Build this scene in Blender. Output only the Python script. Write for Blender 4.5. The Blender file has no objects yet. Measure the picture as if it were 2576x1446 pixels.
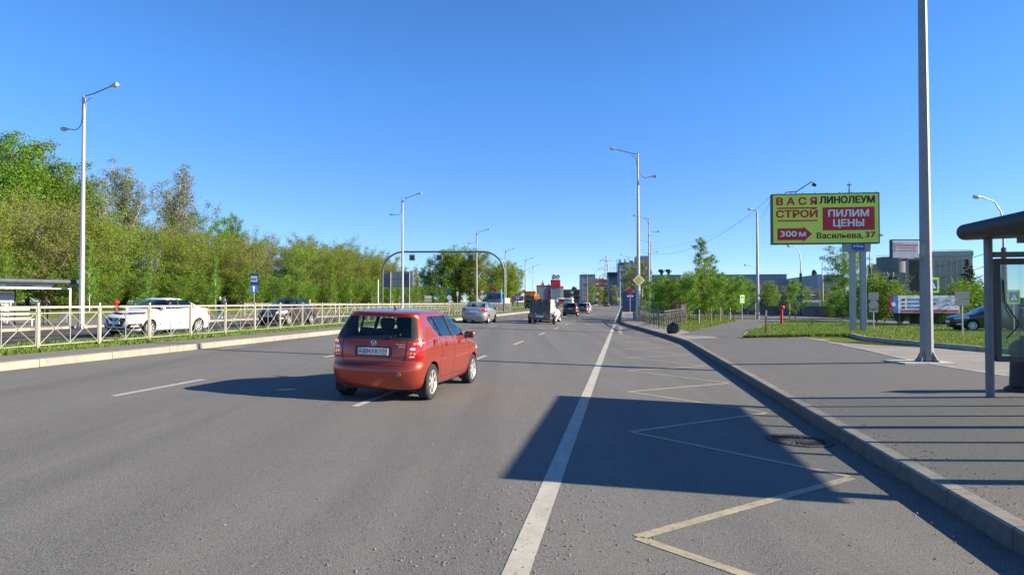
import bpy, bmesh, math, random
import numpy as np
from mathutils import Vector, Matrix, Euler
random.seed(7); rng = np.random.default_rng(7)
SC = bpy.context.scene; COL = SC.collection
R = math.radians; PI = math.pi
# ---------------------------------------------------------------- camera, sky, sun
CAMZ = 1.6; FPX = 1717.0; PITCH = math.atan(37 / FPX)
cam = bpy.data.cameras.new('camera'); cam.sensor_width = 36; cam.lens = 36 * FPX / 2576
cam.clip_start = .1; cam.clip_end = 6000
camo = bpy.data.objects.new('camera', cam); COL.objects.link(camo)
camo.location = (0, 0, CAMZ); camo.rotation_euler = (PI / 2 + PITCH, 0, 0)
SC.camera = camo; SC.cycles.transparent_max_bounces = 24
SUN_EL = R(23.6); SUN_AZ = R(97.0)            # azimuth clockwise from +Y
w = bpy.data.worlds.new('World'); SC.world = w; w.use_nodes = True
nt = w.node_tree; bg = nt.nodes['Background']
sky = nt.nodes.new('ShaderNodeTexSky'); sky.sky_type = 'NISHITA'; sky.sun_disc = False
sky.sun_elevation = SUN_EL; sky.sun_rotation = SUN_AZ; sky.altitude = 0
sky.air_density = .5; sky.dust_density = 0; sky.ozone_density = 8
tg = nt.nodes.new('ShaderNodeTexCoord'); sx = nt.nodes.new('ShaderNodeSeparateXYZ'); nt.links.new(tg.outputs['Generated'], sx.inputs[0])
rp_ = nt.nodes.new('ShaderNodeValToRGB'); el_ = rp_.color_ramp.elements; el_.new(.1); el_.new(.3); el_.new(.45)
for e_, (p_, c_) in zip(el_, ((0, (1.0, .72, .52)), (.1, (1.02, .85, .68)), (.3, (.85, 1.07, 1.03)), (.45, (.85, 1.02, 1)), (.8, (.55, .62, .6)))): e_.position = p_; e_.color = (*c_, 1)
nt.links.new(sx.outputs[2], rp_.inputs[0]); mx_ = nt.nodes.new('ShaderNodeMix'); mx_.data_type = 'RGBA'; mx_.blend_type = 'MULTIPLY'; mx_.inputs[0].default_value = 1
nt.links.new(sky.outputs[0], mx_.inputs[6]); nt.links.new(rp_.outputs[0], mx_.inputs[7]); nt.links.new(mx_.outputs[2], bg.inputs[0]); bg.inputs[1].default_value = .15
sl = bpy.data.lights.new('sun', 'SUN'); sl.energy = 5; sl.angle = R(.5); sl.color = (1, .87, .66)
so = bpy.data.objects.new('sun', sl); COL.objects.link(so)
sd = Vector((math.sin(SUN_AZ) * math.cos(SUN_EL), math.cos(SUN_AZ) * math.cos(SUN_EL), math.sin(SUN_EL)))
so.rotation_euler = sd.to_track_quat('Z', 'Y').to_euler(); so.location = (30, -5, 30)
vs_ = SC.view_settings; vs_.view_transform = 'Standard'; vs_.look = 'None'; vs_.gamma = 1; vs_.exposure = 1.12
# ---------------------------------------------------------------- places: pixels of the 2576-wide photo to metres
def at(x, y, Y):
    dx = (x - 1288) / FPX; dy = (723 - y) / FPX; sp, cp = math.sin(PITCH), math.cos(PITCH)
    d = Vector((dx, cp - dy * sp, dy * cp + sp)); t = Y / d.y
    return Vector((0, 0, CAMZ)) + d * t
SK = .163
def lerp(x, pts): return float(np.interp(x, [p[0] for p in pts], [p[1] for p in pts]))
KR = [(-60, 2.8), (5, 2.82), (29, 2.72), (34, 2.2), (43, 1.06), (50, .2), (56, -.25), (700, -.3)]
def uK(Y): return lerp(Y, KR)
UL = -12.25
def uL(Y): return lerp(Y, [(-60, -32), (58, -32), (74, -27.6), (700, -27.6)])
def road_z(u): return -.03 * (u + 4)
def opp_z(u): return lerp(u, [(-33, .05), (-17, .34)])
def med_z(u): return lerp(u, [(-17, .42), (-14, .42), (-12.2, .395)])
def left_z(d): return lerp(d, [(0, .2), (4, .36), (6, .45), (15, .95), (40, 1.3), (200, 2.0), (900, 2.0)])
def right_z(d, Y):
    k = .16 + road_z(uK(Y)); return lerp(d, [(0, k), (5, .07), (9, .06), (2000, .06)])
def zt(X, Y):
    u = X - SK * Y
    if u > uK(Y): return right_z(u - uK(Y), Y)
    if u > UL: return road_z(u)
    if u > -17: return med_z(u)
    if u > uL(Y): return opp_z(u)
    return left_z(uL(Y) - u)
def uv(u, v, dz=0.0):
    X = u + SK * v; return Vector((X, v, zt(X, v) + dz))
def px(x, Y):                                   # a point of the ground seen at column x, Y metres away
    X = at(x, 760, Y).x; return Vector((X, Y, zt(X, Y)))
def zpx(y, Y): return at(1288, y, Y).z
# ---------------------------------------------------------------- object helpers
def tag(o, label=None, cat=None, group=None, kind=None):
    if label: o['label'] = label
    if cat: o['category'] = cat
    if group: o['group'] = group
    if kind: o['kind'] = kind
    return o
def thing(name, label, cat, loc=(0, 0, 0), rz=0, group=None):
    o = bpy.data.objects.new(name, None); COL.objects.link(o); o.empty_display_size = .2
    o.location = loc; o.rotation_euler = (0, 0, rz); return tag(o, label, cat, group)
def link(name, me, parent=None, loc=None):
    o = bpy.data.objects.new(name, me); COL.objects.link(o)
    if parent: o.parent = parent
    if loc is not None: o.location = loc
    return o
KIDS = lambda o: [c for c in bpy.data.objects if c.parent == o]
def copy_tree(o, loc=None, rz=None, label=None, parent=None, swap=None, group=None, scale=None):
    c = o.copy(); COL.objects.link(c)
    if parent: c.parent = parent
    if loc is not None: c.location = loc
    if rz is not None: c.rotation_euler = (0, 0, rz)
    if scale is not None: c.scale = scale
    if label: c['label'] = label
    if group: c['group'] = group
    if swap and c.type == 'MESH' and any(m and m.name in swap for m in c.data.materials):
        c.data = c.data.copy()
        for i, m in enumerate(c.data.materials):
            if m and m.name in swap: c.data.materials[i] = swap[m.name]
    for k in KIDS(o): copy_tree(k, parent=c, swap=swap)
    return c
class MB:
    def __init__(s): s.v = []; s.f = []; s.m = []
    def add(s, vs, fs, mi=0):
        b = len(s.v); s.v += [tuple(p) for p in vs]; s.f += [[b + i for i in f] for f in fs]; s.m += [mi] * len(fs); return s
    def box(s, c, d, mi=0, rot=None, bev=0):
        x, y, z = d[0] / 2, d[1] / 2, d[2] / 2
        if bev:
            bm = bmesh.new(); bmesh.ops.create_cube(bm, size=1); bmesh.ops.scale(bm, vec=d, verts=bm.verts)
            bmesh.ops.bevel(bm, geom=bm.edges[:], offset=min(bev, min(d) * .45), segments=3, profile=.5, affect='EDGES')
            vs = [v.co.copy() for v in bm.verts]; fs = [[v.index for v in f.verts] for f in bm.faces]; bm.free()
        else:
            vs = [Vector((a * x, b * y, e * z)) for e in (-1, 1) for a, b in ((-1, -1), (1, -1), (1, 1), (-1, 1))]
            fs = [[3, 2, 1, 0], [4, 5, 6, 7], [0, 1, 5, 4], [1, 2, 6, 5], [2, 3, 7, 6], [3, 0, 4, 7]]
        if rot is not None: vs = [rot @ p for p in vs]
        return s.add([Vector(c) + p for p in vs], fs, mi)
    def bb(s, x0, x1, y0, y1, z0, z1, mi=0, bev=0): return s.box(((x0 + x1) / 2, (y0 + y1) / 2, (z0 + z1) / 2), (x1 - x0, y1 - y0, z1 - z0), mi, None, bev)
    def tube(s, pts, r, n=8, mi=0, cap=True, ph=0):
        pts = [Vector(p) for p in pts]; N = len(pts); rs = r if hasattr(r, '__len__') else [r] * N
        vs = []; ref = None
        for i, p in enumerate(pts):
            t = (pts[min(i + 1, N - 1)] - pts[max(i - 1, 0)]).normalized()
            if ref is None: ref = Vector((1, 0, 0)) if abs(t.x) < .9 else Vector((0, 1, 0))
            a = (ref - t * ref.dot(t)).normalized(); ref = a; b = t.cross(a)
            vs += [p + (a * math.cos(ph + 2 * PI * k / n) + b * math.sin(ph + 2 * PI * k / n)) * rs[i] for k in range(n)]
        fs = [[i * n + k, i * n + (k + 1) % n, (i + 1) * n + (k + 1) % n, (i + 1) * n + k] for i in range(N - 1) for k in range(n)]
        if cap: fs += [list(range(n))[::-1], [(N - 1) * n + k for k in range(n)]]
        return s.add(vs, fs, mi)
    def prism(s, poly, f, a, b, mi=0):                  # poly of 2-D points, f(p, h) -> 3-D
        n = len(poly); vs = [f(p, a) for p in poly] + [f(p, b) for p in poly]
        fs = [[i, (i + 1) % n, n + (i + 1) % n, n + i] for i in range(n)] + [list(range(n))[::-1], list(range(n, 2 * n))]
        return s.add(vs, fs, mi)
    def lathe(s, prof, n=24, M=None, mi=0, cap=True):             # prof: (r, h) about Z
        M = M or Matrix(); vs = [M @ Vector((r * math.cos(2 * PI * k / n), r * math.sin(2 * PI * k / n), h)) for r, h in prof for k in range(n)]
        fs = [[i * n + k, i * n + (k + 1) % n, (i + 1) * n + (k + 1) % n, (i + 1) * n + k] for i in range(len(prof) - 1) for k in range(n)]
        if cap and prof[0][0] > 1e-4 : fs.append(list(range(n))[::-1])
        if cap and prof[-1][0] > 1e-4: fs.append([(len(prof) - 1) * n + k for k in range(n)])
        return s.add(vs, fs, mi)
    def mesh(s, name, mats, smooth=False, angle=35):
        me = bpy.data.meshes.new(name); me.from_pydata(s.v, [], s.f)
        for m in (mats if isinstance(mats, (list, tuple)) else [mats]): me.materials.append(m)
        me.polygons.foreach_set('material_index', s.m)
        bm = bmesh.new(); bm.from_mesh(me); bmesh.ops.recalc_face_normals(bm, faces=bm.faces); bm.to_mesh(me); bm.free()
        if smooth: sm(me, angle)
        return me
    def build(s, name, mats, parent=None, smooth=False, loc=None, angle=35): return link(name, s.mesh(name, mats, smooth, angle), parent, loc)
def sm(me, angle=35):
    me.polygons.foreach_set('use_smooth', [True] * len(me.polygons)); me.set_sharp_from_angle(angle=R(angle)); me.update()
def fast_mesh(name, V, F, mats, mi=None):
    me = bpy.data.meshes.new(name); V = np.asarray(V, np.float32); F = np.asarray(F, np.int32); k = F.shape[1]
    me.vertices.add(len(V)); me.vertices.foreach_set('co', V.ravel())
    me.loops.add(F.size); me.loops.foreach_set('vertex_index', F.ravel())
    me.polygons.add(len(F)); me.polygons.foreach_set('loop_start', np.arange(0, F.size, k, dtype=np.int32))
    for m in (mats if isinstance(mats, (list, tuple)) else [mats]): me.materials.append(m)
    if mi is not None: me.polygons.foreach_set('material_index', np.asarray(mi, np.int32))
    me.update(calc_edges=True); me.validate(); return me
def text(s, size, mat, name, parent, loc, rot, bold=0.0, align='CENTER', width=None, ext=.002, sx=1):
    cu = bpy.data.curves.new(name, 'FONT'); cu.body = s; cu.size = size; cu.align_x = align; cu.align_y = 'CENTER'
    cu.extrude = ext; cu.resolution_u = 3
    o = bpy.data.objects.new(name, cu); COL.objects.link(o)
    me = bpy.data.meshes.new_from_object(o.evaluated_get(bpy.context.evaluated_depsgraph_get()))
    bpy.data.objects.remove(o); me.materials.clear(); me.materials.append(mat)
    if width:
        xs = [v.co.x for v in me.vertices]; k = width / max(1e-6, max(xs) - min(xs)); c = (max(xs) + min(xs)) / 2
        for v in me.vertices: v.co.x = (v.co.x - c) * k
    if bold:
        bm = bmesh.new(); bm.from_mesh(me); src = bm.copy(); bm.clear(); sz = [v.co.z for v in src.verts]
        for i, (dx, dy) in enumerate(((0, 0), (1, 0), (-1, 0), (0, .7), (0, -.7), (.7, .6), (-.7, .6), (.7, -.6), (-.7, -.6))):
            t2 = bpy.data.meshes.new('t'); src.to_mesh(t2); n0 = len(bm.verts); bm.from_mesh(t2); bm.verts.ensure_lookup_table(); bpy.data.meshes.remove(t2)
            for v in bm.verts[n0:]: v.co += Vector((dx * bold, dy * bold, .0002 * i))
        bm.to_mesh(me); bm.free(); src.free()
    q = link(name, me, parent); q.location = loc; q.rotation_euler = rot; return q
# ---------------------------------------------------------------- materials
MATS = {}
def nd(t, kind, **kw):
    n = t.nodes.new(kind)
    for k, v in kw.items(): setattr(n, k, v)
    return n
def mat(name, col, rough=.6, metal=0, var=.12, scale=6, bump=0, bscale=None, coat=0, spec=.5, emit=0, stretch=(1, 1, 1)):
    if name in MATS: return MATS[name]
    m = bpy.data.materials.new(name); m.use_nodes = True; t = m.node_tree; b = t.nodes['Principled BSDF']
    b.inputs['Roughness'].default_value = rough; b.inputs['Metallic'].default_value = metal
    b.inputs['Coat Weight'].default_value = coat; b.inputs['Coat Roughness'].default_value = .06; b.inputs['Specular IOR Level'].default_value = spec
    tc = nd(t, 'ShaderNodeTexCoord'); mp = nd(t, 'ShaderNodeMapping'); mp.inputs['Scale'].default_value = stretch
    t.links.new(tc.outputs['Object'], mp.inputs[0])
    nz = nd(t, 'ShaderNodeTexNoise'); nz.inputs['Scale'].default_value = scale; nz.inputs['Detail'].default_value = 5; nz.inputs['Roughness'].default_value = .65
    t.links.new(mp.outputs[0], nz.inputs['Vector'])
    rp = nd(t, 'ShaderNodeValToRGB'); e = rp.color_ramp.elements; e[0].position = .3; e[1].position = .7
    e[0].color = [c * (1 - var) for c in col[:3]] + [1]; e[1].color = [min(1, c * (1 + var)) for c in col[:3]] + [1]
    t.links.new(nz.outputs[0], rp.inputs[0]); t.links.new(rp.outputs[0], b.inputs['Base Color'])
    if bump:
        n2 = nd(t, 'ShaderNodeTexNoise'); n2.inputs['Scale'].default_value = bscale or scale * 4; n2.inputs['Detail'].default_value = 4
        t.links.new(mp.outputs[0], n2.inputs['Vector'])
        bp = nd(t, 'ShaderNodeBump'); bp.inputs['Strength'].default_value = bump; bp.inputs['Distance'].default_value = .02
        t.links.new(n2.outputs[0], bp.inputs['Height']); t.links.new(bp.outputs[0], b.inputs['Normal'])
    if emit:
        b.inputs['Emission Color'].default_value = (*col[:3], 1); b.inputs['Emission Strength'].default_value = emit
    MATS[name] = m; return m
def mixcol(t, a, b, fac, mode='MIX'):
    n = nd(t, 'ShaderNodeMix', data_type='RGBA', blend_type=mode)
    for sock, val in ((n.inputs[0], fac), (n.inputs[6], a), (n.inputs[7], b)):
        if hasattr(val, 'links') or hasattr(val, 'is_linked'): t.links.new(val, sock)
        else: sock.default_value = val if not isinstance(val, tuple) else (*val[:3], 1)
    return n.outputs[2]
def noise(t, vec, scale, detail=4, rough=.6, lo=.35, hi=.65):
    n = nd(t, 'ShaderNodeTexNoise'); n.inputs['Scale'].default_value = scale; n.inputs['Detail'].default_value = detail; n.inputs['Roughness'].default_value = rough
    t.links.new(vec, n.inputs['Vector']); r = nd(t, 'ShaderNodeMapRange'); r.inputs[1].default_value = lo; r.inputs[2].default_value = hi
    t.links.new(n.outputs[0], r.inputs[0]); return r.outputs[0]
def posvec(t, scale=(1, 1, 1), rz=0):
    g = nd(t, 'ShaderNodeNewGeometry'); mp = nd(t, 'ShaderNodeMapping'); mp.inputs['Scale'].default_value = scale; mp.inputs['Rotation'].default_value = (0, 0, rz)
    t.links.new(g.outputs['Position'], mp.inputs[0]); return mp.outputs[0]
def asphalt(name, base, warm=1.03, tracks=True, grain=.5, dirt=None):
    m = bpy.data.materials.new(name); m.use_nodes = True; t = m.node_tree; b = t.nodes['Principled BSDF']
    p = posvec(t); ang = math.atan(SK)
    ps = posvec(t, (1.4, .03, 1), ang)
    c0 = tuple(base * k for k in (.96, .97, .95)); c1 = tuple(base * k for k in (1.13 * warm, 1.12, 1.03))
    c = mixcol(t, c0, c1, noise(t, p, .6, 6, .6))
    if tracks:
        c = mixcol(t, c, (base * .55, base * .56, base * .58), noise(t, ps, .62, 3, .5, .44, .66))
        c = mixcol(t, c, (base * 1.5, base * 1.45, base * 1.35), noise(t, posvec(t, (2.2, .12, 1), ang), 1.1, 6, .75, .52, .85))
    g_ = nd(t, 'ShaderNodeNewGeometry'); dt = nd(t, 'ShaderNodeVectorMath', operation='DOT_PRODUCT'); dt.inputs[1].default_value = (1, -SK, 0); t.links.new(g_.outputs['Position'], dt.inputs[0]); uo = dt.outputs['Value']
    def mth(op, x, y=None):
        n = nd(t, 'ShaderNodeMath', operation=op)
        for i, q in enumerate((x, y)):
            if q is None: continue
            if hasattr(q, 'is_linked'): t.links.new(q, n.inputs[i])
            else: n.inputs[i].default_value = q
        return n.outputs[0]
    if tracks:
        w_ = mth('MULTIPLY', mth('ADD', mth('COSINE', mth('MULTIPLY', mth('ADD', uo, 2.35 + .93), 2 * PI / 1.87)), 1), .5)
        c = mixcol(t, c, (base * .7, base * .7, base * .72), mth('MULTIPLY', mth('MULTIPLY', mth('POWER', w_, 2.5), noise(t, posvec(t, (1, .04, 1), ang), .8, 3, .5, .3, .6)), .55))
        oil = mth('POWER', mth('MULTIPLY', mth('ADD', mth('COSINE', mth('MULTIPLY', mth('ADD', uo, 2.35), 2 * PI / 3.74)), 1), .5), 14)
        c = mixcol(t, c, (base * .45, base * .45, base * .46), mth('MULTIPLY', mth('MULTIPLY', oil, noise(t, posvec(t, (1, .15, 1), ang), 2.2, 6, .7, .42, .7)), .6))
        pt = noise(t, p, .35, 2, .4, .6, .63); c = mixcol(t, c, (base * .86, base * .86, base * .88), mth('MULTIPLY', pt, .55))
    if dirt:
        lo, hi = dirt; d_ = nd(t, 'ShaderNodeMapRange'); d_.inputs[1].default_value = lo; d_.inputs[2].default_value = hi; t.links.new(uo, d_.inputs[0])
        c = mixcol(t, c, (.2, .165, .125), mth('MULTIPLY', mth('POWER', d_.outputs[0], 1.5), noise(t, p, 3.5, 8, .8, .38, .62)))
    sp = noise(t, p, 150, 2, .5, .42, .66); c = mixcol(t, c, (base * 2.1, base * 2.04, base * 1.9), sp)
    sp2 = noise(t, p, 90, 3, .6, .52, .68); c = mixcol(t, c, (base * .3, base * .3, base * .31), sp2)
    v = nd(t, 'ShaderNodeTexVoronoi'); v.inputs['Scale'].default_value = 26; t.links.new(p, v.inputs['Vector'])
    ma = nd(t, 'ShaderNodeMath', operation='LESS_THAN'); ma.inputs[1].default_value = .1; t.links.new(v.outputs['Distance'], ma.inputs[0])
    mu = nd(t, 'ShaderNodeMath', operation='MULTIPLY'); t.links.new(ma.outputs[0], mu.inputs[0]); t.links.new(noise(t, p, 3, 3, .6, .5, .8), mu.inputs[1])
    c = mixcol(t, c, (base * 3.2, base * 3.1, base * 2.9), mu.outputs[0])
    t.links.new(c, b.inputs['Base Color']); b.inputs['Roughness'].default_value = .82; b.inputs['Specular IOR Level'].default_value = .35
    n = nd(t, 'ShaderNodeTexNoise'); n.inputs['Scale'].default_value = 110; n.inputs['Detail'].default_value = 3; t.links.new(p, n.inputs['Vector'])
    bp = nd(t, 'ShaderNodeBump'); bp.inputs['Strength'].default_value = grain; bp.inputs['Distance'].default_value = .012
    t.links.new(n.outputs[0], bp.inputs['Height']); t.links.new(bp.outputs[0], b.inputs['Normal'])
    MATS[name] = m; return m
def paintline(name, col, base, wear):
    m = bpy.data.materials.new(name); m.use_nodes = True; t = m.node_tree; b = t.nodes['Principled BSDF']; p = posvec(t)
    c = mixcol(t, col, tuple(k * .72 for k in col), noise(t, p, 5, 5, .7, .3, .7))
    c = mixcol(t, c, (base, base, base), noise(t, p, 16, 8, .8, .62 - wear, .75 - wear * .6))
    t.links.new(c, b.inputs['Base Color']); b.inputs['Roughness'].default_value = .7
    n = nd(t, 'ShaderNodeTexNoise'); n.inputs['Scale'].default_value = 110; t.links.new(p, n.inputs['Vector'])
    bp = nd(t, 'ShaderNodeBump'); bp.inputs['Strength'].default_value = .3; bp.inputs['Distance'].default_value = .01
    t.links.new(n.outputs[0], bp.inputs['Height']); t.links.new(bp.outputs[0], b.inputs['Normal'])
    return m
def kerbstone(name, col, step, dirt):
    m = bpy.data.materials.new(name); m.use_nodes = True; t = m.node_tree; b = t.nodes['Principled BSDF']; p = posvec(t)
    c = mixcol(t, col, tuple(k * .8 for k in col), noise(t, p, 2.2, 6, .7))
    c = mixcol(t, c, dirt, noise(t, p, 7, 8, .8, .46, .72)); c = mixcol(t, c, tuple(k * .55 for k in dirt), noise(t, p, 22, 6, .8, .62, .72))
    s = nd(t, 'ShaderNodeSeparateXYZ'); t.links.new(p, s.inputs[0])
    d = nd(t, 'ShaderNodeMath', operation='DIVIDE'); d.inputs[1].default_value = step; t.links.new(s.outputs[1], d.inputs[0])
    f = nd(t, 'ShaderNodeMath', operation='FRACT'); t.links.new(d.outputs[0], f.inputs[0])
    l = nd(t, 'ShaderNodeMath', operation='LESS_THAN'); l.inputs[1].default_value = .014 / step; t.links.new(f.outputs[0], l.inputs[0])
    fl = nd(t, 'ShaderNodeMath', operation='FLOOR'); t.links.new(d.outputs[0], fl.inputs[0])
    wn = nd(t, 'ShaderNodeTexWhiteNoise', noise_dimensions='1D'); t.links.new(fl.outputs[0], wn.inputs['W'])
    mr = nd(t, 'ShaderNodeMapRange'); mr.inputs[3].default_value = .82; mr.inputs[4].default_value = 1.06; t.links.new(wn.outputs[0], mr.inputs[0])
    cb = nd(t, 'ShaderNodeCombineXYZ')
    for i in range(3): t.links.new(mr.outputs[0], cb.inputs[i])
    c = mixcol(t, c, cb.outputs[0], 1.0, 'MULTIPLY')
    c = mixcol(t, c, (.05, .045, .04), l.outputs[0])
    t.links.new(c, b.inputs['Base Color']); b.inputs['Roughness'].default_value = .85
    n = nd(t, 'ShaderNodeTexNoise'); n.inputs['Scale'].default_value = 60; t.links.new(p, n.inputs['Vector'])
    bp = nd(t, 'ShaderNodeBump'); bp.inputs['Strength'].default_value = .35; bp.inputs['Distance'].default_value = .01
    t.links.new(n.outputs[0], bp.inputs['Height']); t.links.new(bp.outputs[0], b.inputs['Normal'])
    return m
def grassmat(name, c0, c1, c2, bare):
    m = bpy.data.materials.new(name); m.use_nodes = True; t = m.node_tree; b = t.nodes['Principled BSDF']; p = posvec(t)
    c = mixcol(t, c0, c1, noise(t, p, 1.3, 6, .7)); c = mixcol(t, c, c2, noise(t, p, 9, 5, .7, .45, .75))
    c = mixcol(t, c, bare, noise(t, p, .8, 7, .75, .56, .8)); t.links.new(c, b.inputs['Base Color'])
    b.inputs['Roughness'].default_value = .9; b.inputs['Specular IOR Level'].default_value = .2
    n = nd(t, 'ShaderNodeTexNoise'); n.inputs['Scale'].default_value = 14; n.inputs['Detail'].default_value = 6; t.links.new(p, n.inputs['Vector'])
    bp = nd(t, 'ShaderNodeBump'); bp.inputs['Strength'].default_value = .8; bp.inputs['Distance'].default_value = .08
    t.links.new(n.outputs[0], bp.inputs['Height']); t.links.new(bp.outputs[0], b.inputs['Normal'])
    return m
def leafmat(name, cols, trans=.35, objvar=.3):
    m = bpy.data.materials.new(name); m.use_nodes = True; t = m.node_tree; b = t.nodes['Principled BSDF']
    g = nd(t, 'ShaderNodeNewGeometry'); rp = nd(t, 'ShaderNodeValToRGB'); e = rp.color_ramp.elements
    while len(e) < len(cols): e.new(.5)
    for i, c in enumerate(cols): e[i].position = i / (len(cols) - 1); e[i].color = (*c, 1)
    t.links.new(g.outputs['Random Per Island'], rp.inputs[0])
    oi = nd(t, 'ShaderNodeObjectInfo'); hs = nd(t, 'ShaderNodeHueSaturation')
    r1 = nd(t, 'ShaderNodeMapRange'); r1.inputs[3].default_value = .485; r1.inputs[4].default_value = .515; t.links.new(oi.outputs['Random'], r1.inputs[0])
    r2 = nd(t, 'ShaderNodeMapRange'); r2.inputs[3].default_value = 1 - objvar; r2.inputs[4].default_value = 1 + objvar; t.links.new(oi.outputs['Random'], r2.inputs[0])
    t.links.new(r1.outputs[0], hs.inputs['Hue']); t.links.new(r2.outputs[0], hs.inputs['Value']); t.links.new(rp.outputs[0], hs.inputs['Color'])
    t.links.new(hs.outputs[0], b.inputs['Base Color']); b.inputs['Roughness'].default_value = .6; b.inputs['Specular IOR Level'].default_value = .25
    tr = nd(t, 'ShaderNodeBsdfTranslucent'); t.links.new(hs.outputs[0], tr.inputs[0])
    mx = nd(t, 'ShaderNodeMixShader'); mx.inputs[0].default_value = trans
    t.links.new(b.outputs[0], mx.inputs[1]); t.links.new(tr.outputs[0], mx.inputs[2]); t.links.new(mx.outputs[0], t.nodes['Material Output'].inputs[0])
    return m
def glassmat(name, tint, refl=.1, opac=.0, rough=.03, body=(.02, .025, .03)):
    m = bpy.data.materials.new(name); m.use_nodes = True; t = m.node_tree; t.nodes.remove(t.nodes['Principled BSDF'])
    tr = nd(t, 'ShaderNodeBsdfTransparent'); tr.inputs[0].default_value = (*tint, 1)
    df = nd(t, 'ShaderNodeBsdfDiffuse'); df.inputs[0].default_value = (*body, 1)
    m1 = nd(t, 'ShaderNodeMixShader'); m1.inputs[0].default_value = opac; t.links.new(tr.outputs[0], m1.inputs[1]); t.links.new(df.outputs[0], m1.inputs[2])
    gl = nd(t, 'ShaderNodeBsdfGlossy'); gl.inputs['Roughness'].default_value = rough
    fr = nd(t, 'ShaderNodeFresnel'); gb = nd(t, 'ShaderNodeNewGeometry'); mr = nd(t, 'ShaderNodeMapRange'); mr.inputs[3].default_value = 1.5; mr.inputs[4].default_value = 1 / 1.5; t.links.new(gb.outputs['Backfacing'], mr.inputs[0]); t.links.new(mr.outputs[0], fr.inputs[0])
    ad = nd(t, 'ShaderNodeMath', operation='ADD'); ad.inputs[1].default_value = refl; ad.use_clamp = True; t.links.new(fr.outputs[0], ad.inputs[0])
    m2 = nd(t, 'ShaderNodeMixShader'); t.links.new(ad.outputs[0], m2.inputs[0]); t.links.new(m1.outputs[0], m2.inputs[1]); t.links.new(gl.outputs[0], m2.inputs[2])
    t.links.new(m2.outputs[0], t.nodes['Material Output'].inputs[0]); MATS[name] = m; return m
def carpaint(name, col, metal=.25, rough=.38, dirt=0.0, dcol=(.2, .16, .11)):
    m = bpy.data.materials.new(name); m.use_nodes = True; t = m.node_tree; b = t.nodes['Principled BSDF']
    tc = nd(t, 'ShaderNodeTexCoord'); s = nd(t, 'ShaderNodeSeparateXYZ'); t.links.new(tc.outputs['Object'], s.inputs[0])
    mr = nd(t, 'ShaderNodeMapRange'); mr.inputs[1].default_value = .95; mr.inputs[2].default_value = .3; t.links.new(s.outputs[2], mr.inputs[0])
    nz = noise(t, tc.outputs['Object'], 6, 6, .7, .3, .75); mu = nd(t, 'ShaderNodeMath', operation='MULTIPLY'); t.links.new(mr.outputs[0], mu.inputs[0]); t.links.new(nz, mu.inputs[1])
    m2 = nd(t, 'ShaderNodeMath', operation='MULTIPLY'); m2.inputs[1].default_value = dirt; t.links.new(mu.outputs[0], m2.inputs[0])
    c = mixcol(t, col, dcol, m2.outputs[0]); t.links.new(c, b.inputs['Base Color'])
    rr = nd(t, 'ShaderNodeMapRange'); rr.inputs[3].default_value = rough; rr.inputs[4].default_value = .8; t.links.new(m2.outputs[0], rr.inputs[0]); t.links.new(rr.outputs[0], b.inputs['Roughness'])
    b.inputs['Metallic'].default_value = metal; b.inputs['Coat Weight'].default_value = .8 * (1 - dirt * .6); b.inputs['Coat Roughness'].default_value = .05
    MATS[name] = m; return m
GALV = mat('galvanised_steel', (.42, .42, .43), .5, .35, .12, 8)
GREYP = mat('grey_paint', (.16, .17, .19), .5, .1, .1, 5)
DARK = mat('dark_metal', (.03, .032, .036), .5, 0, .2, 5)
BLACK = mat('black_plastic', (.018, .018, .02), .55, 0, .2, 10)
WHITE = mat('white_paint', (.75, .75, .74), .5, 0, .05, 4)
BEIGE = mat('beige_paint', (.35, .335, .285), .5, 0, .12, 7)
RUBBER = mat('rubber', (.022, .022, .022), .85, 0, .25, 14)
CHROME = mat('chrome', (.7, .7, .72), .15, 1, .05, 10)
ALLOY = mat('alloy', (.55, .55, .56), .35, .6, .1, 12)
REDLAMP = mat('red_lens', (.42, .012, .015), .15, 0, .1, 30, coat=1)
WHITELENS = mat('white_lens', (.75, .75, .75), .12, .2, .1, 25, coat=1)
AMBER = mat('amber_lens', (.7, .25, .03), .2, 0, .1, 25, coat=1)
RED = mat('red_paint', (.5, .025, .02), .5, 0, .1, 6)
GREEN_FL = mat('fluorescent_green', (.38, .75, .06), .5, 0, .04, 6)
BLUE_S = mat('sign_blue', (.015, .07, .33), .4, 0, .06, 6)
YEL_S = mat('sign_yellow', (.75, .47, .01), .4, 0, .05, 6)
CONC = mat('concrete', (.33, .31, .28), .85, 0, .2, 3, .4, 20)
RUST = mat('rust', (.2, .085, .04), .85, 0, .45, 5, .4, 20)
WOOD = mat('wood', (.33, .22, .13), .8, 0, .25, 5, .3, 20, stretch=(8, 8, 1))
BARK = mat('bark', (.12, .1, .08), .9, 0, .35, 4, .5, 15, stretch=(3, 3, 1))
BIRCH = mat('birch_bark', (.5, .48, .44), .85, 0, .45, 5, .3, 15, stretch=(1, 1, 3))
SKIN = mat('skin', (.5, .3, .22), .5, 0, .1, 12)
CARGLASS = glassmat('car_glass', (.9, .94, .92), .02)
DARKGLASS = glassmat('tinted_glass', (.45, .5, .5), .04)
PANE = glassmat('clear_glass', (.95, .97, .96), .0, .03, .05, (.35, .4, .38))
BWIN = mat('window_glass', (.025, .035, .045), .1, 0, .3, .8, spec=.6)
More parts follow.
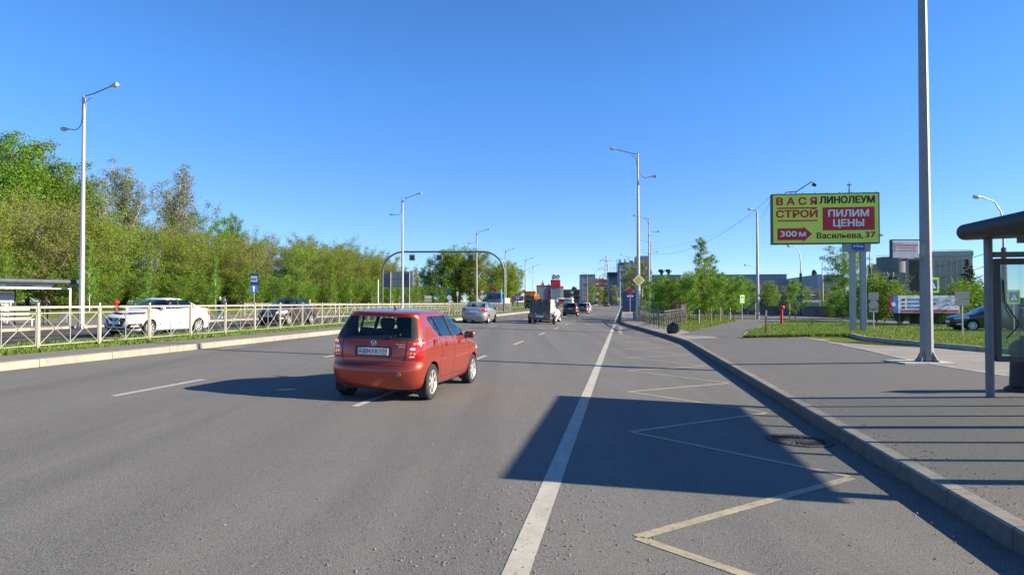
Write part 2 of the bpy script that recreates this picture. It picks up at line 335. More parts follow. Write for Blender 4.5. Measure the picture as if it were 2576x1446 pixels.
# ---------------------------------------------------------------- ground, roads, kerbs
ASPH = asphalt('road_asphalt', .13, 1.05, dirt=(2.05, 2.8)); ASPH2 = asphalt('platform_asphalt', .12, 1.06, False, .6, dirt=(3.75, 2.98)); ASPH_D = asphalt('dark_asphalt', .045, 1.0)
LINE = paintline('white_line_paint', (.53, .505, .44), .12, .02); LINE2 = paintline('worn_yellow_paint', (.45, .39, .27), .13, .11)
KERB = kerbstone('kerb_concrete', (.37, .345, .28), 2.05, (.22, .2, .16)); KERB2 = kerbstone('grey_kerb_concrete', (.3, .28, .245), 1.0, (.14, .13, .11))
SLABS = kerbstone('paving_slabs', (.38, .35, .31), .5, (.25, .23, .2)); PAVE = kerbstone('dusty_path', (.2, .19, .175), 40, (.28, .25, .21))
GRASS = grassmat('grass_ground', (.08, .125, .018), (.13, .19, .03), (.19, .22, .06), (.24, .2, .12))
GRASSM = grassmat('median_grass', (.075, .13, .018), (.12, .19, .028), (.19, .22, .06), (.28, .23, .16))
VS = np.concatenate([np.arange(-40, 0, 4.0), np.arange(0, 60, 1.0), np.arange(60, 140, 4.0), np.arange(140, 440, 20.0), [440]])
def strip(name, us, mat, v0=-40, v1=440, dz=0.0, kind='structure', zf=None, label=None, cat=None):
    """us: list of functions of v (or numbers): the u of each longitudinal edge; zf(X, Y) overrides the terrain"""
    vv = [v for v in VS if v0 < v < v1]; vv = [v0] + vv + [v1]; mb = MB(); n = len(us); vs = []
    for v in vv:
        for k, u in enumerate(us):
            uu = u(v) if callable(u) else u; X = uu + SK * v
            vs.append((X, v, (zf(k, uu, v) if zf else zt(X, v)) + dz))
    mb.add(vs, [[i * n + k, i * n + k + 1, (i + 1) * n + k + 1, (i + 1) * n + k] for i in range(len(vv) - 1) for k in range(n - 1)])
    o = mb.build(name, mat); return tag(o, label, cat, None, kind)
E = 1e-3
strip('road', [UL, -9, -5, -1, lambda v: min(2, uK(v) - .1), lambda v: uK(v) - E], ASPH, zf=lambda k, u, v: road_z(u))
strip('opposite_road', [lambda v: uL(v) + E, -26, -22, -17 - E], ASPH_D, zf=lambda k, u, v: opp_z(u))
strip('median_grass', [-17.0, -16, -14.4, -13.7], GRASSM, zf=lambda k, u, v: med_z(u))
strip('median_path', [-13.7, -13, -12.55], PAVE, zf=lambda k, u, v: med_z(u) + .003)
def kerb(name, uf, side, mat, ztop, zbot, wid, v0=-40, v1=440, face=None):
    f = uf if callable(uf) else (lambda v: uf)
    offs = [0, .012, .03, wid, wid]; zz = [0, 1, 1, 1, 1]
    us = [(lambda v, o=o: f(v) + side * o) for o in offs]
    def zf(k, u, v):
        a, b = zbot(f(v)), ztop(f(v), v)
        return [a - .1, b - .018, b, b + .002, a - .1][k]
    o = strip(name, us, mat, v0, v1, 0, 'structure', zf)
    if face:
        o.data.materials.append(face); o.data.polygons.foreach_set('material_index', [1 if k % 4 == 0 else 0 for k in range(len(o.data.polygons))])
    return o
kerb('median_kerb', UL, -1, KERB, lambda u, v: med_z(UL) + .01, road_z, .3)
kerb('opposite_median_kerb', -17, 1, KERB, lambda u, v: med_z(-17) + .012, opp_z, .2)
kerb('platform_kerb', uL, -1, KERB, lambda u, v: left_z(0) + .02, opp_z, .25)
kerb('bus_bay_kerb', uK, 1, KERB2, lambda u, v: right_z(0, v) + .012, road_z, .17, face=kerbstone('splashed_kerb_face', (.16, .15, .13), 1.0, (.08, .072, .06)))  # road-side face gets a darker concrete colour than the kerb top
# right pavement: asphalt bus platform, then slabs along the fence
def uP(v): return lerp(v, [(-40, 8), (10, 8.0), (14, 7.95), (17, 7.55), (29, 7.9), (30, 7.9)])
strip('bus_platform', [lambda v: uK(v) + .16, lambda v: uK(v) + 1.5, lambda v: uK(v) + 3.4, uP], ASPH2, -40, 30, .008)
strip('slab_path', [lambda v: uK(v) + .16, lambda v: uK(v) + .9, lambda v: uK(v) + 1.75], SLABS, 30, 440, .006)
def zpoly(name, pts, mat, dz, kind='structure', n=1):
    bm = bmesh.new(); vs = [bm.verts.new((x, y, 0)) for x, y in pts]; bm.faces.new(vs)
    bmesh.ops.triangulate(bm, faces=bm.faces)
    for _ in range(n):
        bmesh.ops.subdivide_edges(bm, edges=[e for e in bm.edges if e.calc_length() > 3], cuts=1); bmesh.ops.triangulate(bm, faces=bm.faces)
    for v in bm.verts: v.co.z = zt(v.co.x, v.co.y) + dz
    bmesh.ops.recalc_face_normals(bm, faces=bm.faces)
    me = bpy.data.meshes.new(name); bm.to_mesh(me); bm.free(); me.materials.append(mat); return tag(link(name, me), None, None, None, kind)
def G(x, y):                                            # photo pixel -> point of the terrain
    Y = 30.0
    for _ in range(40):
        d = at(x, y, 1.0); z = zt(d.x * Y, Y); Y = .5 * Y + .5 * min(400, max(2, (CAMZ - z) / max(1e-4, CAMZ - d.z)))
    return Vector((d.x * Y, Y, zt(d.x * Y, Y)))
# lit paver strip between platform and lawn, path, side street
ED = [(uP(v) + SK * v, v) for v in (5, 10, 14, 17, 23, 30)]
zpoly('paver_strip', ED + [(15.2, 30.5), (14.2, 27.2), (14.6, 21.4), (16, 15), (18, 9), (20, 5)], kerbstone('pavers', (.3, .28, .25), .6, (.42, .4, .36)), .002, n=3)
zpoly('footpath', [(7.7, 30), (10.0, 30), (10.3, 30.9), (12.7, 37), (17.7, 47.5), (22, 55), (24.5, 62.5), (20.7, 64), (18, 55), (13.5, 45), (9.5, 36.5), (8.2, 33.5), (7.6, 32)], ASPH2, .012, n=3)
STREET = [(60, 24), (40, 33.5), (29.5, 40), (26.6, 47), (25, 54), (24.5, 63), (21, 70), (14, 82), (15, 92), (24, 82), (31, 78), (31.5, 66), (31.5, 56), (34.5, 47.5), (44, 41), (64, 31)]
zpoly('side_street', STREET, asphalt('street_asphalt', .13, 1.06, False), .015, n=3)
def ground():
    xs = np.concatenate([np.linspace(-1500, -220, 10), np.linspace(-200, 200, 81), np.linspace(220, 1500, 10)])
    ys = np.concatenate([np.arange(-60, 260, 5.0), np.arange(260, 500, 20.0), [520, 600, 800, 1200, 2000, 3500]])
    def zg(X, Y):
        u = X - SK * Y; d = uL(Y) - u
        if d > 6.5: return left_z(d) - .01
        if u > uK(Y) + 6: return right_z(u - uK(Y), Y) - .02
        if 440 < Y: return -.15
        return -.5
    V = [(x + SK * min(y, 440), y, zg(x + SK * min(y, 440), y)) for y in ys for x in xs]; n = len(xs)
    F = [[j * n + i, j * n + i + 1, (j + 1) * n + i + 1, (j + 1) * n + i] for j in range(len(ys) - 1) for i in range(n - 1)]
    tag(link('ground', fast_mesh('ground', V, F, GRASS)), None, None, None, 'structure')
ground()
strip('left_platform', [lambda v: uL(v) - 6.7, lambda v: uL(v) - 4, lambda v: uL(v) - .25], asphalt('left_platform_asphalt', .14, 1.08, False), -40, 72, .004)
strip('left_verge', [lambda v: uL(v) - 9, lambda v: uL(v) - 6.7], GRASS, -40, 72, .0)
strip('far_left_verge', [lambda v: uL(v) - 9, lambda v: uL(v) - 4, lambda v: uL(v) - 2, lambda v: uL(v) - .25], GRASSM, 72, 440, .002)
strip('right_verge', [lambda v: uK(v) + 1.75, lambda v: uK(v) + 3.5, lambda v: uK(v) + 6.5], GRASS, 33, 440, .0)
zpoly('lawn', [(10.0, 29.98), (13.0, 29.98), (15.1, 30.6), (14.3, 27.4), (14.8, 21.6), (16.2, 15), (18.2, 9), (24, 9), (60, 23), (40, 33), (29, 39.6), (26, 47), (24.6, 54), (24.2, 61), (22.1, 54.8), (17.8, 47.3), (12.8, 36.9), (10.4, 30.9)], GRASS, .005, n=5)
def edging(name, pts, h, w_, mat):
    mb = MB()
    for (x0, y0), (x1, y1) in zip(pts[:-1], pts[1:]):
        a = Vector((x0, y0, 0)); b = Vector((x1, y1, 0)); L = (b - a).length; n = max(1, round(L)); d = (b - a) / n
        for i in range(n):
            p = a + d * (i + .5); z = zt(p.x, p.y) + h / 2 - .03 + random.uniform(-.006, .006)
            mb.box((p.x, p.y, z), (d.length - .012, w_, h + .06), 0, Matrix.Rotation(math.atan2(d.y, d.x), 3, 'Z'), .012)
    return tag(mb.build(name, mat, None, True), None, None, None, 'structure')
edging('platform_edging', [(uP(v) + SK * v, v) for v in (4, 10, 14, 17, 23, 29.9)], .02, .09, mat('pale_concrete', (.5, .47, .41), .85, 0, .15, 4, .3))
edging('lawn_kerb', [(20, 6.5), (18.1, 9), (16.2, 15), (14.7, 21.5), (14.2, 27.3), (15.1, 30.4)], .15, .16, CONC)
edging('path_edging', [(10.25, 30.6), (12.75, 36.9), (17.75, 47.4), (22.05, 54.9)], .018, .09, MATS['pale_concrete'])
edging('street_kerb', [(40, 33.3), (29.4, 39.8), (26.4, 47), (24.8, 54), (24.2, 62)], .1, .16, MATS['pale_concrete'])
edging('far_street_kerb', [(64, 31.2), (44, 41.2), (34.7, 47.7), (31.7, 56), (31.7, 66)], .16, .16, CONC)
# ---------------------------------------------------------------- markings
def marks(name, quads, mat, label=None):
    mb = MB()
    for q in quads:
        mb.add([(X, Y, road_z(X - SK * Y) + .004) for X, Y in q], [[0, 1, 2, 3]])
    return tag(mb.build(name, mat), None, None, None, 'structure')
def seg(u0, v0, u1, v1, wd):
    a = Vector((u0 + SK * v0, v0)); b = Vector((u1 + SK * v1, v1)); d = (b - a).normalized(); n = Vector((-d.y, d.x)) * wd / 2
    return [a - n, b - n, b + n, a + n]
q = []
for v in np.arange(-20, 52, 1.5): q.append(seg(-.68, v, -.68, v + 1.5, .17))
for v in np.arange(57, 400, 6): q.append(seg(-.75, v, -.75, v + 6, .15))
marks('edge_line_marking', q, LINE)
q = []
for k in range(0, 50):
    v = 10.5 + 7.6 * k; q.append(seg(-4.12, v, -4.12, v + 2.4, .12)); q.append(seg(-8.05, v + .3, -8.05, v + 2.6, .12))
for i in range(5): q.append(seg(-.12, 37 + i * 2.1, -.2 - .02 * i, 38.2 + i * 2.1, .22))
for v in np.arange(-20, 300, 10): q.append(seg(-11.75, v, -11.75, v + 1.1, .07))
marks('lane_dash_marking', q, LINE)
q = []
for k in range(-2, 8):
    v = 5.05 + 4.07 * k; q += [seg(.1, v, 2.32, v + 1.95, .1), seg(2.32, v + 2.0, .1, v + 4.05, .1)]
marks('zigzag_marking', q, LINE2)
mb = MB()
for u in (-25.3, -28.2):
    for v in np.arange(8, 62, 2): mb.add([(u + du + SK * vv, vv, opp_z(u) + .006) for du, vv in ((-.08, v), (.08, v), (.08, v + 2), (-.08, v + 2))], [[0, 1, 2, 3]])
for v in np.arange(8, 200, 8): mb.add([(-21.5 + du + SK * vv, vv, opp_z(-21.5) + .006) for du, vv in ((-.06, v), (.06, v), (.06, v + 2.5), (-.06, v + 2.5))], [[0, 1, 2, 3]])
tag(mb.build('opposite_road_marking', LINE), None, None, None, 'structure')
# drain grate in the bus bay, set nearly flush
dg = G(2010, 1108); mb = MB()
mb.lathe([(.42, 0), (.42, .012), (.33, .014), (.33, -.02), (.0, -.02)], 32)
t_ = thing('drain_cover', 'round cast iron drain cover with radial slots set in the bus bay', 'drain cover', dg - Vector((0, 0, .003)))
t_.rotation_euler = (0, math.atan(.03), 0)
mb.build('frame', mat('cast_iron', (.06, .055, .05), .75, .2, .3, 20, .3, 40), t_, True)
mb = MB(); mb.lathe([(.0, .014), (.05, .014), (.05, -.005)], 16)
for k in range(22):
    a = 2 * PI * k / 22; mb.box((math.cos(a) * .19, math.sin(a) * .19, .005), (.27, .024, .018), 0, Matrix.Rotation(a + .16, 3, 'Z'))
mb.build('grate', MATS['cast_iron'], t_)
# loose grit along the line and on the road
def grit():
    V, F, B = [], [], []
    base = np.array([(1, 0, -.5), (-.5, .87, -.5), (-.5, -.87, -.5), (.2, .1, .9)])
    def put(X, Y, s, z):
        a = random.uniform(0, 6.28); c, d = math.cos(a), math.sin(a); b = len(V)
        for p in base:
            q = p * s * np.array([1, random.uniform(.6, 1.1), .7]); V.append((X + q[0] * c - q[1] * d, Y + q[0] * d + q[1] * c, z + q[2] + s * .25))
        F.extend([[b, b + 2, b + 1], [b, b + 1, b + 3], [b + 1, b + 2, b + 3], [b + 2, b, b + 3]])
    for _ in range(3400):
        v = 3.6 + random.random() ** 1.6 * 9; u = random.gauss(-.9, .5) if random.random() < .75 else random.uniform(-3.5, 2.6)
        X = u + SK * v; put(X, v, random.choice([.004, .005, .006, .007, .009, .011, .015]), road_z(u))
    for _ in range(2200):
        v = random.uniform(4, 26); u = random.choice([uK(v) - abs(random.gauss(0, .18)), uK(v) + .17 + abs(random.gauss(0, .25))]); X = u + SK * v
        put(X, v, random.uniform(.004, .013), zt(X, v) + .01)
    tag(link('gravel', fast_mesh('gravel', V, F, mat('grit', (.2, .19, .18), .9, 0, .5, 9))), None, None, None, 'stuff')
grit()
# ---------------------------------------------------------------- grass blades
BLADE = leafmat('grass_blades', [(.08, .15, .015), (.13, .23, .025), (.19, .28, .04), (.3, .3, .1)], .3, 0)
def blades(name, pts, hfun, wid=.012):
    n = len(pts); P = np.array(pts); a = rng.uniform(0, 2 * PI, n); h = np.array([hfun(p) for p in pts]) * rng.uniform(.5, 1.3, n)
    dx = np.cos(a); dy = np.sin(a); lean = rng.normal(0, .35, (n, 2)) * h[:, None]; wd = wid * rng.uniform(.7, 1.5, n) * (.5 + h / .12)
    V = np.zeros((n, 3, 3)); V[:, 0] = P + np.stack([dx * wd, dy * wd, -.02 + 0 * a], 1); V[:, 1] = P - np.stack([dx * wd, dy * wd, .02 + 0 * a], 1)
    V[:, 2] = P + np.concatenate([lean, h[:, None]], 1)
    tag(link(name, fast_mesh(name, V.reshape(-1, 3), np.arange(3 * n).reshape(-1, 3), BLADE)), None, None, None, 'stuff')
pts = []
for _ in range(52000):
    v = 11 + 62 * random.random() ** 1.5; e = random.random()
    u = -13.75 - .5 * abs(random.gauss(0, .5)) if e < .15 else random.uniform(-16.9, -13.7)
    if math.sin(v * 2.1 + u * 5) + math.sin(v * .7 - u * 3.3) + random.gauss(0, .6) < -.9: continue
    pts.append(tuple(uv(u, v)))
blades('grass', pts, lambda p: .07 + .05 * (math.sin(p[1] * 1.7) > .6))
from mathutils.geometry import intersect_point_tri_2d
def inpoly(x, y, P):
    c = False; j = len(P) - 1
    for i in range(len(P)):
        if (P[i][1] > y) != (P[j][1] > y) and x < (P[j][0] - P[i][0]) * (y - P[i][1]) / (P[j][1] - P[i][1]) + P[i][0]: c = not c
        j = i
    return c
LAWN = [(10.1, 30.05), (13.0, 30.05), (15.1, 30.6), (14.4, 27.4), (15, 21.6), (16.4, 15), (20, 12), (34, 33), (29, 39.4), (26, 47), (24.4, 54), (24, 60), (22.2, 54.8), (17.9, 47.3), (12.9, 36.9), (10.5, 30.9)]
pts = []
while len(pts) < 46000:
    x, y = random.uniform(10, 34), random.uniform(12, 60)
    if inpoly(x, y, LAWN): pts.append((x, y, zt(x, y) + .035))
for _ in range(9000):                                  # longer fringe beside the platform end and over the lawn kerb
    k = random.random(); a, b = random.choice([((10.1, 30.02), (13.0, 30.02)), ((13.0, 30.3), (15.1, 30.6)), ((14.4, 27), (14.9, 21.5)), ((14.9, 21.5), (16.5, 15))]); x, y = a[0] + (b[0] - a[0]) * k + random.uniform(.02, .35), a[1] + (b[1] - a[1]) * k + random.uniform(0, .3)
    pts.append((x, y, zt(x, y) + .035))
blades('grass', pts, lambda p: .07 if p[1] > 33 or p[0] > 16 else .13)
pts = []
for _ in range(30000):
    v = random.uniform(33, 75); u = uK(v) + 1.8 + random.random() * 9; X = u + SK * v
    if inpoly(X, v, [(7.6, 30), (10.0, 30), (10.3, 30.9), (12.7, 37), (17.7, 47.5), (22, 55), (24.5, 62.5), (24.5, 66), (20.7, 66), (18, 55), (13.5, 45), (9.5, 36.5), (8.0, 33)]): continue
    pts.append((X, v, zt(X, v)))
blades('grass', pts, lambda p: .1)
# ---------------------------------------------------------------- cars
def keyed(tab, z): return float(np.interp(z, [t[0] for t in tab], [t[1] for t in tab]))
class Spec:
    """body as horizontal slices: at height z the rear end yr, front end yf, half width w; p, c shape the plan corners"""
    def __init__(s, L, H, yr, yf, w, cr, cf, pr, pf, zs): s.L, s.H, s.yr, s.yf, s.w, s.cr, s.cf, s.pr, s.pf, s.zs = L, H, yr, yf, w, cr, cf, pr, pf, zs
    def ring(s, z, d=0.0, ymax=None, n1=9, n2=16):
        yr = keyed(s.yr, z) + d; yf = keyed(s.yf, z) - d
        if ymax: yf = min(yf, ymax)
        w = max(.02, keyed(s.w, z) - d); zz = z - d * min(1, max(0, (z - .62) / .25)); L = s.L
        cr = min(keyed(s.cr, z), .45 * (yf - yr)); cf = min(keyed(s.cf, z), .45 * (yf - yr)); pr = keyed(s.pr, z); pf = keyed(s.pf, z); q = 2.0; h = []
        for k in range(n1 + 1):
            a = PI / 2 * k / n1; h.append((w * math.sin(a) ** (2 / pr), yr + cr * (1 - math.cos(a) ** (2 / q))))
        for k in range(1, n2): h.append((w, yr + cr + (yf - cf - yr - cr) * k / n2))
        for k in range(n1, -1, -1):
            a = PI / 2 * k / n1; h.append((w * math.sin(a) ** (2 / pf), yf - cf * (1 - math.cos(a) ** (2 / q))))
        o = []
        for x, y in h:
            t = 1 - .055 * max(0, (1.1 - y) / 1.1) ** 2 - .075 * max(0, (y - (L - 1.3)) / 1.3) ** 2; o.append((x * t, y, zz))
        return o + [(-x, y, zz) for x, y, zz in o[-2:0:-1]]
    def shell(s, d=0.0, z0=None, z1=None, ymax=None, flip=False):
        zs = [z for z in s.zs if (z0 is None or z > z0) and (z1 is None or z < z1)]
        if z0 is not None: zs = [z0] + zs
        if z1 is not None: zs = zs + [z1]
        rings = [s.ring(z, d, ymax) for z in zs]; n = len(rings[0]); V = [p for r in rings for p in r]
        F = [[i * n + k, i * n + (k + 1) % n, (i + 1) * n + (k + 1) % n, (i + 1) * n + k] for i in range(len(rings) - 1) for k in range(n)]
        m = n // 2                                        # caps as quad strips
        for b, rev in ((0, True), ((len(rings) - 1) * n, False)):
            for k in range(m):
                f = [b + k, b + k + 1, b + (n - k - 1) % n, b + (n - k) % n]; f = list(dict.fromkeys(f))
                if len(f) > 2: F.append(f[::-1] if rev else f)
        if flip: F = [f[::-1] for f in F]
        return V, F
def raw(name, V, F, mats, mi=None):
    me = bpy.data.meshes.new(name); me.from_pydata(V, [], F)
    for m in mats: me.materials.append(m)
    if mi: me.polygons.foreach_set('material_index', mi)
    return me
def boolean(me, ops):
    """ops: list of (mesh, 'DIFFERENCE' / 'INTERSECT')"""
    o = link('tmp', me); tmp = []
    for m2, kind in ops:
        c = link('tmpc', m2); tmp.append(c); md = o.modifiers.new('b', 'BOOLEAN'); md.object = c; md.operation = kind; md.solver = 'EXACT'; md.material_mode = 'TRANSFER'
    bpy.context.view_layer.update()
    r = bpy.data.meshes.new_from_object(o.evaluated_get(bpy.context.evaluated_depsgraph_get()))
    for c in [o] + tmp: bpy.data.objects.remove(c)
    return r
def sidef(p, h): return Vector((h, p[0], p[1]))
def endf(p, h): return Vector((p[0], h, p[1]))
def topf(p, h): return Vector((p[0], p[1], h))
def rounded(poly, r, n=4):
    out = []; N = len(poly)
    for i in range(N):
        p = Vector(poly[i]); a = Vector(poly[i - 1]) - p; b = Vector(poly[(i + 1) % N]) - p; k = min(r, a.length * .45, b.length * .45)
        pa = p + a.normalized() * k; pb = p + b.normalized() * k
        for j in range(n + 1):
            t = j / n; out.append(tuple(pa * (1 - t) ** 2 + p * 2 * t * (1 - t) + pb * t * t))
    return out
def prism_mesh(poly, f, a, b, m): return MB().prism(poly, f, a, b).mesh('cut', m)
def stroke(pts, wd):
    pts = [Vector(p) for p in pts]; l, r = [], []
    for i, p in enumerate(pts):
        t = (pts[min(i + 1, len(pts) - 1)] - pts[max(0, i - 1)]).normalized(); n = Vector((-t.y, t.x)) * wd / 2; l.append(tuple(p + n)); r.append(tuple(p - n))
    return l + r[::-1]
class Patcher:
    def __init__(s, spec): s.sp = spec; s.c = {}
    def thin(s, do, di):
        if (do, di) not in s.c:
            V, F = s.sp.shell(do); V2, F2 = s.sp.shell(di, flip=True); b = len(V); s.c[(do, di)] = (V + V2, F + [[b + i for i in f] for f in F2])
        return s.c[(do, di)]
    def patch(s, name, parent, poly, f, a, b, m, do=-.003, di=.008, smooth=True, extra=None):
        V, F = s.thin(do, di); me = raw(name, V, F, [m]); me = boolean(me, [(prism_mesh(poly, f, a, b, m), 'INTERSECT')] + (extra or []))
        me.name = name; me.materials.clear(); me.materials.append(m)
        if smooth and len(me.polygons): sm(me, 30)
        return link(name, me, parent)
INTERIOR = mat('car_interior', (.03, .03, .032), .8, 0, .2, 6)
SEATM = mat('seat_fabric', (.035, .035, .04), .9, 0, .25, 20)
PLATE = mat('plate_white', (.72, .72, .72), .4, 0, .03, 5); INK = mat('black_ink', (.012, .012, .013), .5, 0, .1, 5)
def wheel_meshes(r, wd, spokes, rim_mat, rr):
    M = Matrix.Rotation(PI / 2, 4, 'Y'); mb = MB(); w2 = wd / 2
    prof = [(rr - .012, -w2 * .8), (rr, -w2), (r * .93, -w2), (r * .985, -w2 * .82), (r, -w2 * .6)]
    for k in (-.32, 0, .32): prof += [(r, (k - .07) * wd), (r - .008, (k - .06) * wd), (r - .008, (k + .06) * wd), (r, (k + .07) * wd)]
    prof += [(r, w2 * .6), (r * .985, w2 * .82), (r * .93, w2), (rr, w2), (rr - .012, w2 * .8)]
    mb.lathe(prof, 40, M); ty = mb.mesh('wheel', RUBBER, True, 30)
    mb = MB(); mb.lathe([(rr - .002, w2 * .96), (rr - .012, w2 * .99), (rr - .03, w2 * .8), (rr - .035, -w2 * .6)], 36, M, 0, False)
    mb.lathe([(rr - .03, -w2 * .1), (.0, -w2 * .1)], 36, M, 1)
    mb.lathe([(.068, w2 * .3), (.068, w2 * .84), (.05, w2 * .92), (0, w2 * .92)], 20, M)
    for k in range(spokes):
        a = 2 * PI * k / spokes; Rm = Matrix.Rotation(a, 3, 'X')
        poly = [(.04, -.032), (.04, .032), (rr * .6, .024), (rr - .02, .036), (rr - .02, -.036), (rr * .6, -.024)]
        mb.prism(poly, lambda p, h: Rm @ Vector((h, p[1], p[0])), w2 * .45, w2 * .86)
    return ty, mb.mesh('rim', [rim_mat, BLACK], True, 30)
def seat(mb, x, y, z):
    mb.box((x, y, z), (.5, .5, .16), 0, None, .06); mb.box((x, y - .27, z + .32), (.48, .15, .62), 0, Matrix.Rotation(R(14), 3, 'X'), .06); mb.box((x, y - .37, z + .72), (.27, .1, .19), 0, Matrix.Rotation(R(10), 3, 'X'), .045)
def text_plate(parent, y, z, s, reg, face, wd=.52, full=True):
    """number plate of white enamel with black characters, at the rear (face -1) or the front (face +1)"""
    p = MB().box((0, y, z), (wd, .012, .112), 0, None, .004).build('number_plate', PLATE, parent)
    ro = (PI / 2, 0, 0 if face < 0 else PI)
    if not full: return p
    text(s, .108, INK, 'registration', p, (face * .075, y + face * .007, z - .002), ro, 0, width=.345, ext=.001)
    text(reg, .08, INK, 'region_code', p, (.19 if face < 0 else -.19, y + face * .007, z + .014), ro, 0, width=.11, ext=.001)
    text('RUS', .03, INK, 'country_code', p, (.175 if face < 0 else -.175, y + face * .007, z - .04), ro, 0, width=.05, ext=.001)
    fl = MB()
    for i, _ in enumerate((0, 1, 2)): fl.box(((.215 if face < 0 else -.215), y + face * .0066, z - .031 - i * .007), (.03, .001, .006), i)
    fl.build('flag', [PLATE, BLUE_S, RED], p)
    MB().box((.118 if face < 0 else -.118, y + face * .0066, z), (.003, .001, .1)).build('divider', INK, p)
    return p
def mirror_pair(car, y, z, xw, m):
    for s in (1, -1):
        mb = MB(); mb.box((s * (xw + .11), y, z), (.2, .11, .14), 0, Matrix.Rotation(s * R(6), 3, 'Z'), .045); mb.box((s * (xw + .01), y + .02, z - .06), (.08, .06, .035), 1, None, .012)
        o = mb.build('side_mirror', [m, BLACK], car, True)
        MB().box((s * (xw + .11), y - .052, z), (.16, .012, .1), 0, Matrix.Rotation(s * R(6), 3, 'Z'), .005).build('mirror_glass', BWIN, o)
def build_car(car, sp, paint, cfg):
    """parts common to every car; local y runs from the tail (0) to the nose"""
    P = Patcher(sp); zb, L = cfg['belt'], sp.L
    V, F = sp.shell(); n = len(F); V2, F2 = sp.shell(.045, cfg['floor'], sp.H - .012, cfg['firewall'], True); b = len(V)
    body = raw('body', V + V2, F + [[b + i for i in f] for f in F2], [paint, INTERIOR], [0] * n + [1] * len(F2))
    ops = []
    for y in (cfg['ra'], cfg['fa']):
        for s in (1, -1):
            c = MB().lathe([(cfg['arch'], -.17), (cfg['arch'], .3)], 32, Matrix.Translation((s * (cfg['hw'] - .06), y, cfg['r'] + .015)) @ Matrix.Rotation(s * PI / 2, 4, 'Y')).mesh('c', BLACK); ops.append((c, 'DIFFERENCE'))
    dlo = rounded(cfg['dlo'], .05); ops.append((prism_mesh(dlo, sidef, -1.5, 1.5, BLACK), 'DIFFERENCE'))
    rw = rounded(cfg['rear_win'], .06); ops.append((prism_mesh(rw, endf, -.5, cfg['rw_y'], BLACK), 'DIFFERENCE'))
    fw = rounded(cfg['front_win'], .06); ops.append((prism_mesh(fw, endf, cfg['fw_y'], L + .5, BLACK), 'DIFFERENCE'))
    me = boolean(body, ops); me.name = 'body'; sm(me, 32); body = link('body', me, car)
    for s, a, b_ in ((1, .2, 1.5), (-1, -1.5, -.2)): P.patch('side_window', car, dlo, sidef, a, b_, CARGLASS, .004, .009)
    P.patch('rear_window', car, rw, endf, -.5, cfg['rw_y'], CARGLASS, .004, .009)
    P.patch('windscreen', car, fw, endf, cfg['fw_y'], L + .5, CARGLASS, .004, .009)
    for a, b_ in ((.2, 1.5), (-1.5, -.2)):
        for pts, wd in cfg['pillars']: P.patch('window_pillar', car, stroke(pts, wd), sidef, a, b_, BLACK, -.001, .02)
        for pts in cfg['shuts']: P.patch('door_gap', car, stroke(pts, .009), sidef, a, b_, BLACK, -.0015, .01)
    ty, rm = wheel_meshes(cfg['r'], cfg['tw'], cfg.get('spokes', 5), ALLOY, cfg['r'] * .68)
    for y in (cfg['ra'], cfg['fa']):
        for s in (1, -1):
            wo = link('wheel', ty, car, (s * (cfg['hw'] - cfg['tw'] / 2 - .012), y, cfg['r'])); wo.rotation_euler = (random.random() * 3 * 0, 0, 0 if s > 0 else PI)
            link('rim', rm, wo)
    mb = MB(); seat(mb, .36, cfg['seat_y'], .5); mb.build('seat', SEATM, car, True); mb = MB(); seat(mb, -.36, cfg['seat_y'], .5); mb.build('seat', SEATM, car, True)
    mb = MB(); mb.box((0, cfg['seat_y'] - .85, .52), (1.2, .5, .16), 0, None, .06); mb.box((0, cfg['seat_y'] - 1.12, .8), (1.2, .15, .5), 0, Matrix.Rotation(R(14), 3, 'X'), .06)
    for x in (-.38, .38): mb.box((x, cfg['seat_y'] - 1.2, 1.1), (.24, .09, .14), 0, None, .04)
    mb.build('rear_seat', SEATM, car, True)
    MB().box((0, cfg['firewall'] - .2, zb - .12), (1.3, .4, .2), 0, None, .08).build('dashboard', INTERIOR, car, True)
    mb = MB(); mb.tube([(-.36 + .18 * math.cos(2 * PI * k / 20), cfg['firewall'] - .5 + .06 * math.sin(2 * PI * k / 20), zb - .02 + .17 * math.sin(2 * PI * k / 20)) for k in range(21)], .014, 6, cap=False); mb.build('steering_wheel', INTERIOR, car, True)
    mirror_pair(car, cfg['mirror'][0], cfg['mirror'][1], cfg['mirror'][2], paint)
    mb = MB(); mb.bb(-.62, .62, .35, L - .4, .17, .27); mb.build('underbody', BLACK, car)
    return P
HZ = [.22, .26, .31, .36, .42, .48, .54, .575, .6, .64, .68, .72, .76, .8, .84, .88, .92, .96, 1.0, 1.04, 1.1, 1.16, 1.22, 1.28, 1.33, 1.37, 1.395, 1.41, 1.425, 1.44, 1.452, 1.464, 1.476, 1.487, 1.494, 1.498]
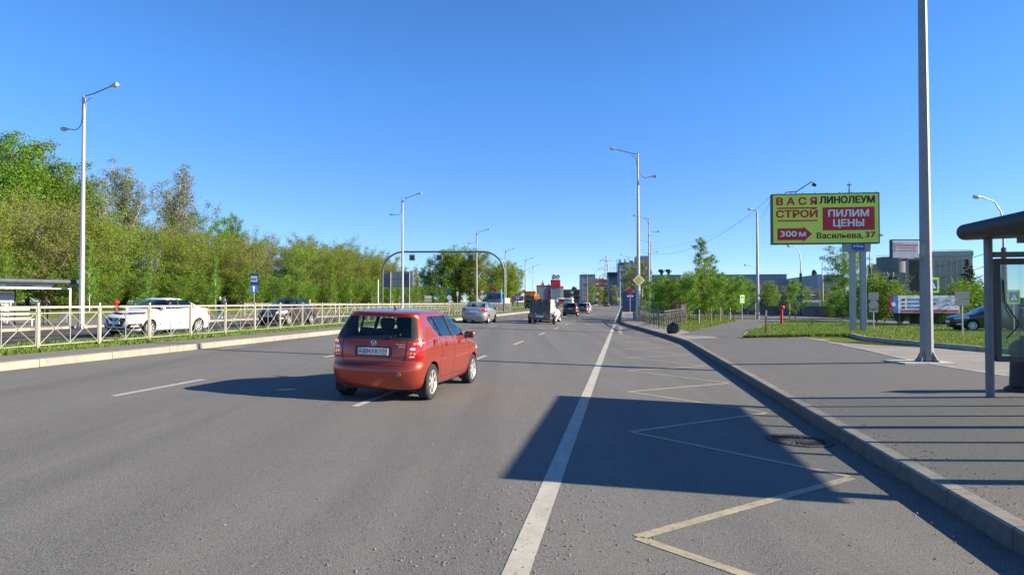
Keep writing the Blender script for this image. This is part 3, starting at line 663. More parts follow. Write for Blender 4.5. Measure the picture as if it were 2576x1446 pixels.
HATCH = Spec(3.99, 1.498,
    [(.22, .12), (.26, .07), (.36, .025), (.48, .0), (.55, .004), (.59, .02), (.62, .05), (.66, .062), (.76, .062), (.9, .075), (1.0, .105), (1.04, .125), (1.2, .225), (1.33, .305), (1.38, .33), (1.41, .30), (1.44, .31), (1.458, .42), (1.476, .62), (1.49, .95), (1.498, 1.35)],
    [(.22, 3.86), (.3, 3.95), (.45, 3.99), (.6, 3.985), (.68, 3.96), (.76, 3.88), (.82, 3.74), (.87, 3.5), (.92, 3.24), (.96, 3.02), (1.0, 2.88), (1.05, 2.79), (1.2, 2.54), (1.33, 2.3), (1.41, 2.13), (1.44, 2.03), (1.464, 1.9), (1.48, 1.78), (1.498, 1.5)],
    [(.22, .72), (.28, .775), (.36, .79), (.48, .808), (.6, .82), (.76, .822), (.86, .815), (.92, .803), (.98, .785), (1.04, .77), (1.2, .712), (1.33, .655), (1.41, .615), (1.44, .59), (1.46, .545), (1.476, .47), (1.49, .32), (1.498, .15)],
    [(.2, .3), (.6, .3), (1.0, .24), (1.2, .2), (1.4, .2), (1.44, .3), (1.5, .5)], [(.2, .45), (.6, .5), (.76, .55), (.9, .5), (1.0, .3), (1.3, .26), (1.5, .4)],
    [(.2, 4), (.6, 4.2), (1.0, 5), (1.4, 5), (1.46, 3), (1.5, 2.2)], [(.2, 3), (.7, 3), (.95, 2.6), (1.05, 3.4), (1.4, 3.6), (1.5, 2.2)], HZ)
HC = dict(belt=1.0, floor=.5, firewall=2.86, ra=.70, fa=3.16, r=.3, tw=.185, arch=.335, hw=.822, seat_y=1.85, spokes=7,
    dlo=[(1.02, 1.045), (.74, 1.335), (.8, 1.385), (2.04, 1.39), (2.2, 1.36), (2.76, 1.005)],
    rear_win=[(-.63, 1.045), (.63, 1.045), (.535, 1.37), (-.535, 1.37)], rw_y=.9, front_win=[(-.66, 1.04), (.66, 1.04), (.54, 1.385), (-.54, 1.385)], fw_y=1.95,
    pillars=[([(1.82, 1.0), (1.68, 1.41)], .085), ([(1.2, 1.02), (1.03, 1.41)], .022), ([(2.46, 1.0), (2.44, 1.3)], .02)],
    shuts=[[(1.83, 1.01), (1.87, .7), (1.83, .36)], [(2.74, .99), (2.84, .8), (2.78, .36)], [(1.05, 1.03), (1.13, .78), (1.02, .6), (1.1, .4), (1.2, .35)], [(1.15, .345), (2.8, .345)]],
    mirror=(2.62, 1.02, .76))
def hatch(name, label, paint, loc, rz, detail=True, group=None):
    car = thing(name, label, 'car', loc, rz, group); P = build_car(car, HATCH, paint, HC)
    for s in (1, -1):
        tl = P.patch('tail_light', car, [(s * x, z) for x, z in [(.545, .70), (.565, .84), (.62, .95), (.70, 1.02), (1, 1.03), (1, .74), (.8, .71)][::s]], endf, -.2, .42, REDLAMP, -.006, .01, True, [(prism_mesh([(-.5, .5), (.25, .68), (.28, .8), (.40, 1.05), (-.5, 1.1)], sidef, -1.5, 1.5, REDLAMP), 'INTERSECT')])
        P.patch('lamp_lens', tl, [(s * x, z) for x, z in rounded([(.605, .855), (.685, .855), (.68, .893), (.62, .893)], .018)[::s]], endf, -.2, .4, WHITELENS, -.008, .0)
        P.patch('fog_lens', tl, [(s * x, z) for x, z in [(.60, .738), (.675, .738), (.675, .758), (.60, .758)][::s]], endf, -.2, .4, WHITELENS, -.008, .0)
        P.patch('headlight', car, [(s * x, z) for x, z in [(.42, .66), (.42, .78), (.9, .86), (.9, .72)][::s]], endf, 3.3, 4.2, WHITELENS, -.006, .01)
    P.patch('tailgate_gap', car, stroke([(-.555, 1.02), (-.545, .74), (-.5, .6), (.5, .6), (.545, .74), (.555, 1.02)], .012), endf, -.3, .4, BLACK, -.0015, .01)
    P.patch('window_surround', car, rounded([(-.66, 1.005), (.66, 1.005), (.66, 1.045), (-.66, 1.045)], .01), endf, -.3, .5, BLACK, -.001, .02)
    for s in (1, -1): P.patch('window_surround', car, [(s * x, z) for x, z in [(.60, 1.04), (.7, 1.04), (.585, 1.375), (.515, 1.375)][::s]], endf, -.3, .55, BLACK, -.001, .02)
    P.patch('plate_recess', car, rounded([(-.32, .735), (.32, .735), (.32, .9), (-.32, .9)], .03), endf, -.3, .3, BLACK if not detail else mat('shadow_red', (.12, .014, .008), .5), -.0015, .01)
    for s in (-1, 1): P.patch('door_gap', car, stroke([(s * .64, 1.39), (s * .7, 1.3)], .006), endf, -.3, .5, BLACK, -.001, .01)
    mb = MB(); mb.box((.03, .15, 1.055), (.62, .018, .022), 0, Matrix.Rotation(R(-3), 3, 'Y')); mb.lathe([(.03, -.02), (.025, .035), (0, .035)], 12, Matrix.Translation((.25, .15, 1.04)) @ Matrix.Rotation(PI / 2, 4, 'X')); mb.build('rear_wiper', BLACK, car)
    mb = MB(); mb.tube([(0, .95, 1.48), (0, .93, 1.51), (0, .86, 1.545)], [.022, .016, .006], 8); mb.build('aerial', BLACK, car)
    for s in (1, -1):
        MB().box((s * .70, .40, .25), (.2, .015, .26), 0, None, .005).build('mud_flap', RUBBER, car); MB().box((s * .71, 2.8, .24), (.16, .015, .2), 0, None, .005).build('mud_flap', RUBBER, car)
        for y in (1.42, 2.18):
            x = s * .826; mb = MB(); mb.box((x, y, .9), (.028, .17, .03), 0, None, .012); mb.lathe([(.05, -.004), (.046, .004), (0, .004)], 18, Matrix.Translation((s * .815, y - .02, .9)) @ Matrix.Rotation(s * PI / 2, 4, 'Y')); mb.build('door_handle', paint, car, True)
    mb = MB(); mb.tube([(-.45, .2, .26), (-.45, .06, .245)], .025, 12); mb.build('exhaust_pipe', DARK, car, True)
    return car, P
RED_CAR = carpaint('red_car_paint', (.36, .046, .024), .45, .36)
car, P = hatch('red_hatchback', 'red five door hatchback straddling the lane dashes with brake lights on', RED_CAR, Vector((0, 0, 0)), 0)
text_plate(car, .052, .815, 'А884ХК', '159', -1)
mb = MB(); mb.lathe([(.047, -.006), (.047, .006), (.04, .01), (0, .01)], 28, Matrix.Translation((0, .078, .952)) @ Matrix.Rotation(PI / 2, 4, 'X')); em = mb.build('emblem', CHROME, car, True)
mb = MB(); mb.lathe([(.034, .0), (.034, .003), (0, .003)], 24, Matrix.Translation((0, .069, .952)) @ Matrix.Rotation(PI / 2, 4, 'X')); mb.build('emblem_disc', mat('emblem_green', (.03, .09, .12), .3, .3), em)
MB().prism([(-.02, -.014), (.0, .004), (.022, .02), (.016, -.004), (.006, -.018)], lambda p, h: Vector((p[0], h, .952 + p[1])), .0645, .066).build('emblem_wing', CHROME, em)
text('Fabia', .05, CHROME, 'model_badge', car, (.455, .092, .935), (PI / 2, 0, R(4)), .001, width=.15, ext=.003)
MB().box((.47, .088, .9), (.1, .004, .016), 0, Matrix.Rotation(R(4), 3, 'Z')).build('trim_badge', CHROME, car)
mb = MB(); mb.lathe([(.034, 0), (.034, .006), (.024, .008), (.022, .002), (0, .002)], 20, Matrix.Translation((.47, .012, .47)) @ Matrix.Rotation(PI / 2, 4, 'X')); mb.build('tow_eye_cover', mat('pale_red', (.5, .2, .16), .5), car, True)
mb = MB(); mb.lathe([(.085, 0), (.083, .003), (.0, .003)], 28, Matrix.Translation((.805, .82, .93)) @ Matrix.Rotation(PI / 2, 4, 'Y')); mb.build('fuel_flap', RED_CAR, car, True)
RED_TL = {1 if o.data.vertices[0].co.x > 0 else -1: o for o in KIDS(car) if o.name.startswith('tail_light')}
for s in (1, -1):                                       # the lit lamps glow
    for x, z, r in ((.668, .955, .017), (.715, .962, .022), (.765, .968, .014), (.625, .8, .012), (.68, .795, .014)):
        P.patch('lamp_bulb', RED_TL[s], [(s * x + r * math.cos(2 * PI * q_ / 10), z + r * math.sin(2 * PI * q_ / 10)) for q_ in range(10)], endf, -.2, .38, mat('lit_brake_lamp', (1, .12, .04), .3, 0, .05, 5, emit=1.4), -.009, .0)
RED_OBJ = car
HEAD = R(12.5)
def place_car(o, X, Y, heading, along=None):
    """heading clockwise from +Y; (X, Y) is the middle of the car; the body follows the road's crossfall"""
    half = 2.0 if along is None else along; d = Vector((math.sin(heading), math.cos(heading))); a = (X - d.x * half, Y - d.y * half); o.location = (a[0], a[1], zt(X, Y))
    r = Vector((d.y, -d.x)); dz = (zt(X + r.x * .7, Y + r.y * .7) - zt(X - r.x * .7, Y - r.y * .7)) / 1.4
    o.rotation_mode = 'ZYX'; o.rotation_euler = (0, -math.atan(dz), -heading); return o
def cardist(o): return o
_c = Vector((-2.12, 11.62)); d = Vector((math.sin(HEAD), math.cos(HEAD)))     # middle of the rear axle
place_car(car, _c.x + d.x * 1.3, _c.y + d.y * 1.3, HEAD)
# ---------------------------------------------------------------- saloon car, then the rest of the traffic
SZ = [.2, .25, .31, .38, .45, .52, .58, .64, .7, .75, .79, .83, .87, .91, .95, .98, 1.01, 1.035, 1.055, 1.075, 1.1, 1.15, 1.21, 1.27, 1.32, 1.36, 1.39, 1.41, 1.425, 1.438, 1.448, 1.457, 1.464, 1.469]
SEDAN = Spec(4.4, 1.469,
    [(.2, .16), (.25, .1), (.38, .035), (.52, 0), (.62, .008), (.68, .04), (.75, .045), (.9, .05), (.98, .07), (1.02, .11), (1.045, .17), (1.06, .28), (1.075, .5), (1.1, .62), (1.21, .86), (1.32, 1.14), (1.39, 1.38), (1.425, 1.56), (1.448, 1.75), (1.46, 1.95), (1.469, 2.2)],
    [(.2, 4.27), (.31, 4.36), (.45, 4.395), (.58, 4.4), (.66, 4.385), (.72, 4.34), (.77, 4.25), (.82, 4.08), (.87, 3.83), (.92, 3.57), (.96, 3.38), (1.0, 3.24), (1.05, 3.12), (1.15, 2.95), (1.27, 2.73), (1.36, 2.55), (1.41, 2.42), (1.438, 2.32), (1.455, 2.22), (1.469, 2.25)],
    [(.2, .74), (.25, .8), (.38, .835), (.52, .855), (.64, .864), (.79, .864), (.9, .85), (.98, .83), (1.05, .805), (1.1, .785), (1.27, .715), (1.36, .665), (1.41, .625), (1.438, .58), (1.455, .49), (1.464, .36), (1.469, .18)],
    [(.2, .3), (.7, .32), (1.0, .28), (1.05, .35), (1.1, .32), (1.4, .3), (1.47, .3)], [(.2, .5), (.6, .55), (.76, .6), (.9, .5), (1.0, .36), (1.3, .3), (1.47, .3)],
    [(.2, 4), (.7, 4), (1.0, 4), (1.06, 3.2), (1.1, 3.6), (1.4, 3.6), (1.469, 2.2)], [(.2, 2.8), (.7, 2.8), (.95, 2.5), (1.05, 3.2), (1.4, 3.6), (1.469, 2.2)], SZ)
SCF = dict(belt=1.0, floor=.5, firewall=3.18, ra=.93, fa=3.555, r=.305, tw=.19, arch=.345, hw=.862, seat_y=2.1, spokes=8,
    dlo=[(1.16, 1.075), (1.05, 1.14), (1.42, 1.36), (1.6, 1.395), (2.3, 1.395), (2.48, 1.355), (3.1, 1.015), (1.9, 1.045)],
    rear_win=[(-.62, 1.1), (.62, 1.1), (.52, 1.375), (-.52, 1.375)], rw_y=1.75, front_win=[(-.68, 1.04), (.68, 1.04), (.56, 1.385), (-.56, 1.385)], fw_y=2.3,
    pillars=[([(2.06, 1.02), (1.98, 1.42)], .08), ([(1.38, 1.05), (1.36, 1.36)], .025)],
    shuts=[[(2.08, 1.03), (2.12, .7), (2.06, .36)], [(3.12, 1.0), (3.2, .8), (3.12, .36)], [(1.28, 1.06), (1.36, .8), (1.26, .64), (1.38, .4)], [(1.4, .33), (3.1, .33)]],
    mirror=(2.98, 1.04, .79))
def mapx(pts, s): return [(s * x, z) for x, z in pts][::s]
def sedan(name, label, paint, loc=(0, 0, 0), rz=0, group=None):
    car = thing(name, label, 'car', loc, rz, group); P = build_car(car, SEDAN, paint, SCF); L = SEDAN.L
    for s in (1, -1):
        P.patch('tail_light', car, mapx([(.5, .84), (.52, .97), (.62, 1.0), (1, 1.0), (1, .8), (.66, .76)], s), endf, -.2, .42, REDLAMP, -.006, .01)
        hl = P.patch('headlight', car, mapx([(.43, .68), (.47, .735), (.66, .80), (.95, .86), (.95, .74), (.8, .665), (.56, .645)], s), endf, 3.72, 4.6, WHITELENS, -.005, .01)
        P.patch('indicator', hl, mapx([(.74, .70), (.74, .77), (.95, .83), (.95, .75)], s), endf, 3.72, 4.6, mat('amber_tint', (.6, .42, .3), .2, .1, coat=1), -.007, .0)
        fg = P.patch('fog_lamp_surround', car, mapx([(.44, .33), (.56, .46), (.86, .5), (.86, .3), (.62, .27)], s), endf, 3.9, 4.6, BLACK, -.004, .01)
        P.patch('fog_lamp', fg, mapx(rounded([(.58, .35), (.62, .42), (.78, .43), (.78, .36)], .02), s), endf, 3.9, 4.6, WHITELENS, -.007, .0)
    g = P.patch('grille', car, rounded([(-.40, .69), (.40, .69), (.46, .62), (.32, .37), (-.32, .37), (-.46, .62)], .04), endf, 4.0, 4.6, BLACK, -.004, .01)
    for z in (.44, .48, .56, .6, .64): P.patch('grille_bar', g, [(-.38 + (.64 - z) * .3, z - .005), (.38 - (.64 - z) * .3, z - .005), (.38 - (.64 - z) * .3, z + .005), (-.38 + (.64 - z) * .3, z + .005)], endf, 4.0, 4.6, GREYP, -.009, .0)
    mb = MB(); mb.tube([(.075 * math.cos(2 * PI * k / 20), L + .018, .645 + .038 * math.sin(2 * PI * k / 20)) for k in range(21)], .007, 6, cap=False)
    for s in (-1, 1): mb.tube([(s * .028 - .008, L + .018, .625), (s * .028 + .008, L + .018, .668)], .006, 6)
    mb.tube([(-.028, L + .018, .64), (.028, L + .018, .652)], .006, 6); mb.build('emblem', CHROME, car, True)
    P.patch('lower_grille', car, rounded([(-.45, .25), (.45, .25), (.4, .31), (-.4, .31)], .02), endf, 3.9, 4.6, BLACK, -.003, .01)
    P.patch('boot_gap', car, stroke([(-.6, 1.02), (-.6, .64), (.6, .64), (.6, 1.02)], .01), endf, -.3, .3, BLACK, -.0015, .01)
    MB().box((0, L + .012, .51), (.52, .014, .112), 0, None, .004).build('number_plate', PLATE, car); MB().box((0, .03, .78), (.52, .03, .112), 0, None, .004).build('number_plate', PLATE, car)
    for s in (1, -1):
        for y in (1.62, 2.4):
            MB().box((s * .868, y, .87), (.026, .17, .03), 0, None, .012).build('door_handle', paint, car, True)
    return car, P
WHITE_CAR = carpaint('white_car_paint', (.78, .78, .77), 0, .3, .12)
car, P = sedan('white_saloon', 'white saloon with black bonnet deflector behind the beige fence', WHITE_CAR)
mb = MB(); SED = car
bl = [(x, 4.03 - .42 * (x / .78) ** 2 * 1.0, .835 + .03 * (abs(x) / .78)) for x in np.linspace(-.74, .74, 21)]
for (a, b) in zip(bl[:-1], bl[1:]):
    mb.add([(a[0], a[1] + .14, a[2] - .055), (b[0], b[1] + .14, b[2] - .055), (b[0], b[1] + .02, b[2] + .035), (a[0], a[1] + .02, a[2] + .035), (a[0], a[1] - .01, a[2]), (b[0], b[1] - .01, b[2])], [[0, 1, 2, 3], [3, 2, 5, 4]])
mb.build('bonnet_deflector', BLACK, car, True)
def ride(o, x, Y, heading, half): return place_car(o, at(x, 760, Y).x, Y, heading, half)
RH = math.atan(SK)
# person builder: a skinned skeleton
def body_mesh(J, bones, name, m, sub=2):
    ks = list(J); me = bpy.data.meshes.new(name); me.from_pydata([J[k][:3] for k in ks], [(ks.index(a), ks.index(b)) for a, b in bones], [])
    o = link('tmp', me); md = o.modifiers.new('s', 'SKIN'); md.use_smooth_shade = True; o.modifiers.new('u', 'SUBSURF').levels = sub
    for i, k in enumerate(ks):
        r = J[k][3]; me.skin_vertices[0].data[i].radius = (r, J[k][4] if len(J[k]) > 4 else r); me.skin_vertices[0].data[i].use_root = (i == 0)
    bpy.context.view_layer.update(); out = bpy.data.meshes.new_from_object(o.evaluated_get(bpy.context.evaluated_depsgraph_get())); bpy.data.objects.remove(o)
    out.materials.clear()
    for q in (m if isinstance(m, list) else [m]): out.materials.append(q)
    out.name = name; out.polygons.foreach_set('use_smooth', [True] * len(out.polygons)); return out
def head_mesh(mb, c, r, yaw=0, hair=None):
    pass
def person(name, label, loc, rz, shirt, trousers, hairm, pose='stand', shoes=None, skin=SKIN, hatm=None, bend=0.0):
    """front is local -y; arms given by pose"""
    t = thing(name, label, 'person', loc, rz, None); b = bend
    arm = {'stand': ((.24, .02, 1.13), (.25, -.06, .88)), 'front': ((.25, -.02, 1.14), (.1, -.22, 1.02)), 'face': ((.24, -.12, 1.14), (.08, -.2, 1.42))}[pose]
    J = dict(pel=(0, 0, .93, .15, .11), wst=(0, -b * .1, 1.08, .135, .1), chest=(0, -b * .45, 1.3, .165, .115), nk=(0, -b * .7, 1.47, .06), hd0=(0, -.015 - b * .95, 1.56, .075, .08), hd1=(0, -.02 - b * 1.05, 1.66, .085, .1), hd2=(0, -.015 - b * 1.1, 1.73, .06, .075))
    B = [('pel', 'wst'), ('wst', 'chest'), ('chest', 'nk'), ('nk', 'hd0'), ('hd0', 'hd1'), ('hd1', 'hd2')]
    for s, n in ((1, 'r'), (-1, 'l')):
        st = .05 if s > 0 else -.06
        J.update({n + 'hip': (s * .09, 0, .88, .095, .1), n + 'kn': (s * .105, st * .6 - .02, .49, .06), n + 'an': (s * .11, st + .03, .09, .042), n + 'to': (s * .125, st - .15, .04, .038)})
        J.update({n + 'sh': (s * .19, -b * .55, 1.41, .062), n + 'el': (s * arm[0][0], arm[0][1] - b * .3, arm[0][2], .045), n + 'wr': (s * arm[1][0], arm[1][1] - b * .3, arm[1][2], .03), n + 'hd': (s * (arm[1][0] - .02), arm[1][1] - b * .3 - .04, arm[1][2] - .06, .034, .02)})
        B += [('pel', n + 'hip'), (n + 'hip', n + 'kn'), (n + 'kn', n + 'an'), (n + 'an', n + 'to'), ('chest', n + 'sh'), (n + 'sh', n + 'el'), (n + 'el', n + 'wr'), (n + 'wr', n + 'hd')]
    me = body_mesh(J, B, 'body', [skin, shirt, trousers, shoes or trousers])
    idx = []
    hz = 1.5; ev = Vector(J['rwr'][:3]); el = Vector(J['lwr'][:3])
    for p in me.polygons:
        c = p.center; k = 0
        near = min((c - ev).length, (c - el).length)
        if c.z < .1: k = 3
        elif c.z < .98 and near > .13: k = 2
        elif c.z < hz and near > (.12 if pose != 'front' else .17): k = 1
        idx.append(k)
    me.polygons.foreach_set('material_index', idx); link('body', me, t)
    hc = Vector(J['hd1'][:3]); mb = MB()                # hair or hat hugging the skull, nose and ears
    M = Matrix.Translation(hc + Vector((0, .018, .03))) @ Matrix.Diagonal((.1, .115, .105, 1))
    mb.lathe([(math.cos(a), math.sin(a)) for a in np.linspace(-.25, PI / 2, 8)], 18, M); 
    if hatm: mb.lathe([(1.32, .28), (1.3, .34), (.98, .42)], 18, M)
    mb.build('hat' if hatm else 'hair', hatm or hairm, t, True)
    mb = MB(); mb.box(hc + Vector((0, -.105, -.005)), (.026, .03, .04), 0, Matrix.Rotation(R(-15), 3, 'X'), .01); mb.build('nose', skin, t, True)
    for s in (1, -1): MB().box(hc + Vector((s * .086, .0, -.005)), (.02, .04, .06), 0, None, .009).build('ear', skin, t, True)
    mb = MB()
    for s in (1, -1): mb.box(hc + Vector((s * .033, -.094, .022)), (.022, .012, .01), 0, None, .004)
    mb.box(hc + Vector((0, -.094, -.05)), (.045, .012, .008), 0, None, .003); mb.build('face', DARK, t)
    return t
ride(SED, 400, 27.6, RH + PI + R(6), 2.2)
_m = SED.matrix_basis.copy()
GREY_CAR = carpaint('grey_car_paint', (.05, .047, .05), .4, .4, .55, (.14, .115, .09))
SILVER_CAR = carpaint('silver_car_paint', (.36, .37, .39), .5, .4, .45, (.34, .28, .2))
BLACK_CAR = carpaint('black_car_paint', (.02, .02, .022), .2, .35, .5, (.12, .1, .07)); BROWN_CAR = carpaint('brown_car_paint', (.04, .036, .034), .2, .4, .85, (.26, .2, .13))
FARRED = carpaint('dark_red_car_paint', (.16, .02, .02), .3, .4, .2); GREEN_CAR = carpaint('dark_green_car_paint', (.02, .035, .028), .3, .35, .15); PALE_CAR = carpaint('pale_silver_car_paint', (.5, .52, .55), .3, .35, .1)
def clone(src, name, label, paint, x, Y, heading, half, drop=(), scale=None, group=None):
    sw = {m.name: paint for m in (WHITE_CAR, RED_CAR)}; o = copy_tree(src, label=label, swap=sw, group=group); o.name = name
    for k in KIDS(o):
        if k.name.split('.')[0] in drop:
            for kk in KIDS(k): bpy.data.objects.remove(kk)
            bpy.data.objects.remove(k)
    ride(o, x, Y, heading, half)
    if scale: o.scale = scale
    return o
EMB = ('bonnet_deflector', 'emblem')
RED = RED
clone(SED, 'grey_saloon', 'dusty dark grey saloon behind the beige fence beside the bus stop sign', GREY_CAR, 724, 40.2, RH + PI + R(2), 2.2, ('bonnet_deflector',), (1, 1, 1.05))
sil = clone(SED, 'silver_saloon', 'silver saloon driving away beside the median kerb', SILVER_CAR, 1206, 47.6, RH + R(-1), 2.2, EMB, (1.03, 1.05, 1.0))
DROP = EMB + ('emblem_disc', 'model_badge', 'trim_badge', 'tow_eye_cover', 'lamp_bulb')
def tow(o):
    for k in KIDS(o):
        if k.name.startswith('tail_light'):
            for kk in KIDS(k):
                if kk.name.startswith('lamp_bulb'): bpy.data.objects.remove(kk)
    return o
tow(clone(RED_OBJ, 'black_hatchback', 'black hatchback driving away ahead of the covered trailer', BLACK_CAR, 1437, 77.5, RH, 2.0, DROP, (1.03, 1.0, 1.0)))
tow(clone(RED_OBJ, 'brown_hatchback', 'dusty dark brown estate car just ahead of the black hatchback', BROWN_CAR, 1466, 97, RH, 2.0, DROP, (1.05, 1.05, .97)))
tow(clone(RED_OBJ, 'white_hatchback', 'white car half hidden behind the dusty brown estate car', WHITE_CAR, 1474, 110, RH, 2.0, DROP))
tow(clone(RED_OBJ, 'towing_car', 'white hatchback pulling the grey canvas covered trailer', WHITE_CAR, 1377, 53.5, RH + R(2.0), 2.0, DROP, (1.05, 1, 1.0)))
tow(clone(RED_OBJ, 'dark_red_car', 'small dark red car farthest ahead on the road', FARRED, 1525, 226, RH - R(2), 2.0, DROP, (1.08, 1.05, 1.05)))
clone(SED, 'dark_green_saloon', 'dark green saloon on the side street behind the glass shelter', GREEN_CAR, 2497, 36.5, R(-80), 2.2, EMB)
clone(SED, 'pale_silver_saloon', 'pale silver car on the side street beyond the lawn and young trees', PALE_CAR, 2232, 70, R(-60), 2.2, EMB)
# ---------------------------------------------------------------- street lamps
GLASSB = mat('lamp_glass', (.55, .58, .6), .1, 0, .1, 10, coat=1)
LAMPHEAD = mat('lamp_housing', (.5, .51, .52), .35, .4, .1, 10)
def lamp_head(parent, p, ang, s=1.0, nm='lamp_head'):
    """p: end of the arm, ang: outward tilt, local +x or -x by the sign of s"""
    sg = 1 if s > 0 else -1; k = abs(s); M = Matrix.Translation(p) @ Matrix.Rotation(-sg * ang, 4, 'Y')
    mb = MB(); mb.lathe([(.05, -.08), (.07, 0), (.075, .12), (.13, .24), (.15, .36), (.12, .52), (.0, .56)], 14, M @ Matrix.Rotation(sg * PI / 2, 4, 'Y') @ Matrix.Scale(k, 4) @ Matrix.Scale(.72, 4, Vector((1, 0, 0))))
    o = mb.build(nm, LAMPHEAD, parent, True)
    mb = MB(); mb.lathe([(.0, -.13), (.07, -.115), (.12, -.07), (.14, 0), (.0, .001)], 14, M @ Matrix.Translation((sg * .36 * k, 0, -.03)) @ Matrix.Scale(k, 4) @ Matrix.Scale(1.5, 4, Vector((1, 0, 0)))); mb.build('lamp_bowl', GLASSB, o, True); return o
def lamp_meshes(H, near=False):
    t = thing('street_lamp', 'x', 'street lamp')
    mb = MB(); n = 8 if near else 10
    mb.tube([(0, 0, .02), (0, 0, H * .5), (0, 0, H)], ([.155, .115, .08] if near else [.175, .125, .075]), n, ph=PI / 8); mb.build('pole', GALV, t, not near)
    mb = MB(); mb.bb(-.24, .24, -.24, .24, 0, .035, 0, .008)
    for k in range(4):
        Rm = Matrix.Rotation(PI / 4 + k * PI / 2, 3, 'Z'); mb.prism([(.13, .03), (.27, .03), (.27, .07), (.145, .3)], lambda p, h: Rm @ Vector((p[0], h, p[1])), -.008, .008)
        b = Rm @ Vector((.27, 0, 0)); mb.lathe([(.022, .03), (.022, .075), (0, .075)], 6, Matrix.Translation(b))
    mb.build('base_plate', GALV, t)
    mb = MB(); mb.tube([(-.05, 0, H), (.25, 0, H + .01), (.6, 0, H + .08), (1.75, 0, H + .44)], .032, 8); mb.build('arm', GREYP, t, True)
    mb = MB(); mb.tube([(.1, 0, H - .9), (.11, 0, H - .55), (.22, 0, H - .3), (.42, 0, H - .15), (.52, 0, H - .13)], .022, 6); mb.tube([(.5, 0, H - .14), (.49, 0, H + .06)], .018, 6); mb.tube([(0, 0, H - .85), (.1, 0, H - .85)], .03, 6); mb.build('bracket', GALV, t, True)
    lamp_head(t, Vector((1.72, 0, H + .44)), R(14))
    mb = MB(); mb.tube([(-.11, 0, H - .05), (-.12, 0, H - 1.2), (-.15, 0, H - 1.55), (-.3, 0, H - 1.85), (-.55, 0, H - 1.97), (-1.05, 0, H - 1.9)], .024, 8); mb.build('lower_arm', GREYP, t, True)
    lamp_head(t, Vector((-1.02, 0, H - 1.9)), R(6), -.95)
    return t
L0 = lamp_meshes(13.55); LN = None
def lamp(x, Y, flip, label, first=False, z=None, src=None, scale=None):
    p = px(x, Y); o = (src or L0) if first else copy_tree(src or L0); o['label'] = label; o.location = p
    o.rotation_euler = (0, 0, (PI if flip else 0) - RH + R(random.uniform(-4, 4))); o['group'] = 'double arm street lamps along the road'
    if scale: o.scale = scale
    return o
lamp(205, 39.6, False, 'tall double arm street lamp beside the left bus shelter', True)
for x, Y, lb in ((1012, 79.5, 'double arm street lamp standing in front of the grey direction board'), (1199, 118.5, 'double arm street lamp just inside the right end of the sign gantry'), (1272, 160, 'double arm street lamp just outside the right leg of the sign gantry'), (1322, 195, 'small far street lamp above the orange dump truck'), (1341, 232, 'small far street lamp between the orange truck and red factory'), (1319, 270, 'farthest tiny street lamp in the left row')):
    lamp(x, Y, False, lb)
for x, Y, lb in ((1606, 55, 'double arm street lamp carrying the yellow priority diamond'), (1633, 98, 'double arm street lamp just right of the priority diamond lamp'), (1637, 137, 'far street lamp hidden low behind the second right lamp'), (1583, 180, 'far double arm street lamp in front of the grey glass works'), (1560, 240, 'thin distant street lamp before the dark blue block'), (1478, 300, 'distant street lamp before the ribbed grey tower')):
    lamp(x, Y, True, lb)
GALV_ = GALV; GALV = mat('dull_steel', (.23, .235, .245), .55, .3, .12, 6); NEAR = lamp_meshes(13.0, True); GALV = GALV_; lamp(2330, 17.35, True, 'thick tall faceted steel lamp pole with poster scraps beside the platform', True, src=NEAR); NEAR['group'] = ''; del NEAR['group']
# scraps of paper stuck on the near pole
mb = MB(); PAP = mat('torn_poster', (.42, .4, .4), .8, 0, .5, 25)
for k in range(46):
    z = random.uniform(1.0, 2.6); r = (.155 - (.04 / 6.5) * z) * .965 + .004; a = R(-90 + random.gauss(0, 45)); w_, h_ = random.uniform(.04, .12), random.uniform(.03, .11)
    M = Matrix.Translation((r * math.cos(a), r * math.sin(a), z)) @ Matrix.Rotation(a + PI / 2, 4, 'Z')
    mb.add([M @ Vector((x, 0, y)) for x, y in ((-w_ / 2, -h_ / 2), (w_ / 2, -h_ / 2 + .01), (w_ / 2 - .01, h_ / 2), (-w_ / 2, h_ / 2 - .01))], [[0, 1, 2, 3]], 0)
o = mb.build('poster_scraps', PAP, NEAR); o['kind'] = 'stuff'
p = px(2330, 17.35); mb = MB(); mb.box((p.x - .15, p.y + .05, zt(p.x, p.y) + .004), (1.3, 1.0, .05)); tag(mb.build('pole_footing', MATS['pale_concrete']), None, None, None, 'structure')
# single arm lamp by the lawn and hooked concrete lamps by the street
t = thing('street_lamp', 'slim street lamp with one short arm beside the footpath', 'street lamp', px(1906, 62)); mb = MB(); mb.tube([(0, 0, 0), (0, 0, 9.8)], [.17, .08], 10); mb.build('pole', GALV, t, True)
mb = MB(); mb.tube([(0, 0, 9.75), (-.15, 0, 9.9), (-.4, 0, 9.98)], .035, 8); mb.build('arm', GREYP, t, True); lamp_head(t, Vector((-.35, 0, 9.97)), R(8), -.9)
def hook_lamp(x, Y, h, reach, label, pale=False, z=None):
    t = thing('street_lamp', label, 'street lamp', px(x, Y), 0, 'hooked street lamps along the side street'); mb = MB(); mb.tube([(0, 0, 0), (0, 0, h * .62)], [.2, .14], 10); mb.build('pole', CONC if pale else mat('old_pole', (.12, .1, .09), .8, 0, .3, 4), t, True)
    mb = MB(); mb.tube([(0, 0, h * .6), (0, 0, h * .78), (reach * .1, 0, h * .9), (reach * .4, 0, h * .98), (reach, 0, h * 1.02)], [.08, .06, .045, .04, .035], 8); mb.build('arm', GALV, t, True)
    lamp_head(t, Vector((reach * .95, 0, h * 1.015)), R(5), math.copysign(1.0, reach)); return t
hook_lamp(2015, 75, 7.6, -1.0, 'hooked street lamp with dark pole left of the billboard')
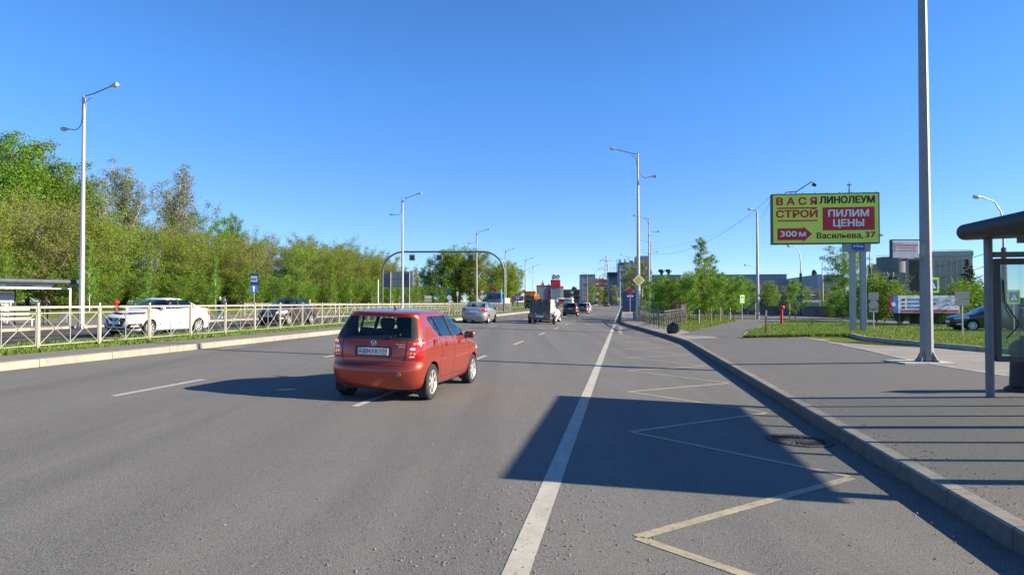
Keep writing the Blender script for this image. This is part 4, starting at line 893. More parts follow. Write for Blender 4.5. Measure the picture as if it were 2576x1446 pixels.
hook_lamp(1906, 110, 7.4, -1.7, 'far hooked street lamp half behind the slim footpath lamp')
hook_lamp(2069, 95, 8.2, 1.3, 'pale concrete hooked lamp left of the tall birch', True)
hook_lamp(2190, 70, 8.3, .9, 'dark hooked lamp pole right behind the billboard post', False)
hook_lamp(2527, 42, 7.9, -1.35, 'hooked street lamp rising above the shelter roof at right')
# ---------------------------------------------------------------- fences
def fence_mesh(L=2.05, H=1.07):
    a = MB(); a.bb(-.032, .032, -.032, .032, -.1, H + .1, 0, .006)
    b = MB(); e = .045; b.bb(e, L - e, -.024, .024, H - .05, H + .01); b.bb(e, L - e, -.013, .013, H - .185, H - .16); b.bb(e, L - e, -.013, .013, .07, .095)
    b.bb(e, e + .025, -.013, .013, .095, H - .05); b.bb(L - e - .025, L - e, -.013, .013, .095, H - .05); b.bb(L / 2 - .011, L / 2 + .011, -.0105, .0105, .095, H - .05)
    for x0, x1 in ((e + .02, L / 2), (L / 2, L - e - .02)):
        for s in (1, -1):
            p0, p1 = Vector((x0, s * .006, .09)), Vector((x1, s * .006, H - .17))
            if s < 0: p0.z, p1.z = p1.z, p0.z
            b.tube([p0, p1], .012, 4)
        b.lathe([(.0, -.016), (.036, -.014), (.036, .014), (0, .016)], 12, Matrix.Translation(((x0 + x1) / 2, 0, (H - .08) / 2)) @ Matrix.Rotation(PI / 2, 4, 'X'))
    return a, b
FA, FB = fence_mesh(); DARKF = mat('dark_fence_paint', (.1, .1, .1), .6, 0, .25, 6)
def fence(name, label, pts, m, group=None):
    t = thing(name, label, 'fence', (0, 0, 0), 0, group); pm_, bm_ = FA.mesh('post', m), FB.mesh('panel', m); acc = []
    for (a, b) in zip(pts[:-1], pts[1:]):
        a, b = Vector(a).to_2d(), Vector(b).to_2d(); n = max(1, round((b - a).length / 2.05)); acc += [(a + (b - a) * i / n, (b - a) / n) for i in range(n)]
    for k, (p, d) in enumerate(acc + [(acc[-1][0] + acc[-1][1], None)]):
        z = zt(*p); po = link('post', pm_, t, (p.x, p.y, z)); po.rotation_euler = (random.gauss(0, .006), random.gauss(0, .006), 0)
        if d is not None:
            q = p + d; z2 = zt(*q); o = link('panel', bm_, t, (p.x, p.y, z)); o.rotation_mode = 'ZYX'; o.rotation_euler = (0, -math.atan2(z2 - z, d.length), math.atan2(d.y, d.x)); o.scale = (d.length / 2.05, 1, 1)
            po.rotation_euler.z = math.atan2(d.y, d.x)
    return t
fence('metal_fence', 'long beige metal fence with crossed bars along the grassy median', [uv(-14.9, 9.2), uv(-14.9, 91)], BEIGE)
fence('metal_fence', 'beige crossed bar fence far behind the opposite carriageway', [uv(-35.5, 64), uv(-31.5, 78), uv(-31.5, 124)], BEIGE)
fence('metal_fence', 'dark grey crossed bar fence round the young trees by the kerb', [(10.75, 60.5), (9.6, 49), (8.95, 40.2), (12.6, 50)], DARKF)
# ---------------------------------------------------------------- signs
def sign_post(t, h, r=.03, m=GALV): MB().tube([(0, 0, -.1), (0, 0, h)], r, 8).build('post', m, t, True)
def plate(name, t, poly, y, m, th=.012): return MB().prism(poly, lambda p, h: Vector((p[0], h, p[1])), y, y + th).build(name, m, t)
def rect(x0, x1, z0, z1): return [(x0, z0), (x1, z0), (x1, z1), (x0, z1)]
def disc(r, cz, cx=0, n=24): return [(cx + r * math.cos(2 * PI * k / n), cz + r * math.sin(2 * PI * k / n)) for k in range(n)]
t = thing('bus_stop_sign', 'blue bus stop sign above a round blue sign behind the fence', 'sign', px(639, 49))
z1 = zpx(688, 49) - t.location.z; z0 = zpx(716, 49) - t.location.z; sign_post(t, z1)
plate('bus_panel', t, rounded(rect(-.27, .3, z0, z1), .03), -.05, BLUE_S); zm = (z0 + z1) / 2; pl = plate('white_panel', t, rect(-.23, .23, zm - .2, zm + .22), -.056, WHITE, .004)
mb = MB(); mb.bb(-.17, .17, -.062, -.057, zm - .04, zm + .08); mb.lathe([(.03, -.003), (.03, .003)], 12, Matrix.Translation((-.1, -.0595, zm - .05)) @ Matrix.Rotation(PI / 2, 4, 'X')); mb.lathe([(.03, -.003), (.03, .003)], 12, Matrix.Translation((.1, -.0595, zm - .05)) @ Matrix.Rotation(PI / 2, 4, 'X')); bs = mb.build('bus_symbol', INK, pl)
mb = MB()
for k in range(4): mb.bb(-.15 + k * .078, -.085 + k * .078, -.064, -.0625, zm + .02, zm + .065)
mb.build('bus_symbol_window', WHITE, pl)
zc = zpx(726.5, 49) - t.location.z; M = MB().prism(disc(.3, zc), lambda p, h: Vector((p[0] * .78, h + p[0] * .5, p[1])), -.05, -.04).build('round_panel', BLUE_S, t); MB().prism([(-.03, zc - .2), (.03, zc - .2), (.03, zc + .08), (.1, zc + .08), (0, zc + .22), (-.1, zc + .08), (-.03, zc + .08)], lambda p, h: Vector((p[0] * .78, h + p[0] * .5, p[1])), -.056, -.051).build('arrow', WHITE, M)
def diamond(s, z): return [(0, z - s), (s, z), (0, z + s), (-s, z)]
p = px(1606, 55); t = thing('priority_sign', 'yellow and white priority road diamond fixed on the lamp post', 'sign', (p.x, p.y - .2, p.z)); zc = zpx(705, 55) - p.z
plate('white_panel', t, rounded(diamond(.5, zc), .04), -.02, WHITE); plate('grey_rim', t, rounded(diamond(.53, zc), .04), -.008, GREYP); plate('yellow_panel', t, rounded(diamond(.32, zc), .05), -.027, YEL_S, .005); MB().bb(-.1, .1, .0, .12, zc - .04, zc + .04).build('clamp', GALV, t)
t = thing('no_stopping_sign', 'round red and blue no stopping sign on a post by the far pavement', 'sign', px(1585, 78)); z = t.location.z; zc = zpx(733, 78) - z; sign_post(t, zc + .3, .035)
plate('red_ring', t, disc(.36, zc), -.05, RED); plate('blue_disc', t, disc(.27, zc), -.056, BLUE_S, .004)
mb = MB()
for s in (1, -1): mb.box((0, -.06 - s * .001, zc), (.07, .004, .56), 0, Matrix.Rotation(s * R(45), 3, 'Y'))
mb.build('red_cross', RED, t); plate('arrow_plate', t, rect(-.36, .36, zc - .62, zc - .44), -.05, WHITE); MB().prism([(-.2, zc - .55), (.1, zc - .55), (.1, zc - .58), (.2, zc - .53), (.1, zc - .48), (.1, zc - .51), (-.2, zc - .51)], lambda p, h: Vector((p[0], h, p[1])), -.056, -.051).build('arrow', INK, t)
def crossing(x, Y, yc, s, label, rz=0, h=None):
    t = thing('crossing_sign', label, 'sign', px(x, Y), rz); zc = zpx(yc, Y) - t.location.z; sign_post(t, zc + s, .035)
    plate('backing', t, rect(-s, s, zc - s * 1.15, zc + s * 1.15), -.05, GREEN_FL); plate('blue_panel', t, rect(-s * .72, s * .72, zc - s * .8, zc + s * .8), -.056, BLUE_S, .004); pl = plate('white_triangle', t, [(-s * .55, zc - s * .5), (s * .55, zc - s * .5), (0, zc + s * .55)], -.0605, WHITE, .003)
    mb = MB(); k = s * .5
    for q in (rect(-.06 * k, .1 * k, zc - .1 * k, zc + .35 * k), disc(.12 * k, zc + .52 * k, .03 * k, 8), [(-.1 * k, zc - .8 * k), (.06 * k, zc - .8 * k), (.08 * k, zc - .1 * k), (-.04 * k, zc - .1 * k)], [(.15 * k, zc - .8 * k), (.3 * k, zc - .8 * k), (.12 * k, zc - .1 * k), (0, zc - .1 * k)]): mb.prism(q, lambda p, h: Vector((p[0], h, p[1])), -.0625, -.0607)
    mb.build('walking_figure', INK, pl); return t
crossing(2344, 26.5, 717, .26, 'green bordered pedestrian crossing sign behind the tall pole')
crossing(1866, 55, 752, .27, 'green bordered pedestrian crossing sign among the young trees', R(35))
crossing(2549, 33, 747, .3, 'blue pedestrian crossing sign seen through the shelter glass')
t = thing('road_sign', 'back of a grey rectangular road sign with two plates by the street', 'sign', px(2420, 30)); z = t.location.z; sign_post(t, zpx(733, 30) - z, .03); 
plate('upper_plate', t, rect(-.32, .32, zpx(752, 30) - z, zpx(733, 30) - z), -.03, mat('sign_back', (.16, .19, .2), .6)); plate('lower_plate', t, rect(-.32, .32, zpx(768, 30) - z, zpx(753.5, 30) - z), -.03, MATS['sign_back'])
t = thing('road_sign', 'back of grey square and round signs beside the billboard post', 'sign', px(2197, 39)); z = t.location.z; sign_post(t, zpx(735, 39) - z, .03); plate('square_plate', t, rounded(rect(-.3, .3, zpx(755, 39) - z, zpx(735, 39) - z), .05), -.03, MATS['sign_back']); plate('round_plate', t, disc(.29, zpx(767, 39) - z), -.03, MATS['sign_back']); plate('lower_plate', t, rect(-.27, .27, zpx(786, 39) - z, zpx(777, 39) - z), -.03, MATS['sign_back'])
def mini(x, Y, y0, y1, wpx, shape, m, label, name='road_sign', extra=None):
    t = thing(name, label, 'sign', px(x, Y)); z = t.location.z; a, b = zpx(y1, Y) - z, zpx(y0, Y) - z; w_ = wpx * Y / FPX / 2; sign_post(t, b, .035)
    poly = disc((b - a) / 2, (a + b) / 2) if shape == 'o' else ([(-w_, b), (0, a), (w_, b)] if shape == 'v' else rect(-w_, w_, a, b))
    plate('panel', t, poly, -.06, m)
    if extra: extra(t, a, b, w_)
    return t
mini(1130, 90, 742, 754, 12, 'o', WHITE, 'round white sign below a green sign beyond the fence', extra=lambda t, a, b, w_: plate('green_panel', t, rect(-.25, .3, b + .1, b + .8), -.06, mat('dark_green_sign', (.02, .12, .07), .5)))
mini(1151, 92, 733, 744, 5, 'r', WHITE, 'narrow white rectangular sign on a thin post by the trees')
mini(1213, 105, 731, 740, 9, 'v', WHITE, 'white triangular give way sign above a round one', extra=lambda t, a, b, w_: plate('round_panel', t, disc(.3, a - .4), -.06, WHITE))
mini(1318, 170, 729, 736, 8, 'r', GREYP, 'small dark diamond sign left of the orange truck')
mini(1504, 230, 735, 742, 7, 'r', YEL_S, 'tiny yellow and blue sign before the brick works', extra=lambda t, a, b, w_: plate('blue_panel', t, rect(-.4, .4, a - 1, a - .1), -.06, BLUE_S))
mini(1474, 230, 738, 744, 6, 'o', RED, 'tiny round red sign before the ribbed tower')
mini(1557, 180, 748, 756, 7, 'r', GREEN_FL, 'small light green crossing sign before the grey glass works')
mini(1655, 80, 731, 741, 10, 'o', RED, 'small red round sign half hidden behind the young birch')
t = thing('advert_board', 'low green and white advert board at the foot of the wood', 'advert board', px(1077, 100)); z = t.location.z; plate('panel', t, rect(-.55, .55, zpx(760, 100) - z, zpx(752, 100) - z), -.05, mat('pale_green', (.4, .55, .25), .6)); plate('upper_panel', t, rect(-.5, .5, zpx(750.5, 100) - z, zpx(744, 100) - z), -.05, WHITE); MB().tube([(0, 0, -.1), (0, 0, zpx(745, 100) - z)], .04, 6).build('post', DARK, t)
# gantry over the opposite carriageway
def gantry():
    Y = 84.0; a, b = px(962, Y), px(1268, Y); t = thing('sign_gantry', 'arched steel gantry with square signals over the opposite carriageway', 'gantry', a); d = b - a; H = zpx(633.5, Y) - a.z; W = d.x; rr = 2.6; r = .115; dz = b.z - a.z
    pts = [(0, 0, 0), (0, 0, H - rr)] + [(rr - rr * math.cos(q), 0, H - rr + rr * math.sin(q)) for q in np.linspace(.15, PI / 2, 9)] + [(W - rr + rr * math.sin(q), 0, H - rr + rr * math.cos(q) + .02) for q in np.linspace(0, PI / 2 - .15, 9)] + [(W, 0, H - rr), (W, 0, dz)]
    MB().tube(pts, r, 12).build('arch', mat('gantry_steel', (.13, .14, .14), .5, .3, .15, 5), t, True)
    for x, yb, ye in ((1037, 641, 655), (1106, 641, 655), (1185, 640, 654)):
        X = at(x, 700, Y).x - a.x; z1, z0 = zpx(yb, Y) - a.z, zpx(ye, Y) - a.z; s = .35
        o = MB().bb(X - s, X + s, -.12, .12, z0, z1, 0, .04).build('signal_box', mat('slate_metal', (.1, .13, .17), .5, .1), t, True); MB().bb(X - s * .62, X + s * .62, -.128, -.118, z0 + .13, z1 - .13).build('signal_face', DARK, o)
        MB().tube([(X - .15, 0, z1), (X - .15, 0, H)], .02, 6).build('hanger', DARK, o); MB().tube([(X + .15, 0, z1), (X + .15, 0, H)], .02, 6).build('hanger', DARK, o)
    for X, z in ((0, 0), (W, dz)): MB().bb(X - .3, X + .3, -.3, .3, z - .05, z + .06).build('base_plate', GALV, t)
gantry()
Y = 97.0; p = px(1001, Y); t = thing('direction_board', 'back of a large dark grey panelled direction board on posts', 'direction board', p); z0, z1 = zpx(722, Y) - p.z, zpx(683.5, Y) - p.z; hw = 36.5 * Y / FPX
for i in range(4):
    for j in range(2): MB().bb(-hw + i * hw / 2 + .03, -hw + (i + 1) * hw / 2 - .03, -.02, .02, z0 + j * (z1 - z0) / 2 + .03, z0 + (j + 1) * (z1 - z0) / 2 - .03).build('panel', mat('board_back', (.15, .18, .22), .5, .1), t)
mb = MB(); mb.bb(-hw, hw, -.0, .05, z0, z1); mb.build('frame', DARK, t)
for x in (-18.5, 29): X = x * Y / FPX; MB().tube([(X, -.1, -.1), (X, -.1, z1 - .05)], .075, 8).build('post', GALV, t, True)
t = thing('marker_pole', 'short white pole left of the gantry leg', 'pole', px(951, 88)); MB().tube([(0, 0, 0), (0, 0, 4.1)], .07, 8).build('shaft', WHITE, t, True); MB().lathe([(.09, 0), (.05, .05), (0, .06)], 10, Matrix.Translation((0, 0, 4.1))).build('cap', WHITE, t, True)
t = thing('marker_post', 'yellow post standing behind the grey saloon', 'post', px(779, 55)); MB().tube([(0, 0, 0), (0, 0, 1.55)], .05, 8).build('shaft', YEL_S, t, True); MB().tube([(0, 0, 1.55), (0, 0, 1.62)], .055, 8).build('cap', WHITE, t, True)
def hydrant(x, Y, h, label):
    t = thing('hydrant_post', label, 'hydrant post', px(x, Y)); MB().tube([(0, 0, 0), (0, 0, h)], .09, 12).build('shaft', RED, t, True); MB().lathe([(.0, -.02), (.2, 0), (.22, .12), (.17, .2), (0, .22)], 14, Matrix.Translation((0, 0, h - .06))).build('cap', RED, t, True)
hydrant(1966, 47.5, 1.15, 'red capped post standing on the lawn left of the billboard'); hydrant(292, 47, 1.25, 'red capped post behind the white saloon')
t = thing('wooden_stake', 'rusty brown stake with pale top at the lawn corner', 'stake', px(1926, 32)); MB().box((0, 0, .42), (.07, .04, .95), 0, Matrix.Rotation(R(2), 3, 'Y'), .008).build('shaft', RUST, t); MB().box((.025, 0, 1.02), (.06, .035, .3), 0, Matrix.Rotation(R(2), 3, 'Y')).build('tip', mat('pale_wood', (.5, .42, .28), .8), t)
# ---------------------------------------------------------------- billboard
def billboard():
    Y = 36.5; p = px(2158, Y); yaw = R(-7); t = thing('billboard', 'yellow green billboard with red and black lettering on twin posts', 'billboard', (p.x, p.y, p.z), yaw); k = Y / FPX; W, Hh = 5.5, 2.72; cx = -1.68; zb = zpx(613.5, Y) - p.z; YG = mat('billboard_vinyl', (.74, .79, .1), .5, 0, .05, .8, .15, 3); RD = mat('poster_red', (.5, .018, .025), .5, 0, .05, 2)
    pn = MB().bb(cx - W / 2 + .05, cx + W / 2 - .05, -.2, -.18, zb + .06, zb + Hh - .05).build('poster', YG, t)
    MB().bb(cx - W / 2, cx + W / 2, -.18, .18, zb, zb + Hh).build('frame', mat('frame_dark', (.05, .055, .07), .6), t)
    bd = MB(); 
    for q in ((cx - W / 2, cx + W / 2, zb, zb + .055), (cx - W / 2, cx + W / 2, zb + Hh - .045, zb + Hh)): bd.bb(q[0], q[1], -.215, -.182, q[2], q[3])
    for q in (cx - W / 2, cx + W / 2 - .045): bd.bb(q, q + .045, -.213, -.182, zb + .055, zb + Hh - .045)
    bd.build('border', MATS['frame_dark'], t)
    u = lambda a: cx - W / 2 + a * W; v = lambda b: zb + Hh * (1 - b); ro = (PI / 2, 0, 0); F = -.205   # a, b: fractions of the poster, b from the top
    def tx(s, a0, a1, b, size, m, bold, nm): return text(s, size, m, nm, t, (u((a0 + a1) / 2), F, v(b)), ro, bold, width=(a1 - a0) * W, ext=.003)
    tx('В А С Я', .045, .42, .16, .52, RD, .024, 'lettering'); tx('СТРОЙ', .04, .425, .41, .52, RD, .024, 'lettering'); tx('ЛИНОЛЕУМ', .45, .955, .145, .50, INK, .022, 'lettering'); tx('Васильева,', .42, .845, .845, .42, INK, .011, 'lettering'); tx('37', .868, .96, .832, .42, INK, .011, 'lettering')
    for b in (.285, .535): MB().bb(u(.05), u(.425), F - .003, F + .003, v(b + .013), v(b - .013)).build('underline', RD, t)
    rb = MB().bb(u(.475), u(.955), F - .003, F + .002, v(.735), v(.28)).build('red_box', RD, t)
    text('ПИЛИМ', .5, WHITE, 'lettering', rb, (u(.715), F - .006, v(.41)), ro, .018, width=.37 * W); text('ЦЕНЫ', .5, WHITE, 'lettering', rb, (u(.715), F - .006, v(.60)), ro, .018, width=.28 * W)
    ar = MB().prism([(u(.05), v(.92)), (u(.29), v(.92)), (u(.29), v(.955)), (u(.375), v(.80)), (u(.29), v(.645)), (u(.29), v(.685)), (u(.05), v(.685))], lambda q, h: Vector((q[0], h, q[1])), F - .003, F + .002).build('arrow', RD, t)
    text('300', .42, WHITE, 'lettering', ar, (u(.155), F - .006, v(.80)), ro, .014, width=.15 * W); text('м', .42, WHITE, 'lettering', ar, (u(.285), F - .006, v(.80)), ro, .014, width=.06 * W)
    for X in (-.26, .27):
        MB().bb(X - .135, X + .135, -.14, .14, -.1, zb - .36, 0, .01).build('post', mat('billboard_post', (.36, .37, .36), .55, .1, .08, 3), t)
    pl = MB().bb(-.72, .6, -.2, .16, zb - .42, zb - .005).build('name_plate', mat('plate_grey', (.3, .32, .33), .5), t); bl = MB().bb(-.36, .3, -.21, -.195, zb - .3, zb - .015).build('blue_plate', BLUE_S, t); MB().bb(-.3, .26, -.208, -.195, zb - .4, zb - .31).build('strip_plate', mat('mid_blue', (.04, .15, .45), .5), t)
    text('Russ', .2, WHITE, 'lettering', bl, (.06, -.214, zb - .13), ro, .004, width=.33); MB().lathe([(.055, 0), (.055, .003), (.0, .003)], 14, Matrix.Translation((-.22, -.21, zb - .13)) @ Matrix.Rotation(PI / 2, 4, 'X')).build('logo_disc', WHITE, bl); MB().prism([(-.235, zb - .16), (-.195, zb - .13), (-.235, zb - .1)], lambda q, h: Vector((q[0], h, q[1])), -.216, -.2135).build('logo_mark', BLUE_S, bl)
    mb = MB(); zt_ = zb + Hh; mb.tube([(cx - 2.05, 0, zt_), (cx - 2.0, -.1, zt_ + .1), (cx - 1.5, -.3, zt_ + .1), (cx - 1.5, 0, zt_)], .025, 6); mb.tube([(cx - 1.5, -.3, zt_ + .1), (cx - .92, -.9, zt_ + .5), (cx - .85, -1.0, zt_ + .46)], .025, 6); ar = mb.build('lamp_arm', DARK, t); MB().box((cx - .8, -1.0, zt_ + .33), (.2, .16, .14), 0, Matrix.Rotation(R(25), 3, 'Y'), .02).build('floodlight', DARK, ar)
    mb = MB(); mb.tube([(.0 + cx + 1.3, 0, zt_), (cx + 1.3, 0, zt_ + .65)], [.04, .012], 6); mb.tube([(cx + 1.2, 0, zt_ + .45), (cx + 1.4, 0, zt_ + .45)], .03, 6); mb.build('spike', DARK, t)
    for a in np.linspace(.07, .98, 9): MB().tube([(u(a), -.1, zt_), (u(a), -.1, zt_ + .07)], .02, 6).build('hook', DARK, t)
billboard()
# information board hung on the tall pole
p = px(2330, 17.35); k = 17.3 / FPX; X0, X1 = at(2243, 600, 17.2).x - p.x, at(2311, 600, 17.2).x - p.x; za, zb_ = zpx(648.5, 17.2) - p.z, zpx(605, 17.2) - p.z
t = thing('information_board', 'pale grey route information board hung on the tall pole', 'information board', (p.x, p.y - .1, p.z)); MB().bb(X0 + .02, X1, -.05, .05, za, zb_ - .02, 0, .008).build('cabinet', mat('board_grey', (.42, .45, .5), .5), t)
mb = MB(); mb.bb(X0, X1 + .1, -.02, .05, zb_, zb_ + .03); mb.bb(X1 - .3, X1 + .1, -.04, .04, za - .06, za - .015); mb.bb(X0, X0 + .018, -.06, .06, za, zb_); mb.build('bracket', DARK, t)
MB().bb(X0 + .03, X1 - .01, -.056, -.05, zb_ - .125, zb_ - .105).build('red_stripe', RED, t); mb = MB()
PR = mat('faded_red', (.45, .2, .22), .6)
text('19', .06, PR, 'route_number', t, (X0 + .09, -.053, zb_ - .18), (PI / 2, 0, 0)); text('57', .06, PR, 'route_number', t, (X0 + .09, -.053, zb_ - .25), (PI / 2, 0, 0))
for r_ in range(2):
    for c_ in range(9): w_ = random.uniform(.018, .04); mb.bb(X0 + .17 + c_ * .052, X0 + .17 + c_ * .052 + w_, -.053, -.049, zb_ - .198 - r_ * .07, zb_ - .165 - r_ * .07)
mb.bb(X0 + .1, X0 + .3, -.053, -.049, zb_ - .075, zb_ - .06); mb.bb(X0 + .06, X0 + .085, -.053, -.049, zb_ - .08, zb_ - .05); mb.build('dot_text', PR, t)
# blue and white advert by the street
def advert():
    Y = 44.0; p = px(2330, Y); t = thing('advert_board', 'white blue and red car parts advert board behind the tall pole', 'advert board', p); z0, z1 = zpx(787, Y) - p.z, zpx(743, Y) - p.z; f = lambda x: at(x, 760, Y).x - p.x
    MB().bb(f(2252), f(2412), -.06, .06, z0, z1).build('panel', mat('advert_white', (.6, .64, .7), .5), t); MB().bb(f(2244), f(2258), -.068, -.058, z0, z1).build('blue_band', mat('mid_blue', (.04, .15, .45), .5), t); MB().prism([(f(2236), z0), (f(2243.9), z0), (f(2243.9), z1), (f(2238), z1 - .15)], lambda q, h: Vector((q[0], h, q[1])), -.06, .06).build('red_band', RED, t)
    MB().prism(disc(.14, (z0 + z1) / 2, f(2246)), lambda q, h: Vector((q[0], h, q[1])), -.075, -.069).build('white_disc', WHITE, t); MB().bb(f(2265), f(2410), -.068, -.061, z0 + .04, z0 + .2).build('red_strip', mat('advert_red', (.4, .04, .09), .5), t)
    for i, s in enumerate(('АВТОИНСТРУМЕНТ', 'АВТОАКСЕССУАРЫ', 'АВТОХИМИЯ')):
        z = z1 - .28 - i * .25; text(s, .19, MATS['mid_blue'], 'lettering', t, (f(2281), -.064, z), (PI / 2, 0, 0), .004, 'LEFT'); mb = MB(); mb.bb(f(2267), f(2275), -.066, -.06, z - .07, z + .06, 0); mb.build('icon', (INK, RED, INK)[i], t)
    for x in (2262, 2400): MB().tube([(f(x), .05, -.1), (f(x), .05, z0)], .06, 6).build('post', DARK, t)
advert()
# ---------------------------------------------------------------- bus shelters
ROOFM = mat('shelter_roof', (.022, .023, .026), .55, .1, .2, 3); FRAMEP = mat('shelter_frame', (.15, .16, .18), .5, .2, .12, 5)
def roof_profile(w_, th):                               # across the shelter: bullnose front, thinner back
    r = th / 2; return [(r * (1 - math.cos(a)), r * math.sin(a)) for a in np.linspace(-PI / 2, PI / 2, 10)] + [(w_ * .5, r * 1.15), (w_, r * .9), (w_, -r * .4), (w_ * .5, -r * .7)]
def shelter_right():
    y0, y1 = 5.75, 11.55; org = uv(5.65, y1); t = thing('bus_shelter', 'dark roofed glass bus shelter with steel posts on the near pavement', 'bus shelter', org, -RH); L = (y1 - y0) / math.cos(RH)
    # local: x across (0 = kerb side edge of the roof), y along the road (0 = far end, -L = near end)
    zr = 2.76; g0 = org.z; gz = lambda x, y: zt(*((t.matrix_basis @ Vector((x, y, 0))).to_2d())) - org.z
    t.matrix_basis; mb = MB(); pr = roof_profile(3.05, .27); n = 12
    ys = [0 - .13 * (1 - math.cos(a)) for a in np.linspace(PI / 2, 0, 6)]
    prof = []
    for y in np.linspace(0, -L, 14):
        s = 1; prof.append([(p[0], y, zr + p[1] * s) for p in pr])
    vs = [q for r_ in prof for q in r_]; m = len(pr); mb.add(vs, [[i * m + k, i * m + (k + 1) % m, (i + 1) * m + (k + 1) % m, (i + 1) * m + k] for i in range(len(prof) - 1) for k in range(m)] + [list(range(m)), list(range((len(prof) - 1) * m, len(prof) * m))[::-1]])
    mb.build('roof', ROOFM, t, True, angle=50)
    bays = 6; xf, xb = .4, 2.3
    for i in range(bays + 1):
        y = -.18 - i * (L - .4) / bays
        MB().tube([(xb, y, gz(xb, y)), (xb, y, zr - .1)], .048, 8).build('back_post', FRAMEP, t, True)
        if i in (0, 3, 6): MB().tube([(xf, y, gz(xf, y)), (xf, y, zr - .12)], .064, 16).build('front_post', FRAMEP, t, True)
        if i < bays: MB().bb(xb - .006, xb + .006, y - (L - .4) / bays + .05, y - .05, .62, 2.42).build('back_pane', PANE, t)
    mb = MB(); mb.bb(xb - .03, xb + .03, -L + .2, -.2, 2.43, 2.5); mb.build('back_rail', FRAMEP, t); mb = MB(); mb.bb(xb - .03, xb + .03, -L + .2, -.2, .54, .6); mb.build('lower_rail', FRAMEP, t)
    y = -.18
    MB().bb(xf + .07, xb, y - .03, y + .03, 2.32, 2.41).build('end_beam', FRAMEP, t)
    pn = MB(); pn.bb(xf + .09, xf + .16, y - .05, y + .05, .6, 2.3); pn.bb(xb - .14, xb - .04, y - .05, y + .05, .6, 2.3); pn.bb(xf + .16, xb - .14, y - .05, y + .05, 2.2, 2.3); pn.bb(xf + .16, xb - .14, y - .05, y + .05, .6, .69); pn.bb(xf + .05, xf + .095, y - .02, y + .02, .62, .68); o = pn.build('end_frame', mat('end_frame_dark', (.06, .065, .075), .5), t)
    MB().bb(xf + .16, xb - .14, y - .006, y + .006, .69, 2.2).build('end_pane', glassmat('dusty_glass', (.82, .9, .88), .03, .17, .06, (.38, .45, .42)), t)
    mb = MB(); mb.tube([(xf + .21, y - .02, 1.95), (xf + .22, y - .03, 1.6), (xf + .3, y - .06, 1.42), (xf + .4, y - .07, 1.25), (xf + .37, y - .06, 1.15), (xf + .24, y - .03, .98)], .012, 6); mb.build('loose_seal', BLACK, t, True)
    MB().bb(xf + .1, xb, -.9, -.82, 2.5, 2.6).build('cross_beam', FRAMEP, t)
    b = MB(); b.bb(1.75, 2.05, -L + .5, -2.2, .44, .48); t2 = b.build('bench', FRAMEP, t)
    return t
shelter_right()
p = px(2574, 11.9); t = thing('litter_bin', 'black domed litter bin half behind the shelter end panel', 'litter bin', p); mb = MB(); mb.lathe([(.3, 0), (.3, .05), (.22, .1), (.2, .62), (.23, .66), (.23, .7)], 20); mb.build('drum', BLACK, t, True); MB().lathe([(.23, .7), (.21, .8), (.13, .88), (.05, .9), (.05, .96), (.0, .97)], 20).build('lid', BLACK, t, True)
def shelter_left():
    Y = 40.0; b = px(176, Y); t = thing('bus_shelter', 'dark roofed bus shelter with white name board across the road', 'bus shelter', b, -RH + R(64)); zr = zpx(710, Y) - b.z; f = 1.0
    # local x runs away from the right end post (negative = along the shelter), y away from the road
    L = 8.4; mb = MB(); pr = [(-.55 + .14 * (1 - math.cos(a)), .15 * math.sin(a)) for a in np.linspace(-PI / 2, PI / 2, 9)] + [(.6, .16), (1.7, .1), (1.7, -.08), (.6, -.1)]; m = len(pr); xs = [.5, .44, .3, -L / 2, -L]
    vs = [(x, p[0], zr + p[1] * (.4 if i == 0 else .8 if i == 1 else 1)) for i, x in enumerate(xs) for p in pr]; mb.add(vs, [[i * m + k, i * m + (k + 1) % m, (i + 1) * m + (k + 1) % m, (i + 1) * m + k] for i in range(len(xs) - 1) for k in range(m)] + [list(range(m)), list(range((len(xs) - 1) * m, len(xs) * m))]); mb.build('roof', mat('old_shelter_roof', (.07, .08, .1), .6, .1, .3, 2), t, True, angle=50)
    PL = mat('pale_frame', (.5, .52, .5), .5, .1, .1, 4)
    for x in (0, -L / 2 - .2, -L + .3): MB().bb(x - .05, x + .05, -.05, .05, -.1, zr - .1).build('front_post', PL, t)
    MB().bb(-L + .3, 0, -.03, .03, zr - .42, zr - .34).build('front_beam', PL, t); sg = MB().bb(-4.75, -1.0, -.09, -.03, zr - .42, zr - .14).build('name_board', mat('board_white', (.78, .78, .8), .5, 0, .04), t); text('Молкомбинат', .2, GREYP, 'lettering', sg, (-2.55, -.094, zr - .24), (PI / 2, 0, 0), .001)
    for i in range(7):
        x = -2.3 - i * .95; MB().bb(x - .03, x + .03, 1.3, 1.36, -.05, zr - .12).build('back_post', DARK, t)
        if i < 6: MB().bb(x - .92, x - .03, 1.32, 1.335, .35, 2.0).build('back_pane', PANE, t)
    MB().bb(-L, -2.3, 1.29, 1.37, 2.0, 2.07).build('back_rail', DARK, t); tt = MB().bb(-3.2, -2.4, 1.2, 1.26, 1.35, 1.95).build('timetable', mat('timetable_grey', (.35, .37, .42), .6), t); MB().bb(-3.15, -2.45, 1.19, 1.199, 1.78, 1.85).build('timetable_header', PR, tt)
    for z in (.98, .72, .46): MB().bb(-L, -1.7, .75 + (.2 if z > .6 else 0), .8 + (.2 if z > .6 else 0), z - .06, z + .06).build('bench_slat', PL, t)
    MB().bb(-L, -1.6, .45, .82, .4, .45).build('bench_seat', PL, t)
    for x in (-1.75, -4, -6.5): MB().bb(x - .03, x + .03, .45, .5, -.05, .4).build('bench_leg', PL, t)
    return t
shelter_left()
